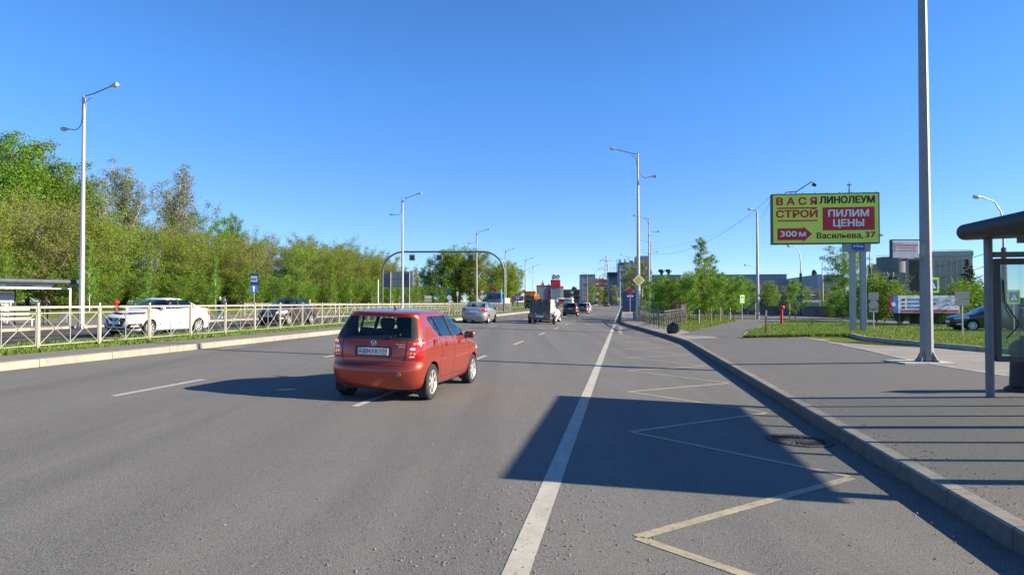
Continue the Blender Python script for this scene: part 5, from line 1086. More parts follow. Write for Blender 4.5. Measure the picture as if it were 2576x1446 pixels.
t = thing('litter_bin', 'small grey square litter bin by the left shelter post', 'litter bin', px(160, 41.2), R(20)); MB().bb(-.2, .2, -.16, .16, .08, .75, 0, .02).build('box', GREYP, t); MB().bb(-.2, -.16, -.14, .14, 0, .08).build('foot', DARK, t); MB().bb(.16, .2, -.14, .14, 0, .08).build('foot', DARK, t)
# ---------------------------------------------------------------- people
JEAN = mat('blue_denim', (.07, .12, .24), .9, 0, .2, 30); BLK = mat('black_cloth', (.015, .015, .018), .9, 0, .2, 20); WCL = mat('white_cloth', (.75, .74, .76), .9, 0, .06, 20); CAMO = mat('olive_camouflage', (.11, .11, .055), .9, 0, .55, 9); HAIR = mat('dark_hair', (.03, .02, .015), .7, 0, .2, 40); GREYH = mat('grey_hair', (.5, .46, .42), .8, 0, .2, 40)
person('person', 'person in white shirt and white trousers with folded arms by the left shelter', px(15, 38.6), R(70), WCL, WCL, HAIR, 'front', WCL, hatm=BLK)
person('person', 'person in olive camouflage clothing leaning forward beside the shelter bench', px(116, 40.2), R(35), CAMO, CAMO, HAIR, 'face', BLK, hatm=CAMO, bend=.3)
person('person', 'grey haired person in black jacket and jeans behind the white saloon', px(553, 57), R(160), BLK, JEAN, GREYH, 'stand', WHITE)
dr = person('person', 'driver with pink headwear at the wheel of the white saloon', (0, 0, 0), 0, mat('pink_cloth', (.5, .12, .15), .9), BLK, HAIR, 'front', BLK, hatm=MATS['pink_cloth'])
dm = SED.matrix_basis @ Matrix.Translation((-.36, 2.02, -.32)) @ Matrix.Rotation(PI, 4, 'Z'); dr.matrix_basis = dm
# keep the driver seated: the legs fold under the dashboard
for k in KIDS(dr):
    if k.name.startswith('body'):
        bm = bmesh.new(); bm.from_mesh(k.data)
        for v in bm.verts:
            if v.co.z < .9: dz = .9 - v.co.z; v.co.y -= dz * .62; v.co.z = .86 - (.9 - v.co.z) * .28
        bm.to_mesh(k.data); bm.free()
# ---------------------------------------------------------------- trailer, trucks, buses, van
def simple_wheels(t, pts, r, wd, m=RUBBER):
    ty = MB().lathe([(r * .55, -wd / 2), (r * .95, -wd / 2), (r, -wd * .35), (r, wd * .35), (r * .95, wd / 2), (r * .55, wd / 2)], 24, Matrix.Rotation(PI / 2, 4, 'Y')).mesh('wheel', m, True); hb = MB().lathe([(r * .56, -wd * .42), (r * .5, -wd * .3), (r * .3, -wd * .3), (r * .25, -wd * .5), (0, -wd * .5)], 18, Matrix.Rotation(PI / 2, 4, 'Y')).lathe([(r * .56, wd * .42), (r * .5, wd * .3), (r * .3, wd * .3), (r * .25, wd * .5), (0, wd * .5)], 18, Matrix.Rotation(PI / 2, 4, 'Y')).mesh('rim', GREYP, True)
    for p in pts: w_ = link('wheel', ty, t, p); link('rim', hb, w_)
def trailer():
    t = thing('trailer', 'small cargo trailer with tall dusty grey canvas cover', 'trailer', (0, 0, 0)); CAN = mat('dirty_canvas', (.1, .1, .1), .8, 0, .45, 2.2, .6, 4, stretch=(1.6, 1, .5)); CANL = mat('pale_canvas', (.38, .36, .32), .85, 0, .2, 3)
    bm = bmesh.new(); mb = MB(); n, m = 15, 11
    def wav(i, j): return .022 * math.sin(i * 1.3 + j * .35) + .016 * math.sin(i * 2.9 - j * .5 + 1)
    for s, y in ((-1, 0.02),):
        mb.add([(-.74 + 1.48 * i / (n - 1), y - wav(i, j) * (1 if 0 < i < n - 1 else 0), .82 + .94 * j / (m - 1)) for j in range(m) for i in range(n)], [[j * n + i, j * n + i + 1, (j + 1) * n + i + 1, (j + 1) * n + i] for j in range(m - 1) for i in range(n - 1)], 0)
    mb.bb(-.74, .74, .06, 2.1, .8, 1.76, 1, .03); mb.build('canvas_cover', [CAN, CANL], t)
    MB().bb(-.76, .76, .0, 2.14, .46, .8, 0, .01).build('bed', mat('trailer_steel', (.1, .14, .17), .5, .3, .2, 3), t)
    mb = MB(); mb.bb(-.72, .72, -.02, .04, .36, .44); mb.bb(-.65, .65, -.03, .0, .28, .35); mb.bb(-.05, .05, 2.1, 3.3, .36, .44); mb.build('chassis', DARK, t)
    for s in (1, -1):
        MB().bb(s * .4 if s > 0 else -.68, .68 if s > 0 else s * .4, -.035, .0, .5, .64).build('tail_light', REDLAMP, t); MB().bb(s * .3 - .025, s * .3 + .025, -.02, .0, .6, .86).build('latch', GALV, t)
        mb = MB(); mb.tube([(s * .9, .75 + .36 * math.cos(q), .33 + .36 * math.sin(q)) for q in np.linspace(.2, PI - .2, 8)], .02, 6); mb.bb(s * .9 - .1, s * .9 + .1, .72, 1.5, .66, .68); mb.build('mudguard', BLACK, t)
    MB().bb(-.27, .27, -.035, -.02, .5, .62).build('number_plate', PLATE, t); simple_wheels(t, [(.88, 1.1, .31), (-.88, 1.1, .31)], .31, .17)
    return t
place_car(trailer(), at(1361, 760, 48.0).x + .1, 49.1, RH + R(2), 1.05)
def place_front(t, x, Y, heading):                       # local origin: middle of the tail or nose
    X = at(x, 760, Y).x; t.location = (X, Y, zt(X, Y)); t.rotation_euler = (0, 0, -heading); return t
def dump_truck():
    t = thing('dump_truck', 'orange dump truck facing the camera on the opposite carriageway', 'truck'); OR = mat('orange_paint', (.62, .25, .012), .5, 0, .08, 3)
    b = MB().bb(-1.22, 1.22, -2.0, 0, 1.0, 3.0, 0, .08).build('cab', OR, t, True); MB().bb(-1.05, 1.05, .0, .03, 1.95, 2.75).build('windscreen', BWIN, b)
    for s in (1, -1): MB().bb(s * 1.2 - (.0 if s > 0 else .03), s * 1.2 + (.03 if s > 0 else 0), -1.3, -.4, 1.95, 2.75).build('side_window', BWIN, b)
    MB().bb(-.8, .8, .0, .04, 1.25, 1.75).build('grille', BLACK, t); MB().bb(-1.22, 1.22, -.3, .12, .45, .98, 0, .04).build('bumper', DARK, t, True); MB().bb(-.26, .26, .12, .13, .55, .66).build('number_plate', PLATE, t)
    for s in (1, -1): MB().bb(s * .95 - .15, s * .95 + .15, .1, .14, .62, .8).build('headlight', WHITELENS, t); MB().bb(s * 1.42 - .1, s * 1.42 + .1, -.2, -.1, 1.9, 2.6, 0, .03).build('side_mirror', BLACK, t)
    MB().prism([(-1.25, 3.1), (1.25, 3.1), (1.28, 3.75), (-1.28, 3.75)], lambda p, h: Vector((p[0], h, p[1])), -2.2, -.6).build('dump_canopy', OR, t)
    db = MB().prism([(-1.1, 1.2), (1.1, 1.2), (1.3, 3.1), (-1.3, 3.1)], lambda p, h: Vector((p[0], h, p[1])), -7.2, -2.15).build('dump_body', OR, t)
    for y in np.linspace(-6.8, -2.6, 7):
        for s in (1, -1): MB().box((s * 1.24, y, 2.15), (.1, .12, 1.8), 0, Matrix.Rotation(s * R(6), 3, 'Y')).build('rib', OR, db)
    MB().bb(-.5, .5, -7, -.3, .7, 1.1).build('chassis', DARK, t); simple_wheels(t, [(s * 1.0, y, .52) for s in (1, -1) for y in (-1.0, -4.8, -6.2)], .52, .36); return t
place_front(dump_truck(), 1332, 150, RH + PI)
def crane_truck():
    t = thing('crane_truck', 'blue lorry with folded orange crane behind the fence', 'truck'); BL = mat('lorry_blue', (.07, .19, .36), .45, 0, .1, 3); OR = mat('crane_orange', (.6, .09, .02), .5)
    b = MB().bb(-1.2, 1.2, -1.9, 0, .95, 2.95, 0, .12).build('cab', BL, t, True); MB().bb(-1.02, 1.02, .0, .03, 1.9, 2.65).build('windscreen', BWIN, b); MB().bb(-1.0, 1.0, .0, .035, 1.2, 1.7).build('grille', mat('pale_grille', (.3, .36, .42), .5), t); MB().bb(-1.2, 1.2, -.2, .12, .45, .93, 0, .04).build('bumper', DARK, t)
    for s in (1, -1): MB().bb(s * 1.2 - (.0 if s > 0 else .03), s * 1.2 + (.03 if s > 0 else 0), -1.3, -.3, 1.9, 2.65).build('side_window', BWIN, b); MB().bb(s * .9 - .15, s * .9 + .15, .11, .15, .6, .78).build('headlight', WHITELENS, t)
    mb = MB(); mb.bb(.0, .5, -2.5, -2.1, 1, 3.1); mb.box((.5, -2.3, 3.5), (1.2, .35, .35), 0, Matrix.Rotation(R(-28), 3, 'Y')); mb.box((.9, -2.35, 3.3), (.9, .3, .3), 0, Matrix.Rotation(R(35), 3, 'Y')); mb.build('crane', OR, t); MB().bb(-.75, -.4, -2.4, -2.1, 2.95, 3.4).build('warning_sign', GREEN_FL, t)
    MB().bb(-1.25, 1.25, -8, -2.6, 1.15, 2.0).build('load_bed', mat('pale_side_boards', (.45, .4, .36), .7, 0, .2, 3), t); MB().bb(-.5, .5, -8, -.3, .7, 1.1).build('chassis', DARK, t); simple_wheels(t, [(s * 1.0, y, .5) for s in (1, -1) for y in (-1.0, -5.6, -6.9)], .5, .34); return t
place_front(crane_truck(), 1243, 108, RH + PI + R(0))
def bus(name, label, x, Y, heading, low, up, L=10, H=3.0, roof=WHITE):
    t = thing(name, label, 'bus'); MB().bb(-1.25, 1.25, -L, 0, .35, 1.35, 0, .06).build('lower_body', low, t, True); MB().bb(-1.25, 1.25, -L, 0, 1.352, H, 0, .1).build('upper_body', up, t, True); MB().bb(-1.1, 1.1, -L + .1, -.1, H - .02, H + .16, 0, .05).build('roof', roof, t, True)
    MB().bb(-1.05, 1.05, 0, .02, 1.5, H - .3).build('windscreen', BWIN, t); MB().bb(-1.0, 1.0, -L - .02, -L, 1.6, H - .4).build('rear_window', BWIN, t); MB().bb(-.4, .4, .0, .03, .6, .75).build('number_plate', PLATE, t)
    for s in (1, -1):
        for i in range(6): y = -.6 - i * (L - 1) / 6; MB().bb(s * 1.25 - (.0 if s > 0 else .02), s * 1.25 + (.02 if s > 0 else 0), y - (L - 1) / 6 + .15, y, 1.5, H - .35).build('side_window', BWIN, t)
        MB().bb(s * .95 - .12, s * .95 + .12, -.01, .03, .75, .95).build('headlight', WHITELENS, t)
    simple_wheels(t, [(s * 1.1, y, .46) for s in (1, -1) for y in (-2.0, -L + 2.2)], .46, .3); return place_front(t, x, Y, heading)
NAVY = mat('navy_paint', (.012, .03, .11), .4, 0, .1, 2); PALEB = mat('pale_blue_panel', (.4, .46, .55), .5, 0, .1, 2)
bus('minibus', 'red and white bus approaching on the far carriageway', 1413, 262, RH + PI - R(10), RED, WHITE, 9, 2.9)
v = bus('white_van', 'white van seen from behind above the black hatchback', 1433, 205, RH, WHITE, WHITE, 4.8, 2.25); v['category'] = 'van'; 
# ---------------------------------------------------------------- column, rubbish bag, cables
t = thing('rusty_column', 'stubby rusty metal column at the corner of the dark fence', 'column', px(1711, 51)); mb = MB(); mb.bb(-.4, .4, -.28, .28, -.1, 1.52, 0, .03); mb.build('shell', [RUST], t); MB().bb(-.02, .36, -.295, -.28, .05, 1.4).build('panel', mat('weathered_grey', (.25, .24, .22), .8, 0, .4, 3), t); MB().bb(-.43, .43, -.31, .31, 1.52, 1.56).build('lid', RUST, t)
def bag():
    t = thing('rubbish_bag', 'black plastic rubbish bag slumped on the pavement by the fence', 'rubbish bag', px(1693, 35.2)); bm = bmesh.new(); bmesh.ops.create_icosphere(bm, subdivisions=4, radius=1)
    from mathutils import noise as N
    for v in bm.verts:
        c = v.co.copy(); m4 = (abs(c.x) ** 3.2 + abs(c.y) ** 3.2 + abs(c.z) ** 3.2) ** (1 / 3.2); c2 = c / m4; n1 = N.noise(c * 2.3); n2 = 1 - abs(N.noise(c * 4.5 + Vector((3, 1, 2)))) * 2; n3 = 1 - abs(N.noise(c * 9)) * 2
        k = 1 + .12 * n1 - .1 * n2 * n2 - .05 * n3; v.co = Vector((c2.x * .33 * k + .04 * c.z, c2.y * .27 * k, max(0, .26 + c2.z * .28 * k)))
        if c.z > .55: q = (c.z - .55) / .45; v.co.x *= 1 - .75 * q ** .7; v.co.y *= 1 - .75 * q ** .7; v.co.z += .13 * q * q
    me = bpy.data.meshes.new('sack'); bm.to_mesh(me); bm.free(); me.materials.append(mat('bin_liner', (.012, .012, .014), .25, 0, .3, 8, .5, 9)); sm(me, 60); link('sack', me, t)
bag()
def cable(label, pts, r=.015, sag=.0, n=16, name='cable'):
    t = MB()
    for a, b in zip(pts[:-1], pts[1:]):
        a, b = Vector(a), Vector(b); t.tube([a.lerp(b, k / n) - Vector((0, 0, sag * 4 * (k / n) * (1 - k / n))) for k in range(n + 1)], r, 5)
    return tag(t.build(name, DARK), label, 'cable')
cable('thin cable sagging from the priority lamp post to the billboard', [at(1607, 632, 55), at(1944, 490, 36.3)], .008, 1.3)
cable('thin cable looping from the slim footpath lamp to the billboard', [at(1607, 630, 55), at(1897, 538, 62), at(1944, 490, 36.3)], .008, .7)
cable('upper overhead wire right of the tall pole', [at(2345, 672, 60), at(2480, 637, 40)], .02, .1)
cable('lower overhead wire crossing in front of the grain elevator', [at(2190, 660, 70), at(2345, 700, 62), at(2480, 668, 42)], .02, .2)
cable('lowest overhead wire in front of the grain elevator', [at(2190, 690, 70), at(2345, 718, 62), at(2480, 690, 42)], .018, .2)
# ---------------------------------------------------------------- trees
LEAF = {
 'willow': leafmat('leaf_willow', [(.114, .180, .014), (.180, .264, .024), (.252, .336, .036), (.324, .360, .072)], .4, .2),
 'lush': leafmat('leaf_lush', [(.060, .144, .012), (.108, .228, .017), (.180, .324, .030), (.240, .360, .048)], .4, .2),
 'olive': leafmat('leaf_olive', [(.132, .174, .026), (.204, .240, .042), (.276, .294, .066), (.288, .252, .096)], .35, .2),
 'birch': leafmat('leaf_birch', [(.096, .204, .017), (.144, .288, .024), (.228, .372, .042), (.288, .384, .084)], .45, .12),
 'dusty': leafmat('leaf_dusty', [(.120, .156, .060), (.192, .228, .084), (.276, .300, .132), (.336, .324, .180)], .35, .2),
 'fir': leafmat('leaf_fir', [(.018, .042, .022), (.030, .060, .030), (.042, .084, .036)], .1, .1)}
TWIG = mat('twig', (.15, .14, .06), .9, 0, .3, 3); TWIGP = mat('pale_twig', (.26, .25, .17), .9, 0, .3, 3)
def tree_proto(name, seed, H, Rr, stems, lo, nleaf, leaf, ls, prof, bark, twig=None, droop=0.0, up=.6, spread=.25, ntw=900, trunk_r=.14, nb=26, clump=.45):
    """returns (trunk mesh, crown mesh): stems with limbs, and leaf sprays strung along the limbs"""
    rs = np.random.default_rng(seed); rnd = random.Random(seed); mb = MB(); sp = []
    for s in range(stems):
        a = rnd.uniform(0, 6.28) if stems > 1 else 0; tilt = spread * rnd.uniform(.5, 1.2) if stems > 1 else .04; hh = H * (rnd.uniform(.75, 1.0) if s else .97); P = []
        for k in range(8):
            t = k / 7; P.append(Vector((math.cos(a) * tilt * Rr * 1.6 * t + rnd.gauss(0, .012 * H) * t, math.sin(a) * tilt * Rr * 1.6 * t + rnd.gauss(0, .012 * H) * t, hh * t)))
        r0 = trunk_r * (1 if stems == 1 else .62); mb.tube([P[0] - Vector((0, 0, .3))] + P, [r0 * 1.15] + [r0 * (1 - .9 * k / 7) for k in range(8)], 7)
        for b in range(nb):
            t = lo + (1 - lo) * ((b + rnd.random()) / nb); i = min(6, int(t * 7)); p = P[i].lerp(P[i + 1], t * 7 - i); ang = b * 2.4 + rnd.uniform(-.5, .5); L = Rr * prof(t) * rnd.uniform(.6, 1.15) * (1 if stems == 1 else .75)
            d = Vector((math.cos(ang), math.sin(ang), up * (.6 + .8 * t))).normalized(); q = [p]
            for k in range(4): d = (d + Vector((rnd.gauss(0, .14), rnd.gauss(0, .14), -droop * k * .35 + .06))).normalized(); q.append(q[-1] + d * L / 4)
            rb = max(.008, r0 * .38 * (1 - t * .7)); mb.tube(q, [rb, rb * .7, rb * .5, rb * .3, .004], 4, cap=False)
            sp.append((q, L)); 
            for k in (2, 3):                            # side limbs
                a2 = rnd.choice((-1, 1)) * rnd.uniform(.5, 1.1); d2 = (Matrix.Rotation(a2, 3, 'Z') @ (q[k] - q[k - 1])).normalized(); q2 = [q[k], q[k] + d2 * L * .22 + Vector((0, 0, .05)), q[k] + d2 * L * .42 - Vector((0, 0, droop * L * .25))]
                mb.tube(q2, [rb * .4, rb * .25, .003], 3, cap=False); sp.append((q2, L * .6))
    tot = sum(l for _, l in sp); C = []; D = []
    for q, L in sp:
        k = max(2, int(nleaf * L / tot)); tt = rs.uniform(.25, 1.0, k) * (len(q) - 1); ii = np.minimum(tt.astype(int), len(q) - 2); Q = np.array([tuple(v) for v in q]); c = Q[ii] + (Q[ii + 1] - Q[ii]) * (tt - ii)[:, None]
        nc = max(1, k // 14); cen = c[rs.integers(0, k, nc)]; c = cen[rs.integers(0, nc, k)] + rs.normal(0, clump * (.35 + .1 * L), (k, 3)) * [1, 1, .8]; c[:, 2] -= droop * rs.random(k) ** 2 * L * .5; C.append(c)
    C = np.concatenate(C); C[:, 2] = np.maximum(C[:, 2], .15); n = len(C)
    a = rs.normal(0, 1, (n, 3)); a /= np.linalg.norm(a, axis=1)[:, None]; b = np.cross(a, rs.normal(0, 1, (n, 3))); b /= np.linalg.norm(b, axis=1)[:, None]; s = ls * rs.uniform(.55, 1.3, n)[:, None]
    V = np.stack([C - a * s, C + b * s * .55, C + a * s, C - b * s * .55], 1).reshape(-1, 3); F = np.arange(4 * n).reshape(-1, 4); mi = np.zeros(n, int)
    if ntw:
        idx = rs.integers(0, len(sp), ntw); T0 = []; T1 = []
        for i in idx:
            q, L = sp[i]; k = rs.integers(1, len(q)); p = np.array(q[k]); d = np.array(q[k] - q[k - 1]); d = d / (np.linalg.norm(d) + 1e-6) + rs.normal(0, .45, 3) + [0, 0, .25 - droop]; T0.append(p); T1.append(p + d / np.linalg.norm(d) * rs.uniform(.35, 1.0) * min(1.4, .25 + L * .3))
        T0 = np.array(T0); T1 = np.array(T1); w_ = np.cross(T1 - T0, rs.normal(0, 1, T0.shape)); w_ = w_ / (np.linalg.norm(w_, axis=1)[:, None] + 1e-6) * .011
        V2 = np.stack([T0 - w_, T0 + w_, T1 + w_ * .3, T1 - w_ * .3], 1).reshape(-1, 3); F2 = np.arange(4 * ntw).reshape(-1, 4) + len(V); V = np.concatenate([V, V2]); F = np.concatenate([F, F2]); mi = np.concatenate([mi, np.ones(ntw, int)])
    return mb.mesh('trunk', bark, True), fast_mesh('crown', V, F, [LEAF[leaf], twig or TWIG], mi)
round_ = lambda t: .35 + .75 * math.sin(PI * min(1, max(0, t * .95 + .05))) ** .8
bushy = lambda t: .75 + .35 * math.sin(PI * t * .9)
dome = lambda t: .6 + .55 * math.sin(PI * min(1, .12 + t * .72))
slim = lambda t: (1 - t) ** .7 * .9 + .12
cone = lambda t: 1.05 * (1 - t) + .05
PR_ = {
 'willow': tree_proto('willow', 1, 10, 3.3, 6, .04, 15000, 'willow', .078, dome, BARK, TWIG, .0, .75, .42, 700, .16, 15, .5),
 'willow2': tree_proto('willow', 2, 10.2, 3.1, 5, .04, 13000, 'olive', .075, dome, BARK, TWIGP, .0, .85, .4, 1500, .15, 16, .5),
 'willow3': tree_proto('willow', 3, 9.4, 3.3, 7, .04, 15500, 'willow', .078, dome, BARK, TWIG, .05, .7, .45, 600, .15, 13, .5),
 'dense': tree_proto('dense', 14, 10, 4.0, 7, .03, 22000, 'willow', .12, dome, BARK, TWIG, .0, .6, .42, 500, .15, 13, .6),
 'under': tree_proto('under', 4, 4.2, 2.3, 6, .04, 6500, 'lush', .075, dome, BARK, TWIG, .05, .6, .45, 300, .06, 12, .4),
 'tall': tree_proto('tall', 5, 18, 5.6, 4, .15, 26000, 'lush', .13, round_, BARK, TWIG, .1, .6, .3, 1200, .3, 18, .8),
 'sparse': tree_proto('sparse', 6, 17.5, 4.4, 4, .35, 9500, 'dusty', .085, lambda t: .35 + .75 * (1 - t), BIRCH, TWIGP, .0, 1.3, .22, 3000, .17, 22, .6),
 'birch': tree_proto('birch', 7, 7.5, 1.75, 1, .15, 6500, 'birch', .065, slim, BIRCH, TWIG, .25, .75, .2, 500, .07, 36, .3),
 'young': tree_proto('young', 8, 4.2, 1.55, 1, .14, 7000, 'birch', .055, round_, BARK, TWIG, .1, .8, .2, 300, .05, 22, .28),
 'young2': tree_proto('young', 9, 5.2, 1.9, 3, .1, 9500, 'birch', .058, round_, BARK, TWIG, .1, .9, .3, 350, .06, 18, .32),
 'far': tree_proto('far', 10, 8.5, 3.0, 4, .06, 6000, 'dusty', .13, round_, BARK, TWIGP, .1, .7, .35, 600, .14, 14),
 'pop': tree_proto('pop', 11, 9.5, 2.9, 2, .1, 9500, 'birch', .085, bushy, BARK, TWIG, .35, .6, .25, 900, .16, 24, .4),
 'fir': tree_proto('fir', 12, 7.2, 1.9, 1, .08, 9000, 'fir', .085, cone, BARK, None, .25, .05, .2, 0, .12, 60, .16),
 'shrub': tree_proto('shrub', 13, 2.2, 1.5, 6, .05, 4200, 'lush', .065, bushy, BARK, TWIG, .0, .8, .5, 200, .035, 11, .3)}
def tree(kind, loc, s, label, group, name='tree', sz=None, cat='tree'):
    t = thing(name, label, cat, loc, random.uniform(0, 6.28), group); t.scale = (s, s, sz or s); a, b = PR_[kind]; link('trunk', a, t); link('crown', b, t); return t
GW = 'trees of the roadside wood'; LW = {'willow': 'yellow green willow in the dense wood beyond the opposite carriageway', 'willow2': 'brownish olive budding tree in the dense wood beyond the opposite carriageway', 'willow3': 'rounded yellow green tree in the dense wood beyond the opposite carriageway', 'under': 'low bright green bush along the foot of the roadside wood'}
random.seed(21)
def wood_u(v): return lerp(v, [(30, -48), (45, -49), (75, -47), (95, -42.5), (250, -37)])
for row, (du, hs) in enumerate(((0, .78), (-4.0, .84), (-8.4, .9))):
    v = 40 - row * 2
    while v < 131:
        u = wood_u(v) + du + random.gauss(0, .8); k = random.choice(['willow', 'willow', 'willow2', 'willow3'] if row < 2 else ['willow', 'willow2']); X = u + SK * v
        hscale = hs * lerp(v, [(40, 1.1), (60, 1.08), (72, 1.0), (85, .98), (110, 1.08), (122, 1.1), (131, .85)]) * random.uniform(.95, 1.05)
        tree(k, (X, v, zt(X, v) - .1), hscale * random.uniform(.95, 1.1), LW[k], GW, sz=hscale); v += random.uniform(3.0, 4.4) * (1 + row * .2)
v = 42
while v < 131:
    u = wood_u(v) + 2.6 + random.gauss(0, .5); X = u + SK * v; s = random.uniform(.55, .95); tree('under', (X, v, zt(X, v) - .05), s, LW['under'], GW, 'bush', cat='bush'); v += random.uniform(2.2, 4.2)
v = 40
while v < 133:
    for du in (-2, -7): u = wood_u(v) + du + random.gauss(0, .8); X = u + SK * v; s = random.uniform(.8, 1.1); tree('under', (X, v, zt(X, v) - .05), s, LW['under'], GW, 'bush', cat='bush')
    v += random.uniform(3.4, 4.6)
v = 44
while v < 128:                                        # slender pale saplings in front of the wood
    u = wood_u(v) + 4.2 + random.gauss(0, .6); X = u + SK * v; tree('birch', (X, v, zt(X, v) - .05), random.uniform(.5, .65), 'slender pale trunked sapling in front of the roadside wood', 'saplings in front of the wood', 'sapling', sz=random.uniform(.5, .85)); v += random.uniform(3.5, 8)
# tall trees behind
for x, Y, H, lb in ((70, 72, 17.9, 'tallest bright green tree rising above the left end of the wood'), (-15, 68, 16.4, 'bright green tree cut by the left picture edge'), (140, 76, 16.4, 'bright green tree right of the tallest one'), (200, 84, 15.8, 'lower bright green tree behind the tall left lamp'), (545, 118, 15.0, 'small round green tree top over the wood crest'), (594, 122, 15.8, 'narrow dark green tree top standing alone above the wood')):
    X = at(x, 700, Y).x; tree('tall', (X, Y, 1.0), H / 18 * (.62 if x > 500 else 1), lb, None, sz=H / 18)
for x, Y, H, kd, lb in ((312, 92, 19.4, 'sparse', 'thinly leaved birch rising over the wood, first of three'), (340, 94, 18.2, 'sparse', 'thinly leaved birch between two others above the wood'), (425, 96, 19.6, 'sparse', 'pale twiggy poplar with bare branches above the wood'), (448, 100, 17.8, 'sparse', 'lower pale twiggy tree right of the tall poplar'), (265, 86, 16.6, 'sparse', 'pale bare tree top right of the bright green trees'), (490, 102, 15.0, 'willow', 'rounded green tree on the shoulder of the wood crest')):
    X = at(x, 700, Y).x; k0 = 17.5 if kd == 'sparse' else 10.5; tree(kd, (X, Y, 1.0), H / k0 * (1.25 if kd == 'sparse' else .8), lb, None, sz=H / k0)
# clumps past the gantry
for x, Y, H, kd, lb in ((1050, 150, 9.0, 'sparse', 'twiggy grey tree beside the direction board'), (1078, 175, 9.0, 'dense', 'dark tree at the left of the rounded clump'), (1120, 170, 12.4, 'dense', 'left dark crown of the rounded willow clump behind the gantry'), (1150, 172, 13.6, 'dense', 'middle crown of the rounded willow clump behind the gantry'), (1190, 170, 13.0, 'dense', 'bright right crown of the rounded willow clump behind the gantry'), (1240, 190, 11.2, 'dense', 'brownish crown left in the last clump before the open sky'), (1268, 195, 11.6, 'dense', 'rounded brownish crown in the last clump before the open sky'), (1290, 200, 10.0, 'dense', 'rightmost crown of the last clump before the open sky'), (1100, 120, 3.6, 'under', 'small bright bush before the rounded willow clump'), (1215, 200, 8.4, 'willow', 'low green tree between the two far clumps')):
    X = at(x, 700, Y).x; k0 = {'sparse': 17.5, 'under': 4.6}.get(kd, 10.5); s = H / k0; tree(kd, (X, Y, .5), s * (1.0 if H > 10 else .9), lb, None, sz=s)
# young trees on the right verge
YT = [(1655, 61, 4.6, 'young2', 'young green tree just right of the priority lamp post'), (1640, 72, 4.3, 'young', 'small young tree behind the dark fence'), (1690, 56, 4.0, 'young', 'young tree behind the rusty column'), (1735, 55, 4.6, 'young2', 'leafy young tree first right of the rusty column'), (1762, 66, 9.3, 'birch', 'tallest slender birch above the young trees'), (1775, 60, 5.2, 'young2', 'young leafy tree under the tall slender birch'), (1792, 74, 8.0, 'birch', 'second slender birch right of the tallest one'), (1815, 58, 4.6, 'young', 'young tree near the bend of the footpath'), (1845, 66, 4.8, 'young2', 'young tree left of the slim footpath lamp'), (1722, 80, 5.4, 'young2', 'young tree in the back row behind the stakes'), (1880, 84, 4.8, 'young', 'young tree half behind the slim footpath lamp'), (1938, 88, 5.0, 'young2', 'taller young tree left of the red capped post'), (1675, 66, 4.6, 'young2', 'young tree second right of the priority lamp post'), (1712, 64, 4.8, 'young2', 'young tree straight behind the rusty column top'), (1755, 60, 4.4, 'young', 'young tree just left of the tall slender birch'), (1830, 74, 5.0, 'young2', 'young tree in the back row right of the birches'), (1795, 62, 4.6, 'young2', 'young tree in front of the second slender birch'), (1860, 72, 4.2, 'young', 'low young tree beside the green bordered crossing sign'), (2000, 62, 4.1, 'young', 'small round young tree by the street left of the billboard')]
for x, Y, H, kd, lb in YT: s = (H if kd == 'birch' else H * .82) * (.84 if kd == 'birch' else 1) / {'birch': 7.5, 'young': 4.2, 'young2': 5.2}[kd]; tree(kd, px(x, Y), s * 1.12, lb, 'young trees on the verge', 'young_tree', sz=s)
for i, (x, Y) in enumerate(((1717, 50), (1758, 49), (1788, 51), (1812, 54), (1836, 57), (1745, 58), (1900, 60), (1986, 61))):
    t = thing('tree_stake', ('pale wooden tree stake nearest the rusty column', 'pale wooden tree stake second from the rusty column', 'tall pale tree stake third from the rusty column', 'dark wooden tree stake fourth from the rusty column', 'thin tree stake by the bend of the footpath', 'short tree stake in the back row under the birch', 'short dark stake at the foot of the slim footpath lamp', 'white tree stake under the small round young tree')[i], 'stake', px(x, Y), 0, 'stakes supporting the young trees'); MB().tube([(0, 0, -.1), (.02, 0, random.uniform(1.0, 1.5))], .045, 7).build('shaft', MATS['pale_wood'] if i % 3 < 2 else WOOD, t, True); MB().tube([(0, 0, .75), (.02, 0, .82)], .055, 7).build('tie', DARK, t)
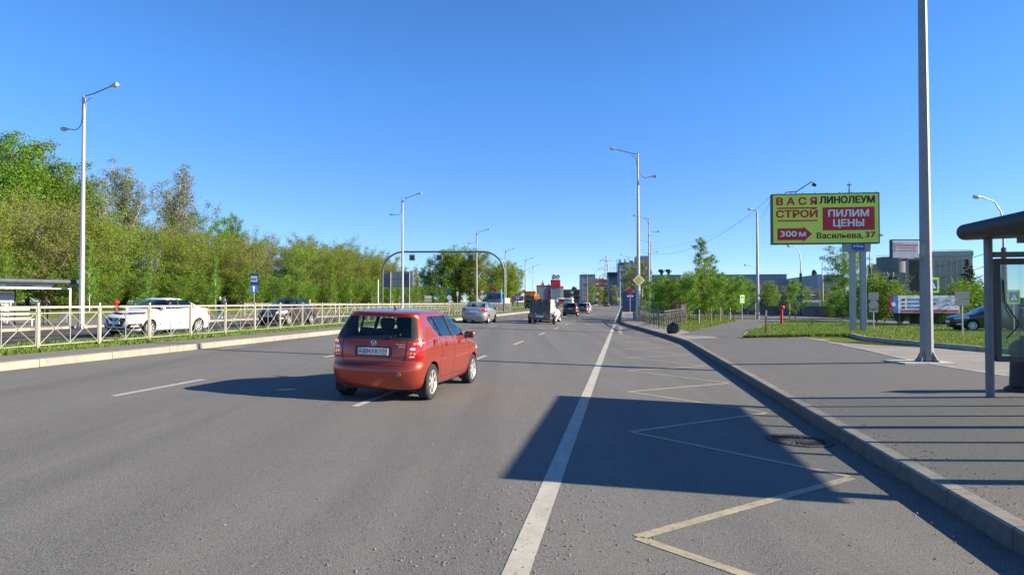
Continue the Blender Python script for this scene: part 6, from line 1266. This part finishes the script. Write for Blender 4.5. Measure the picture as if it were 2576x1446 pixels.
# trees and shrubs behind the street
for x, Y, H, kd, lb in ((2115, 76, 7.2, 'pop', 'dusty birch with hanging leaves left of the billboard posts'), (2150, 74, 6.8, 'pop', 'dusty birch with hanging leaves behind the billboard posts'), (2182, 80, 5.2, 'pop', 'shorter green birch right behind the billboard posts'), (2235, 62, 3.1, 'young2', 'bright green bushy tree left above the car parts advert'), (2262, 60, 3.3, 'young2', 'bright green bushy tree above the car parts advert'), (2300, 62, 2.5, 'young2', 'low green tree top right above the car parts advert')):
    s = H / {'pop': 9.5, 'young2': 5.2}[kd]; tree(kd, px(x, Y), s * 1.1, lb, None, sz=s)
p = px(2441, 58); tree('fir', p, .8, 'dark fir tree before the grain elevator', None, 'fir_tree', sz=5.4 / 7.2)
for i, (x, Y, s, lb) in enumerate(((2362, 45, .7, 'green shrub right of the tall pole by the blue fence'), (2398, 45, .9, 'green shrub behind the grey sign back'), (2422, 46, 1.0, 'tall green shrub before the blue fence'), (2120, 62, .9, 'dark shrub against the concrete wall left of the billboard posts'), (2148, 60, 1.1, 'dark shrub between the billboard posts'), (2205, 52, 1.2, 'bright shrub beside the grey sign backs'), (2225, 52, 1.2, 'bright shrub left of the car parts advert'), (2265, 46.5, .5, 'low shrub under the car parts advert'), (2300, 46.5, .5, 'low shrub at the right foot of the car parts advert'), (2460, 47, 1.1, 'shrub behind the dark green saloon'), (2090, 64, .6, 'small dark shrub by the concrete wall'))):
    tree('shrub', px(x, Y), s, lb, None, 'shrub', cat='shrub')
FT = 'hazy trees in front of the grey halls'
for i, (x, Y, H) in enumerate(((1900, 135, 5.6), (1925, 140, 5), (1950, 130, 4.6), (1978, 140, 5.5), (2005, 150, 4.6), (2030, 140, 5.2), (2060, 135, 4.6), (2085, 130, 5.4), (2075, 150, 5), (1868, 150, 5), (2440, 110, 4), (2210, 120, 5.5), (1880, 170, 5.5), (1660, 190, 6), (1690, 180, 6))):
    s = H / 8.5 * .9; X = at(x, 700, Y).x; tree('far', (X, Y, 0), s * .8, 'dusty green distant tree before the grey halls', FT, sz=s)
for i, (x, Y, H, lb) in enumerate(((1588, 135, 9.0, 'tall budding tree before the concrete silo of the grey works'), (1612, 120, 8.5, 'budding tree right behind the priority lamp post'), (1590, 150, 8, 'budding tree behind the no stopping sign'), (1545, 260, 8, 'small budding tree before the dark blue block'), (1487, 250, 7.5, 'dark small tree before the ribbed grey tower'), (1508, 255, 6.5, 'small tree before the brick works'), (1522, 262, 6, 'small tree by the brick works gate'))):
    X = at(x, 700, Y).x; tree('far' if i < 4 else 'young2', (X, Y, 0), H / (8.5 if i < 4 else 5.2) * .8, lb, None, sz=H / (8.5 if i < 4 else 5.2))
# ---------------------------------------------------------------- buildings and far structures
def facade(name, col, col2, step, axis=0, rough=.6):
    m = bpy.data.materials.new(name); m.use_nodes = True; t = m.node_tree; b = t.nodes['Principled BSDF']; tc = nd(t, 'ShaderNodeTexCoord'); s = nd(t, 'ShaderNodeSeparateXYZ'); t.links.new(tc.outputs['Object'], s.inputs[0])
    d = nd(t, 'ShaderNodeMath', operation='DIVIDE'); d.inputs[1].default_value = step; t.links.new(s.outputs[axis], d.inputs[0]); f = nd(t, 'ShaderNodeMath', operation='FRACT'); t.links.new(d.outputs[0], f.inputs[0]); l = nd(t, 'ShaderNodeMath', operation='LESS_THAN'); l.inputs[1].default_value = .22; t.links.new(f.outputs[0], l.inputs[0])
    c = mixcol(t, col, col2, l.outputs[0]); c = mixcol(t, c, tuple(k * .75 for k in col), noise(t, tc.outputs['Object'], .25, 5, .65, .45, .8)); t.links.new(c, b.inputs['Base Color']); b.inputs['Roughness'].default_value = rough; MATS[name] = m; return m
STEELB = facade('blue_grey_cladding', (.27, .31, .38), (.23, .27, .33), 1.2, 2); STEELD = facade('dark_blue_cladding', (.13, .17, .235), (.11, .145, .2), 1.0, 2); STEELG = facade('grey_cladding', (.33, .36, .4), (.29, .32, .35), 1.5, 2); RIB = facade('ribbed_cladding', (.42, .39, .37), (.2, .18, .18), 1.1, 0); BRICK = facade('dark_brick', (.22, .1, .08), (.19, .085, .07), .4, 2); BRICKP = facade('pale_brick', (.34, .24, .2), (.29, .2, .17), 1.2, 2); CONCB = facade('elevator_concrete', (.42, .4, .38), (.37, .35, .335), 3.0, 2, .85); CHAR = facade('charcoal_cladding', (.045, .05, .06), (.035, .04, .05), 1.0, 2); REDB = facade('red_cladding', (.62, .03, .05), (.55, .025, .04), 1.2, 2)
class Bld:
    def __init__(s, name, label, cat, x, Y): s.p = at(x, 760, Y); s.p.z = -.2; s.Y = Y; s.t = thing(name, label, cat, s.p, .6 * -math.atan((x - 1288) / FPX))
    def X(s, x): return at(x, 760, s.Y).x - s.p.x
    def Z(s, y): return at(1288, y, s.Y).z - s.p.z
    def blk(s, part, x0, x1, y0, m, depth=20, y1=None, front=0.0, parent=None): return MB().bb(s.X(x0), s.X(x1), front, front + (depth * .5 if depth > 5 else depth), 0 if y1 is None else s.Z(y1), s.Z(y0)).build(part, m, parent or s.t)
    def pan(s, part, x0, x1, y0, y1, m, parent=None, out=.15): return MB().bb(s.X(x0), s.X(x1), -out, .05, s.Z(y1), s.Z(y0)).build(part, m, parent or s.t)
# red and grey factory with the sign
b = Bld('factory', 'red and blue grey factory with heart shaped roof sign', 'factory', 1380, 400)
w_ = b.blk('wall', 1350, 1410, 722, STEELB, 26); b.blk('red_band', 1349.6, 1410.2, 717.4, REDB, 26.2, 721.9); tw = b.blk('stair_tower', 1386, 1409.6, 703.8, REDB, 14, 722, -.25); b.blk('right_wing', 1410.3, 1418, 724, STEELG, 24, None, 3); b.blk('right_wing_band', 1410.3, 1418, 719.5, REDB, 24, 723.9, 2.9)
for i, y in enumerate((731, 740.5, 749.5)): b.pan('red_panel', 1374, 1385, y, y + 4.6, REDB, w_); 
for y in (726, 735.8, 745.2): b.pan('window', 1375, 1384.5, y, y + 3.2, BWIN, w_)
b.pan('pilaster', 1385.6, 1387, 723, 764, STEELG, w_, .3)
sg = b.pan('roof_sign', 1399, 1400, 703.8, 704, STEELG); b.t['sign'] = 'roof'
xs, yr = b.X, b.Z; hp = []
for (x, y) in ((1388, 698), (1388.4, 693.5), (1391, 690.8), (1394.5, 690.6), (1397.3, 692.6), (1399, 693.2), (1401.5, 691.8), (1405, 691.6), (1408, 693.5), (1408.3, 697), (1406.5, 700.5), (1403, 702), (1399, 701), (1395, 701.2), (1391, 702.6), (1388.6, 701.5)): hp.append((xs(x), yr(y)))
SGN = mat('sign_crimson', (.2, .012, .02), .5); MB().prism(hp, lambda p, h: Vector((p[0], h, p[1])), -.6, 0.2).build('sign_panel', SGN, b.t); cxh, czh = xs(1398.2), yr(696.7)
MB().prism([(cxh + (x - cxh) * .86, czh + (z - czh) * .8) for x, z in hp], lambda p, h: Vector((p[0], h, p[1])), -.7, -.58).build('sign_rim', mat('sign_inner', (.3, .03, .05), .5), b.t)
text('Россия', 2.0, WHITE, 'lettering', b.t, (cxh, -.75, czh - .1), (PI / 2, 0, R(0)), .06, width=3.9, ext=.03)
for x in (1392, 1398, 1404): MB().tube([(xs(x), -.2, yr(704)), (xs(x), -.2, yr(700))], .12, 6).build('sign_support', DARK, b.t)
for x, h in ((1366, 704), (1367.5, 709), (1381, 713), (1362, 711)): MB().tube([(xs(x), 6, yr(717.4)), (xs(x), 6, yr(h))], .35, 8).build('roof_vent', STEELG, b.t)
# low black building
b = Bld('office_block', 'low black office block with two bands of pale windows', 'building', 1438, 420); w_ = b.blk('wall', 1418.5, 1459, 728, CHAR, 25)
for y in (732.5, 745): 
    for i in range(5): b.pan('window', 1421 + i * 7.6, 1427.4 + i * 7.6, y, y + 6, (BWIN, BWIN, mat('bright_window', (.5, .58, .62), .3), BWIN, MATS['window_glass'])[i % 5], w_)
mb = MB(); mb.tube([(b.X(1444), 4, b.Z(728)), (b.X(1444), 4, b.Z(723)), (b.X(1445.5), 4, b.Z(721))], .8, 8); mb.tube([(b.X(1441), 4, b.Z(728)), (b.X(1441.6), 4, b.Z(724)), (b.X(1450), 4, b.Z(725)), (b.X(1450), 4, b.Z(728))], .7, 8); mb.build('roof_duct', DARK, b.t, True)
# ribbed tower and brick works
b = Bld('tower_block', 'grey brown ribbed tower block beside the brick works', 'building', 1479, 370); w_ = b.blk('wall', 1460, 1497.6, 691.5, RIB, 30); b.blk('parapet', 1459.6, 1498, 690, CONC, 30.4, 691.3, -.2); b.blk('side_wall', 1460.2, 1466, 700, STEELG, .3, None, -.31)
for y in (708, 722, 736): b.pan('window', 1463, 1474, y, y + 5, MATS['pale_blue_panel'], w_)
b.pan('red_panel', 1478, 1482.5, 712, 717, BRICK, w_); b.blk('base_wall', 1462, 1505, 757, CONC, 2, None, -4)
b = Bld('brick_works', 'dark red brick works with rows of white framed windows', 'building', 1514, 375); w_ = b.blk('wall', 1497.8, 1531, 702.5, BRICK, 28)
for r_, (y0, y1) in enumerate(((712.5, 716), (722, 729), (737, 743.5), (750, 757))):
    for i in range(4):
        x = 1499.5 + i * 7.8; f_ = b.pan('window', x, x + 6.4, y0, y1, mat('window_frame_pale', (.55, .53, .5), .6), w_); b.pan('pane', x + .6, x + 3, y0 + .7, y1 - .7, BWIN if (i + r_) % 3 else MATS['bright_window'], f_, .22); b.pan('pane', x + 3.5, x + 5.8, y0 + .7, y1 - .7, BWIN if (i * 2 + r_) % 3 else MATS['bright_window'], f_, .22)
for x in (1502, 1511, 1519): MB().tube([(b.X(x - 3), 5, b.Z(702)), (b.X(x), 5, b.Z(698.5)), (b.X(x + 3), 5, b.Z(702))], .6, 8).build('roof_vent', GALV, b.t, True)
# pylon
Y = 470.0; p = at(1526, 760, Y); p.z = 0; t = thing('pylon', 'lattice electricity pylon rising behind the brick works', 'pylon', p); H = at(0, 641, Y).z; mb = MB(); wd = lambda z: lerp(z, [(0, 3.0), (H * .62, 1.3), (H, .25)]); lv = list(np.linspace(0, H, 13))
for z0, z1 in zip(lv[:-1], lv[1:]):
    a, c = wd(z0), wd(z1)
    for (sx_, sy_), (tx_, ty_) in zip(((-1, -1), (1, -1), (1, 1), (-1, 1)), ((1, -1), (1, 1), (-1, 1), (-1, -1))): mb.tube([(sx_ * a, sy_ * a, z0), (sx_ * c, sy_ * c, z1)], .13, 4); mb.tube([(sx_ * a, sy_ * a, z0), (tx_ * c, ty_ * c, z1)], .08, 4); mb.tube([(tx_ * a, ty_ * a, z0), (sx_ * c, sy_ * c, z1)], .08, 4)
mb.build('tower', GALV, t)
for y, hw in ((656, 4.6), (677.5, 6.4), (694, 5)):
    z = at(0, y, Y).z; mb = MB()
    for s in (1, -1): mb.tube([(0, -.6, z), (s * hw, 0, z), (0, .6, z)], .1, 4); mb.tube([(s * .8, 0, z + 1.8), (s * hw, 0, z)], .1, 4); mb.tube([(s * hw * .5, 0, z), (s * hw * .5, 0, z + .9)], .07, 4); mb.tube([(s * hw, 0, z), (s * hw, 0, z - 1.6)], .07, 4)
    mb.build('cross_arm', GALV, t)
# dark blue block, grey glass works
b = Bld('blue_block', 'dark blue metal clad block with black top band', 'building', 1543, 350); w_ = b.blk('wall', 1530.5, 1557, 696, STEELD, 30); b.blk('top_band', 1530.2, 1557.3, 686.5, CHAR, 30.3, 695.9, -.2); b.blk('roof_edge', 1530, 1557.5, 684.2, STEELB, 30.5, 686.4, -.3); b.pan('gate', 1538, 1548, 745, 766, CHAR, w_); b.blk('corner_trim', 1530.5, 1532, 697, STEELB, .3, None, -.31)
b = Bld('glass_works', 'grey factory with stacked glazed floors pipes and a tall lift tower', 'factory', 1595, 330); w_ = b.blk('wall', 1557.5, 1601, 659.5, STEELB, 34); tw = b.blk('lift_tower', 1601.3, 1637.5, 643.8, STEELG, 30, None, -.5); b.blk('tower_recess', 1615, 1631, 662, STEELD, .4, 760, -.91); b.pan('window', 1623, 1627, 670, 678, MATS['pale_blue_panel'], tw, 1.1)
for y in (668, 690, 707, 724): f_ = b.pan('glazed_floor', 1559, 1577, y, y + 13, mat('pale_glazing', (.3, .37, .42), .25, .3, .15, .6), w_); b.pan('window', 1568, 1572.5, y + 3, y + 8, BWIN, f_, .25)
for y in (663, 683, 703.6, 720.6): b.pan('floor_band', 1558, 1580, y, y + 3, STEELD, w_, .3)
for y in (737, 742): b.pan('canopy', 1560, 1578, y, y + 1.5, DARK, w_, 1.2)
b.pan('pale_plinth', 1559, 1600, 748, 766, MATS['pale_blue_panel'], w_, .4)
for x, y in ((1562, 651), (1575, 650.5), (1587, 655), (1592, 655)): MB().lathe([(.5, 0), (.5, b.Z(y) - b.Z(659.5)), (.9, b.Z(y) - b.Z(659.5)), (.0, b.Z(y) - b.Z(659.5) + .3)], 10, Matrix.Translation((b.X(x), 5, b.Z(659.6)))).build('roof_vent', GALV, b.t, True)
mb = MB()
for k in range(9): z = b.Z(690) + k * (b.Z(654) - b.Z(690)) / 8; mb.bb(b.X(1551), b.X(1556), -1, -.9, z, z + .12)
for x in (1551, 1556): mb.bb(b.X(x) - .06, b.X(x) + .06, -1, -.88, b.Z(690), b.Z(653))
mb.build('roof_ladder', DARK, b.t); b.pan('pipe_gantry', 1580, 1618, 697, 699, RUST, w_, 1.0)
for x0, x1, y in ((1583, 1592, 700), (1609, 1617, 697.5)): r = (b.X(x1) - b.X(x0)) / 2; MB().tube([(b.X((x0 + x1) / 2), -2.2, 0), (b.X((x0 + x1) / 2), -2.2, b.Z(y))], r, 16).build('silo', CONCB, b.t, True)
mb = MB(); mb.tube([(b.X(1606), -2, b.Z(698)), (b.X(1606), -2, b.Z(682)), (b.X(1604.5), -2, b.Z(680)), (b.X(1601), -1, b.Z(680))], .35, 8); mb.build('white_pipe', WHITE, b.t, True)
t = thing('advert_pylon', 'tall dark blue advert pylon behind the no stopping sign', 'sign', px(1583, 110)); MB().bb(-1.1, 1.1, -.3, .3, 0, zpx(735, 110), 0, .1).build('column', NAVY, t); MB().bb(-.3, .0, -.32, -.3, 3.0, 3.6).build('red_mark', RED, t); MB().bb(-.8, .8, -.32, -.3, 1.9, 2.0).build('stripe', MATS['mid_blue'], t)
# grey halls behind the young trees
b = Bld('hall', 'dark grey blue industrial hall behind the young trees', 'hall', 1690, 260); b.blk('wall', 1642, 1712, 692.5, STEELB, 40); b.blk('roof_edge', 1641.5, 1712.5, 691, STEELG, 40.4, 692.4, -.2); 
for x in (1667, 1685): MB().lathe([(.5, 0), (.5, .8), (1.3, 1.6), (1.1, 2.2), (0, 2.3)], 10, Matrix.Translation((b.X(x), 4, b.Z(691)))).build('roof_vent', DARK, b.t, True)
b = Bld('hall', 'long dark blue grey hall between the birches and billboard', 'hall', 1880, 240); b.blk('wall', 1800, 1974, 692, STEELB, 40); b.blk('roof_edge', 1799.5, 1974.5, 690, STEELG, 40.4, 691.9, -.2); b.pan('white_wall', 1815, 1905, 722, 760, MATS['pale_blue_panel'])
for x in (1842, 1872): b.pan('red_mark', x, x + 3, 712, 735, mat('chimney_stripe', (.5, .2, .17), .6), None, 3)
b = Bld('hall', 'pale grey hall with sloping roof line left of the billboard posts', 'hall', 2050, 230); MB().prism([(b.X(1990), 0), (b.X(2120), 0), (b.X(2120), b.Z(692)), (b.X(2045), b.Z(692)), (b.X(2030), b.Z(694)), (b.X(1990), b.Z(700))], lambda p, h: Vector((p[0], h, p[1])), 0, 40).build('wall', STEELG, b.t); b.pan('pale_gable', 2056, 2068, 690, 740, MATS['pale_blue_panel'])
mb = MB(); mb.tube([(b.X(2053), 3, b.Z(692)), (b.X(2053), 3, b.Z(684)), (b.X(2056), 3, b.Z(682))], .9, 8); mb.build('roof_duct', DARK, b.t, True)
# elevator group at right
b = Bld('silo_tower', 'dark cylindrical silo above the pale brick house', 'silo', 2262, 180); MB().tube([(b.X(2258), 6, 0), (b.X(2258), 6, b.Z(644))], b.X(2262 + 36) - b.X(2262), 28).build('drum', mat('silo_steel', (.12, .135, .155), .6, .2, .2, 1), b.t, True); mb = MB(); rr_ = b.X(2298) - b.X(2262)
for k in range(28): a = 2 * PI * k / 28; mb.tube([(b.X(2258) + rr_ * math.cos(a), 6 + rr_ * math.sin(a), b.Z(644)), (b.X(2258) + rr_ * math.cos(a), 6 + rr_ * math.sin(a), b.Z(640))], .05, 4)
mb.tube([(b.X(2258) + rr_ * math.cos(2 * PI * k / 28), 6 + rr_ * math.sin(2 * PI * k / 28), b.Z(640)) for k in range(29)], .05, 4); mb.build('railing', GALV, b.t)
b = Bld('brick_house', 'pale brick house with dark window strips below the silo', 'building', 2252, 165); w_ = b.blk('wall', 2218, 2285, 686, BRICKP, 2.5); b.blk('upper_block', 2196, 2212, 664, BRICKP, 6)
for x0, x1, y in ((2220, 2229, 697), (2238, 2258, 697), (2272, 2282, 697), (2245, 2262, 719)): b.pan('window', x0, x1, y, y + 5, BWIN, w_)
for x in (2233, 2247): MB().tube([(b.X(x), -.3, 0), (b.X(x), -.3, b.Z(684))], .2, 6).build('drain_pipe', CONC, b.t)
b = Bld('conveyor_tower', 'narrow brown tower beside the tall pole', 'tower', 2302, 150); b.blk('shaft', 2291, 2322, 652, mat('tower_brown', (.09, .065, .06), .8, 0, .25, 1), 4); b.blk('head', 2275, 2325, 650, DARK, 4.2, 654, -.1)
mb = MB()
for z in np.linspace(0, b.Z(656), 12): mb.tube([(b.X(2283), 0, z), (b.X(2287), 0, z + 1)], .1, 4); mb.tube([(b.X(2287), 0, z), (b.X(2283), 0, z + 1)], .1, 4)
for x in (2283, 2287): mb.tube([(b.X(x), 0, 0), (b.X(x), 0, b.Z(654))], .12, 4)
mb.build('lattice', GALV, b.t)
b = Bld('grain_elevator', 'tall concrete grain elevator with vertical pale ribs', 'grain elevator', 2390, 200); w_ = b.blk('wall', 2338, 2440, 634, CONCB, 30); b.blk('top_storey', 2337, 2441, 632, CONCB, 30.4, 645, -.4)
for i in range(7): b.pan('rib', 2354 + i * 12.4, 2355.6 + i * 12.4, 652, 752, mat('pale_rib', (.5, .47, .42), .8), w_, .5)
mb = MB()
for x in np.linspace(2338, 2440, 22): mb.tube([(b.X(x), .5, b.Z(632)), (b.X(x), .5, b.Z(629))], .06, 4)
mb.tube([(b.X(2338), .5, b.Z(629)), (b.X(2440), .5, b.Z(629))], .06, 4); mb.build('railing', GALV, b.t)
# depot: concrete wall, blue sheds, buses
def wall(name, label, pts, h, m, th=.16):
    t = thing(name, label, 'wall', (0, 0, 0)); 
    for a, c in zip(pts[:-1], pts[1:]):
        a, c = Vector(a), Vector(c); n = max(1, round((c - a).length / 3)); d = (c - a) / n
        for i in range(n): q = a + d * (i + .5); MB().box((q.x, q.y, zt(q.x, q.y) + h / 2 - .05), (d.length - .03, th, h), 0, Matrix.Rotation(math.atan2(d.y, d.x), 3, 'Z')).build('panel', m, t)
    return t
wall('concrete_wall', 'stained concrete panel wall behind the street and young trees', [(19.5, 96), (33, 84), (34, 66)], 1.15, mat('stained_wall', (.2, .18, .18), .9, 0, .4, .9, .2)); wall('concrete_wall', 'stained concrete panel wall right behind the billboard posts', [(34, 66), (36.5, 55), (38, 51.5)], 1.25, MATS['stained_wall'])
wall('metal_fence', 'dark blue corrugated sheet fence behind the street at right', [(28.5, 49), (33, 47), (46, 44.5), (60, 40)], 1.9, facade('blue_sheet', (.02, .035, .1), (.012, .02, .06), .2, 0))
t = thing('shed', 'long dark blue depot shed with white roof edge', 'shed', (at(1975, 760, 140).x, 140, 0)); f = lambda x: at(x, 760, 140).x - t.location.x; MB().bb(f(1898), f(2050), 0, 12, 0, zpx(743, 140)).build('wall', NAVY, t); MB().bb(f(1897), f(2051), -.2, 12.2, zpx(743, 140), zpx(741, 140)).build('roof', WHITE, t)
t = thing('shed', 'second dark blue depot shed lower behind the billboard posts', 'shed', (at(2080, 760, 120).x, 120, 0)); f = lambda x: at(x, 760, 120).x - t.location.x; MB().bb(f(2020), f(2185), 0, 10, 0, zpx(757, 120)).build('wall', NAVY, t); MB().bb(f(2019), f(2186), -.2, 10.2, zpx(757, 120), zpx(755.3, 120)).build('roof', WHITE, t); MB().bb(f(2022), f(2120), -.1, 0, 0, zpx(762, 120)).build('pale_base', MATS['pale_blue_panel'], t)
t = thing('container', 'dull green container standing behind the concrete wall', 'container', px(2040, 98)); MB().bb(-1.3, 1.3, 0, 3, 0, zpx(762, 98)).build('body', mat('container_green', (.06, .1, .08), .7), t); MB().bb(-1.35, 1.35, -.05, 3.05, zpx(762, 98), zpx(760.5, 98)).build('roof', WHITE, t)
t = thing('canopy', 'pale blue sloped canopy roof right of the tall pole', 'canopy', px(2378, 62)); z = t.location.z; MB().prism([(-1.35, zpx(757, 62) - z), (1.35, zpx(757, 62) - z), (1.25, zpx(745, 62) - z), (-1.25, zpx(743, 62) - z)], lambda p, h: Vector((p[0], h, p[1])), 0, 1.5).build('roof', MATS['pale_blue_panel'], t); MB().bb(-1.2, 1.2, .1, 1.4, 0, zpx(757, 62) - z).build('base', STEELG, t)
t = thing('advert_board', 'purple advert board far beyond the blue lorry', 'advert board', px(1302, 190)); z = t.location.z; PU = mat('purple_poster', (.17, .05, .3), .5, 0, .08); hw = 14 * 190 / FPX; pn = MB().bb(-hw, hw, -.1, .1, zpx(757, 190) - z, zpx(744, 190) - z).build('panel', PU, t); MB().bb(-.5, .5, -.12, -.1, zpx(751.5, 190) - z, zpx(749.8, 190) - z).build('white_mark', WHITE, pn); MB().bb(-1.1, 1.0, -.12, -.1, zpx(746.8, 190) - z, zpx(746.1, 190) - z).build('white_line', WHITE, pn); MB().tube([(0, 0, 0), (0, 0, zpx(757, 190) - z)], .15, 6).build('post', DARK, t)
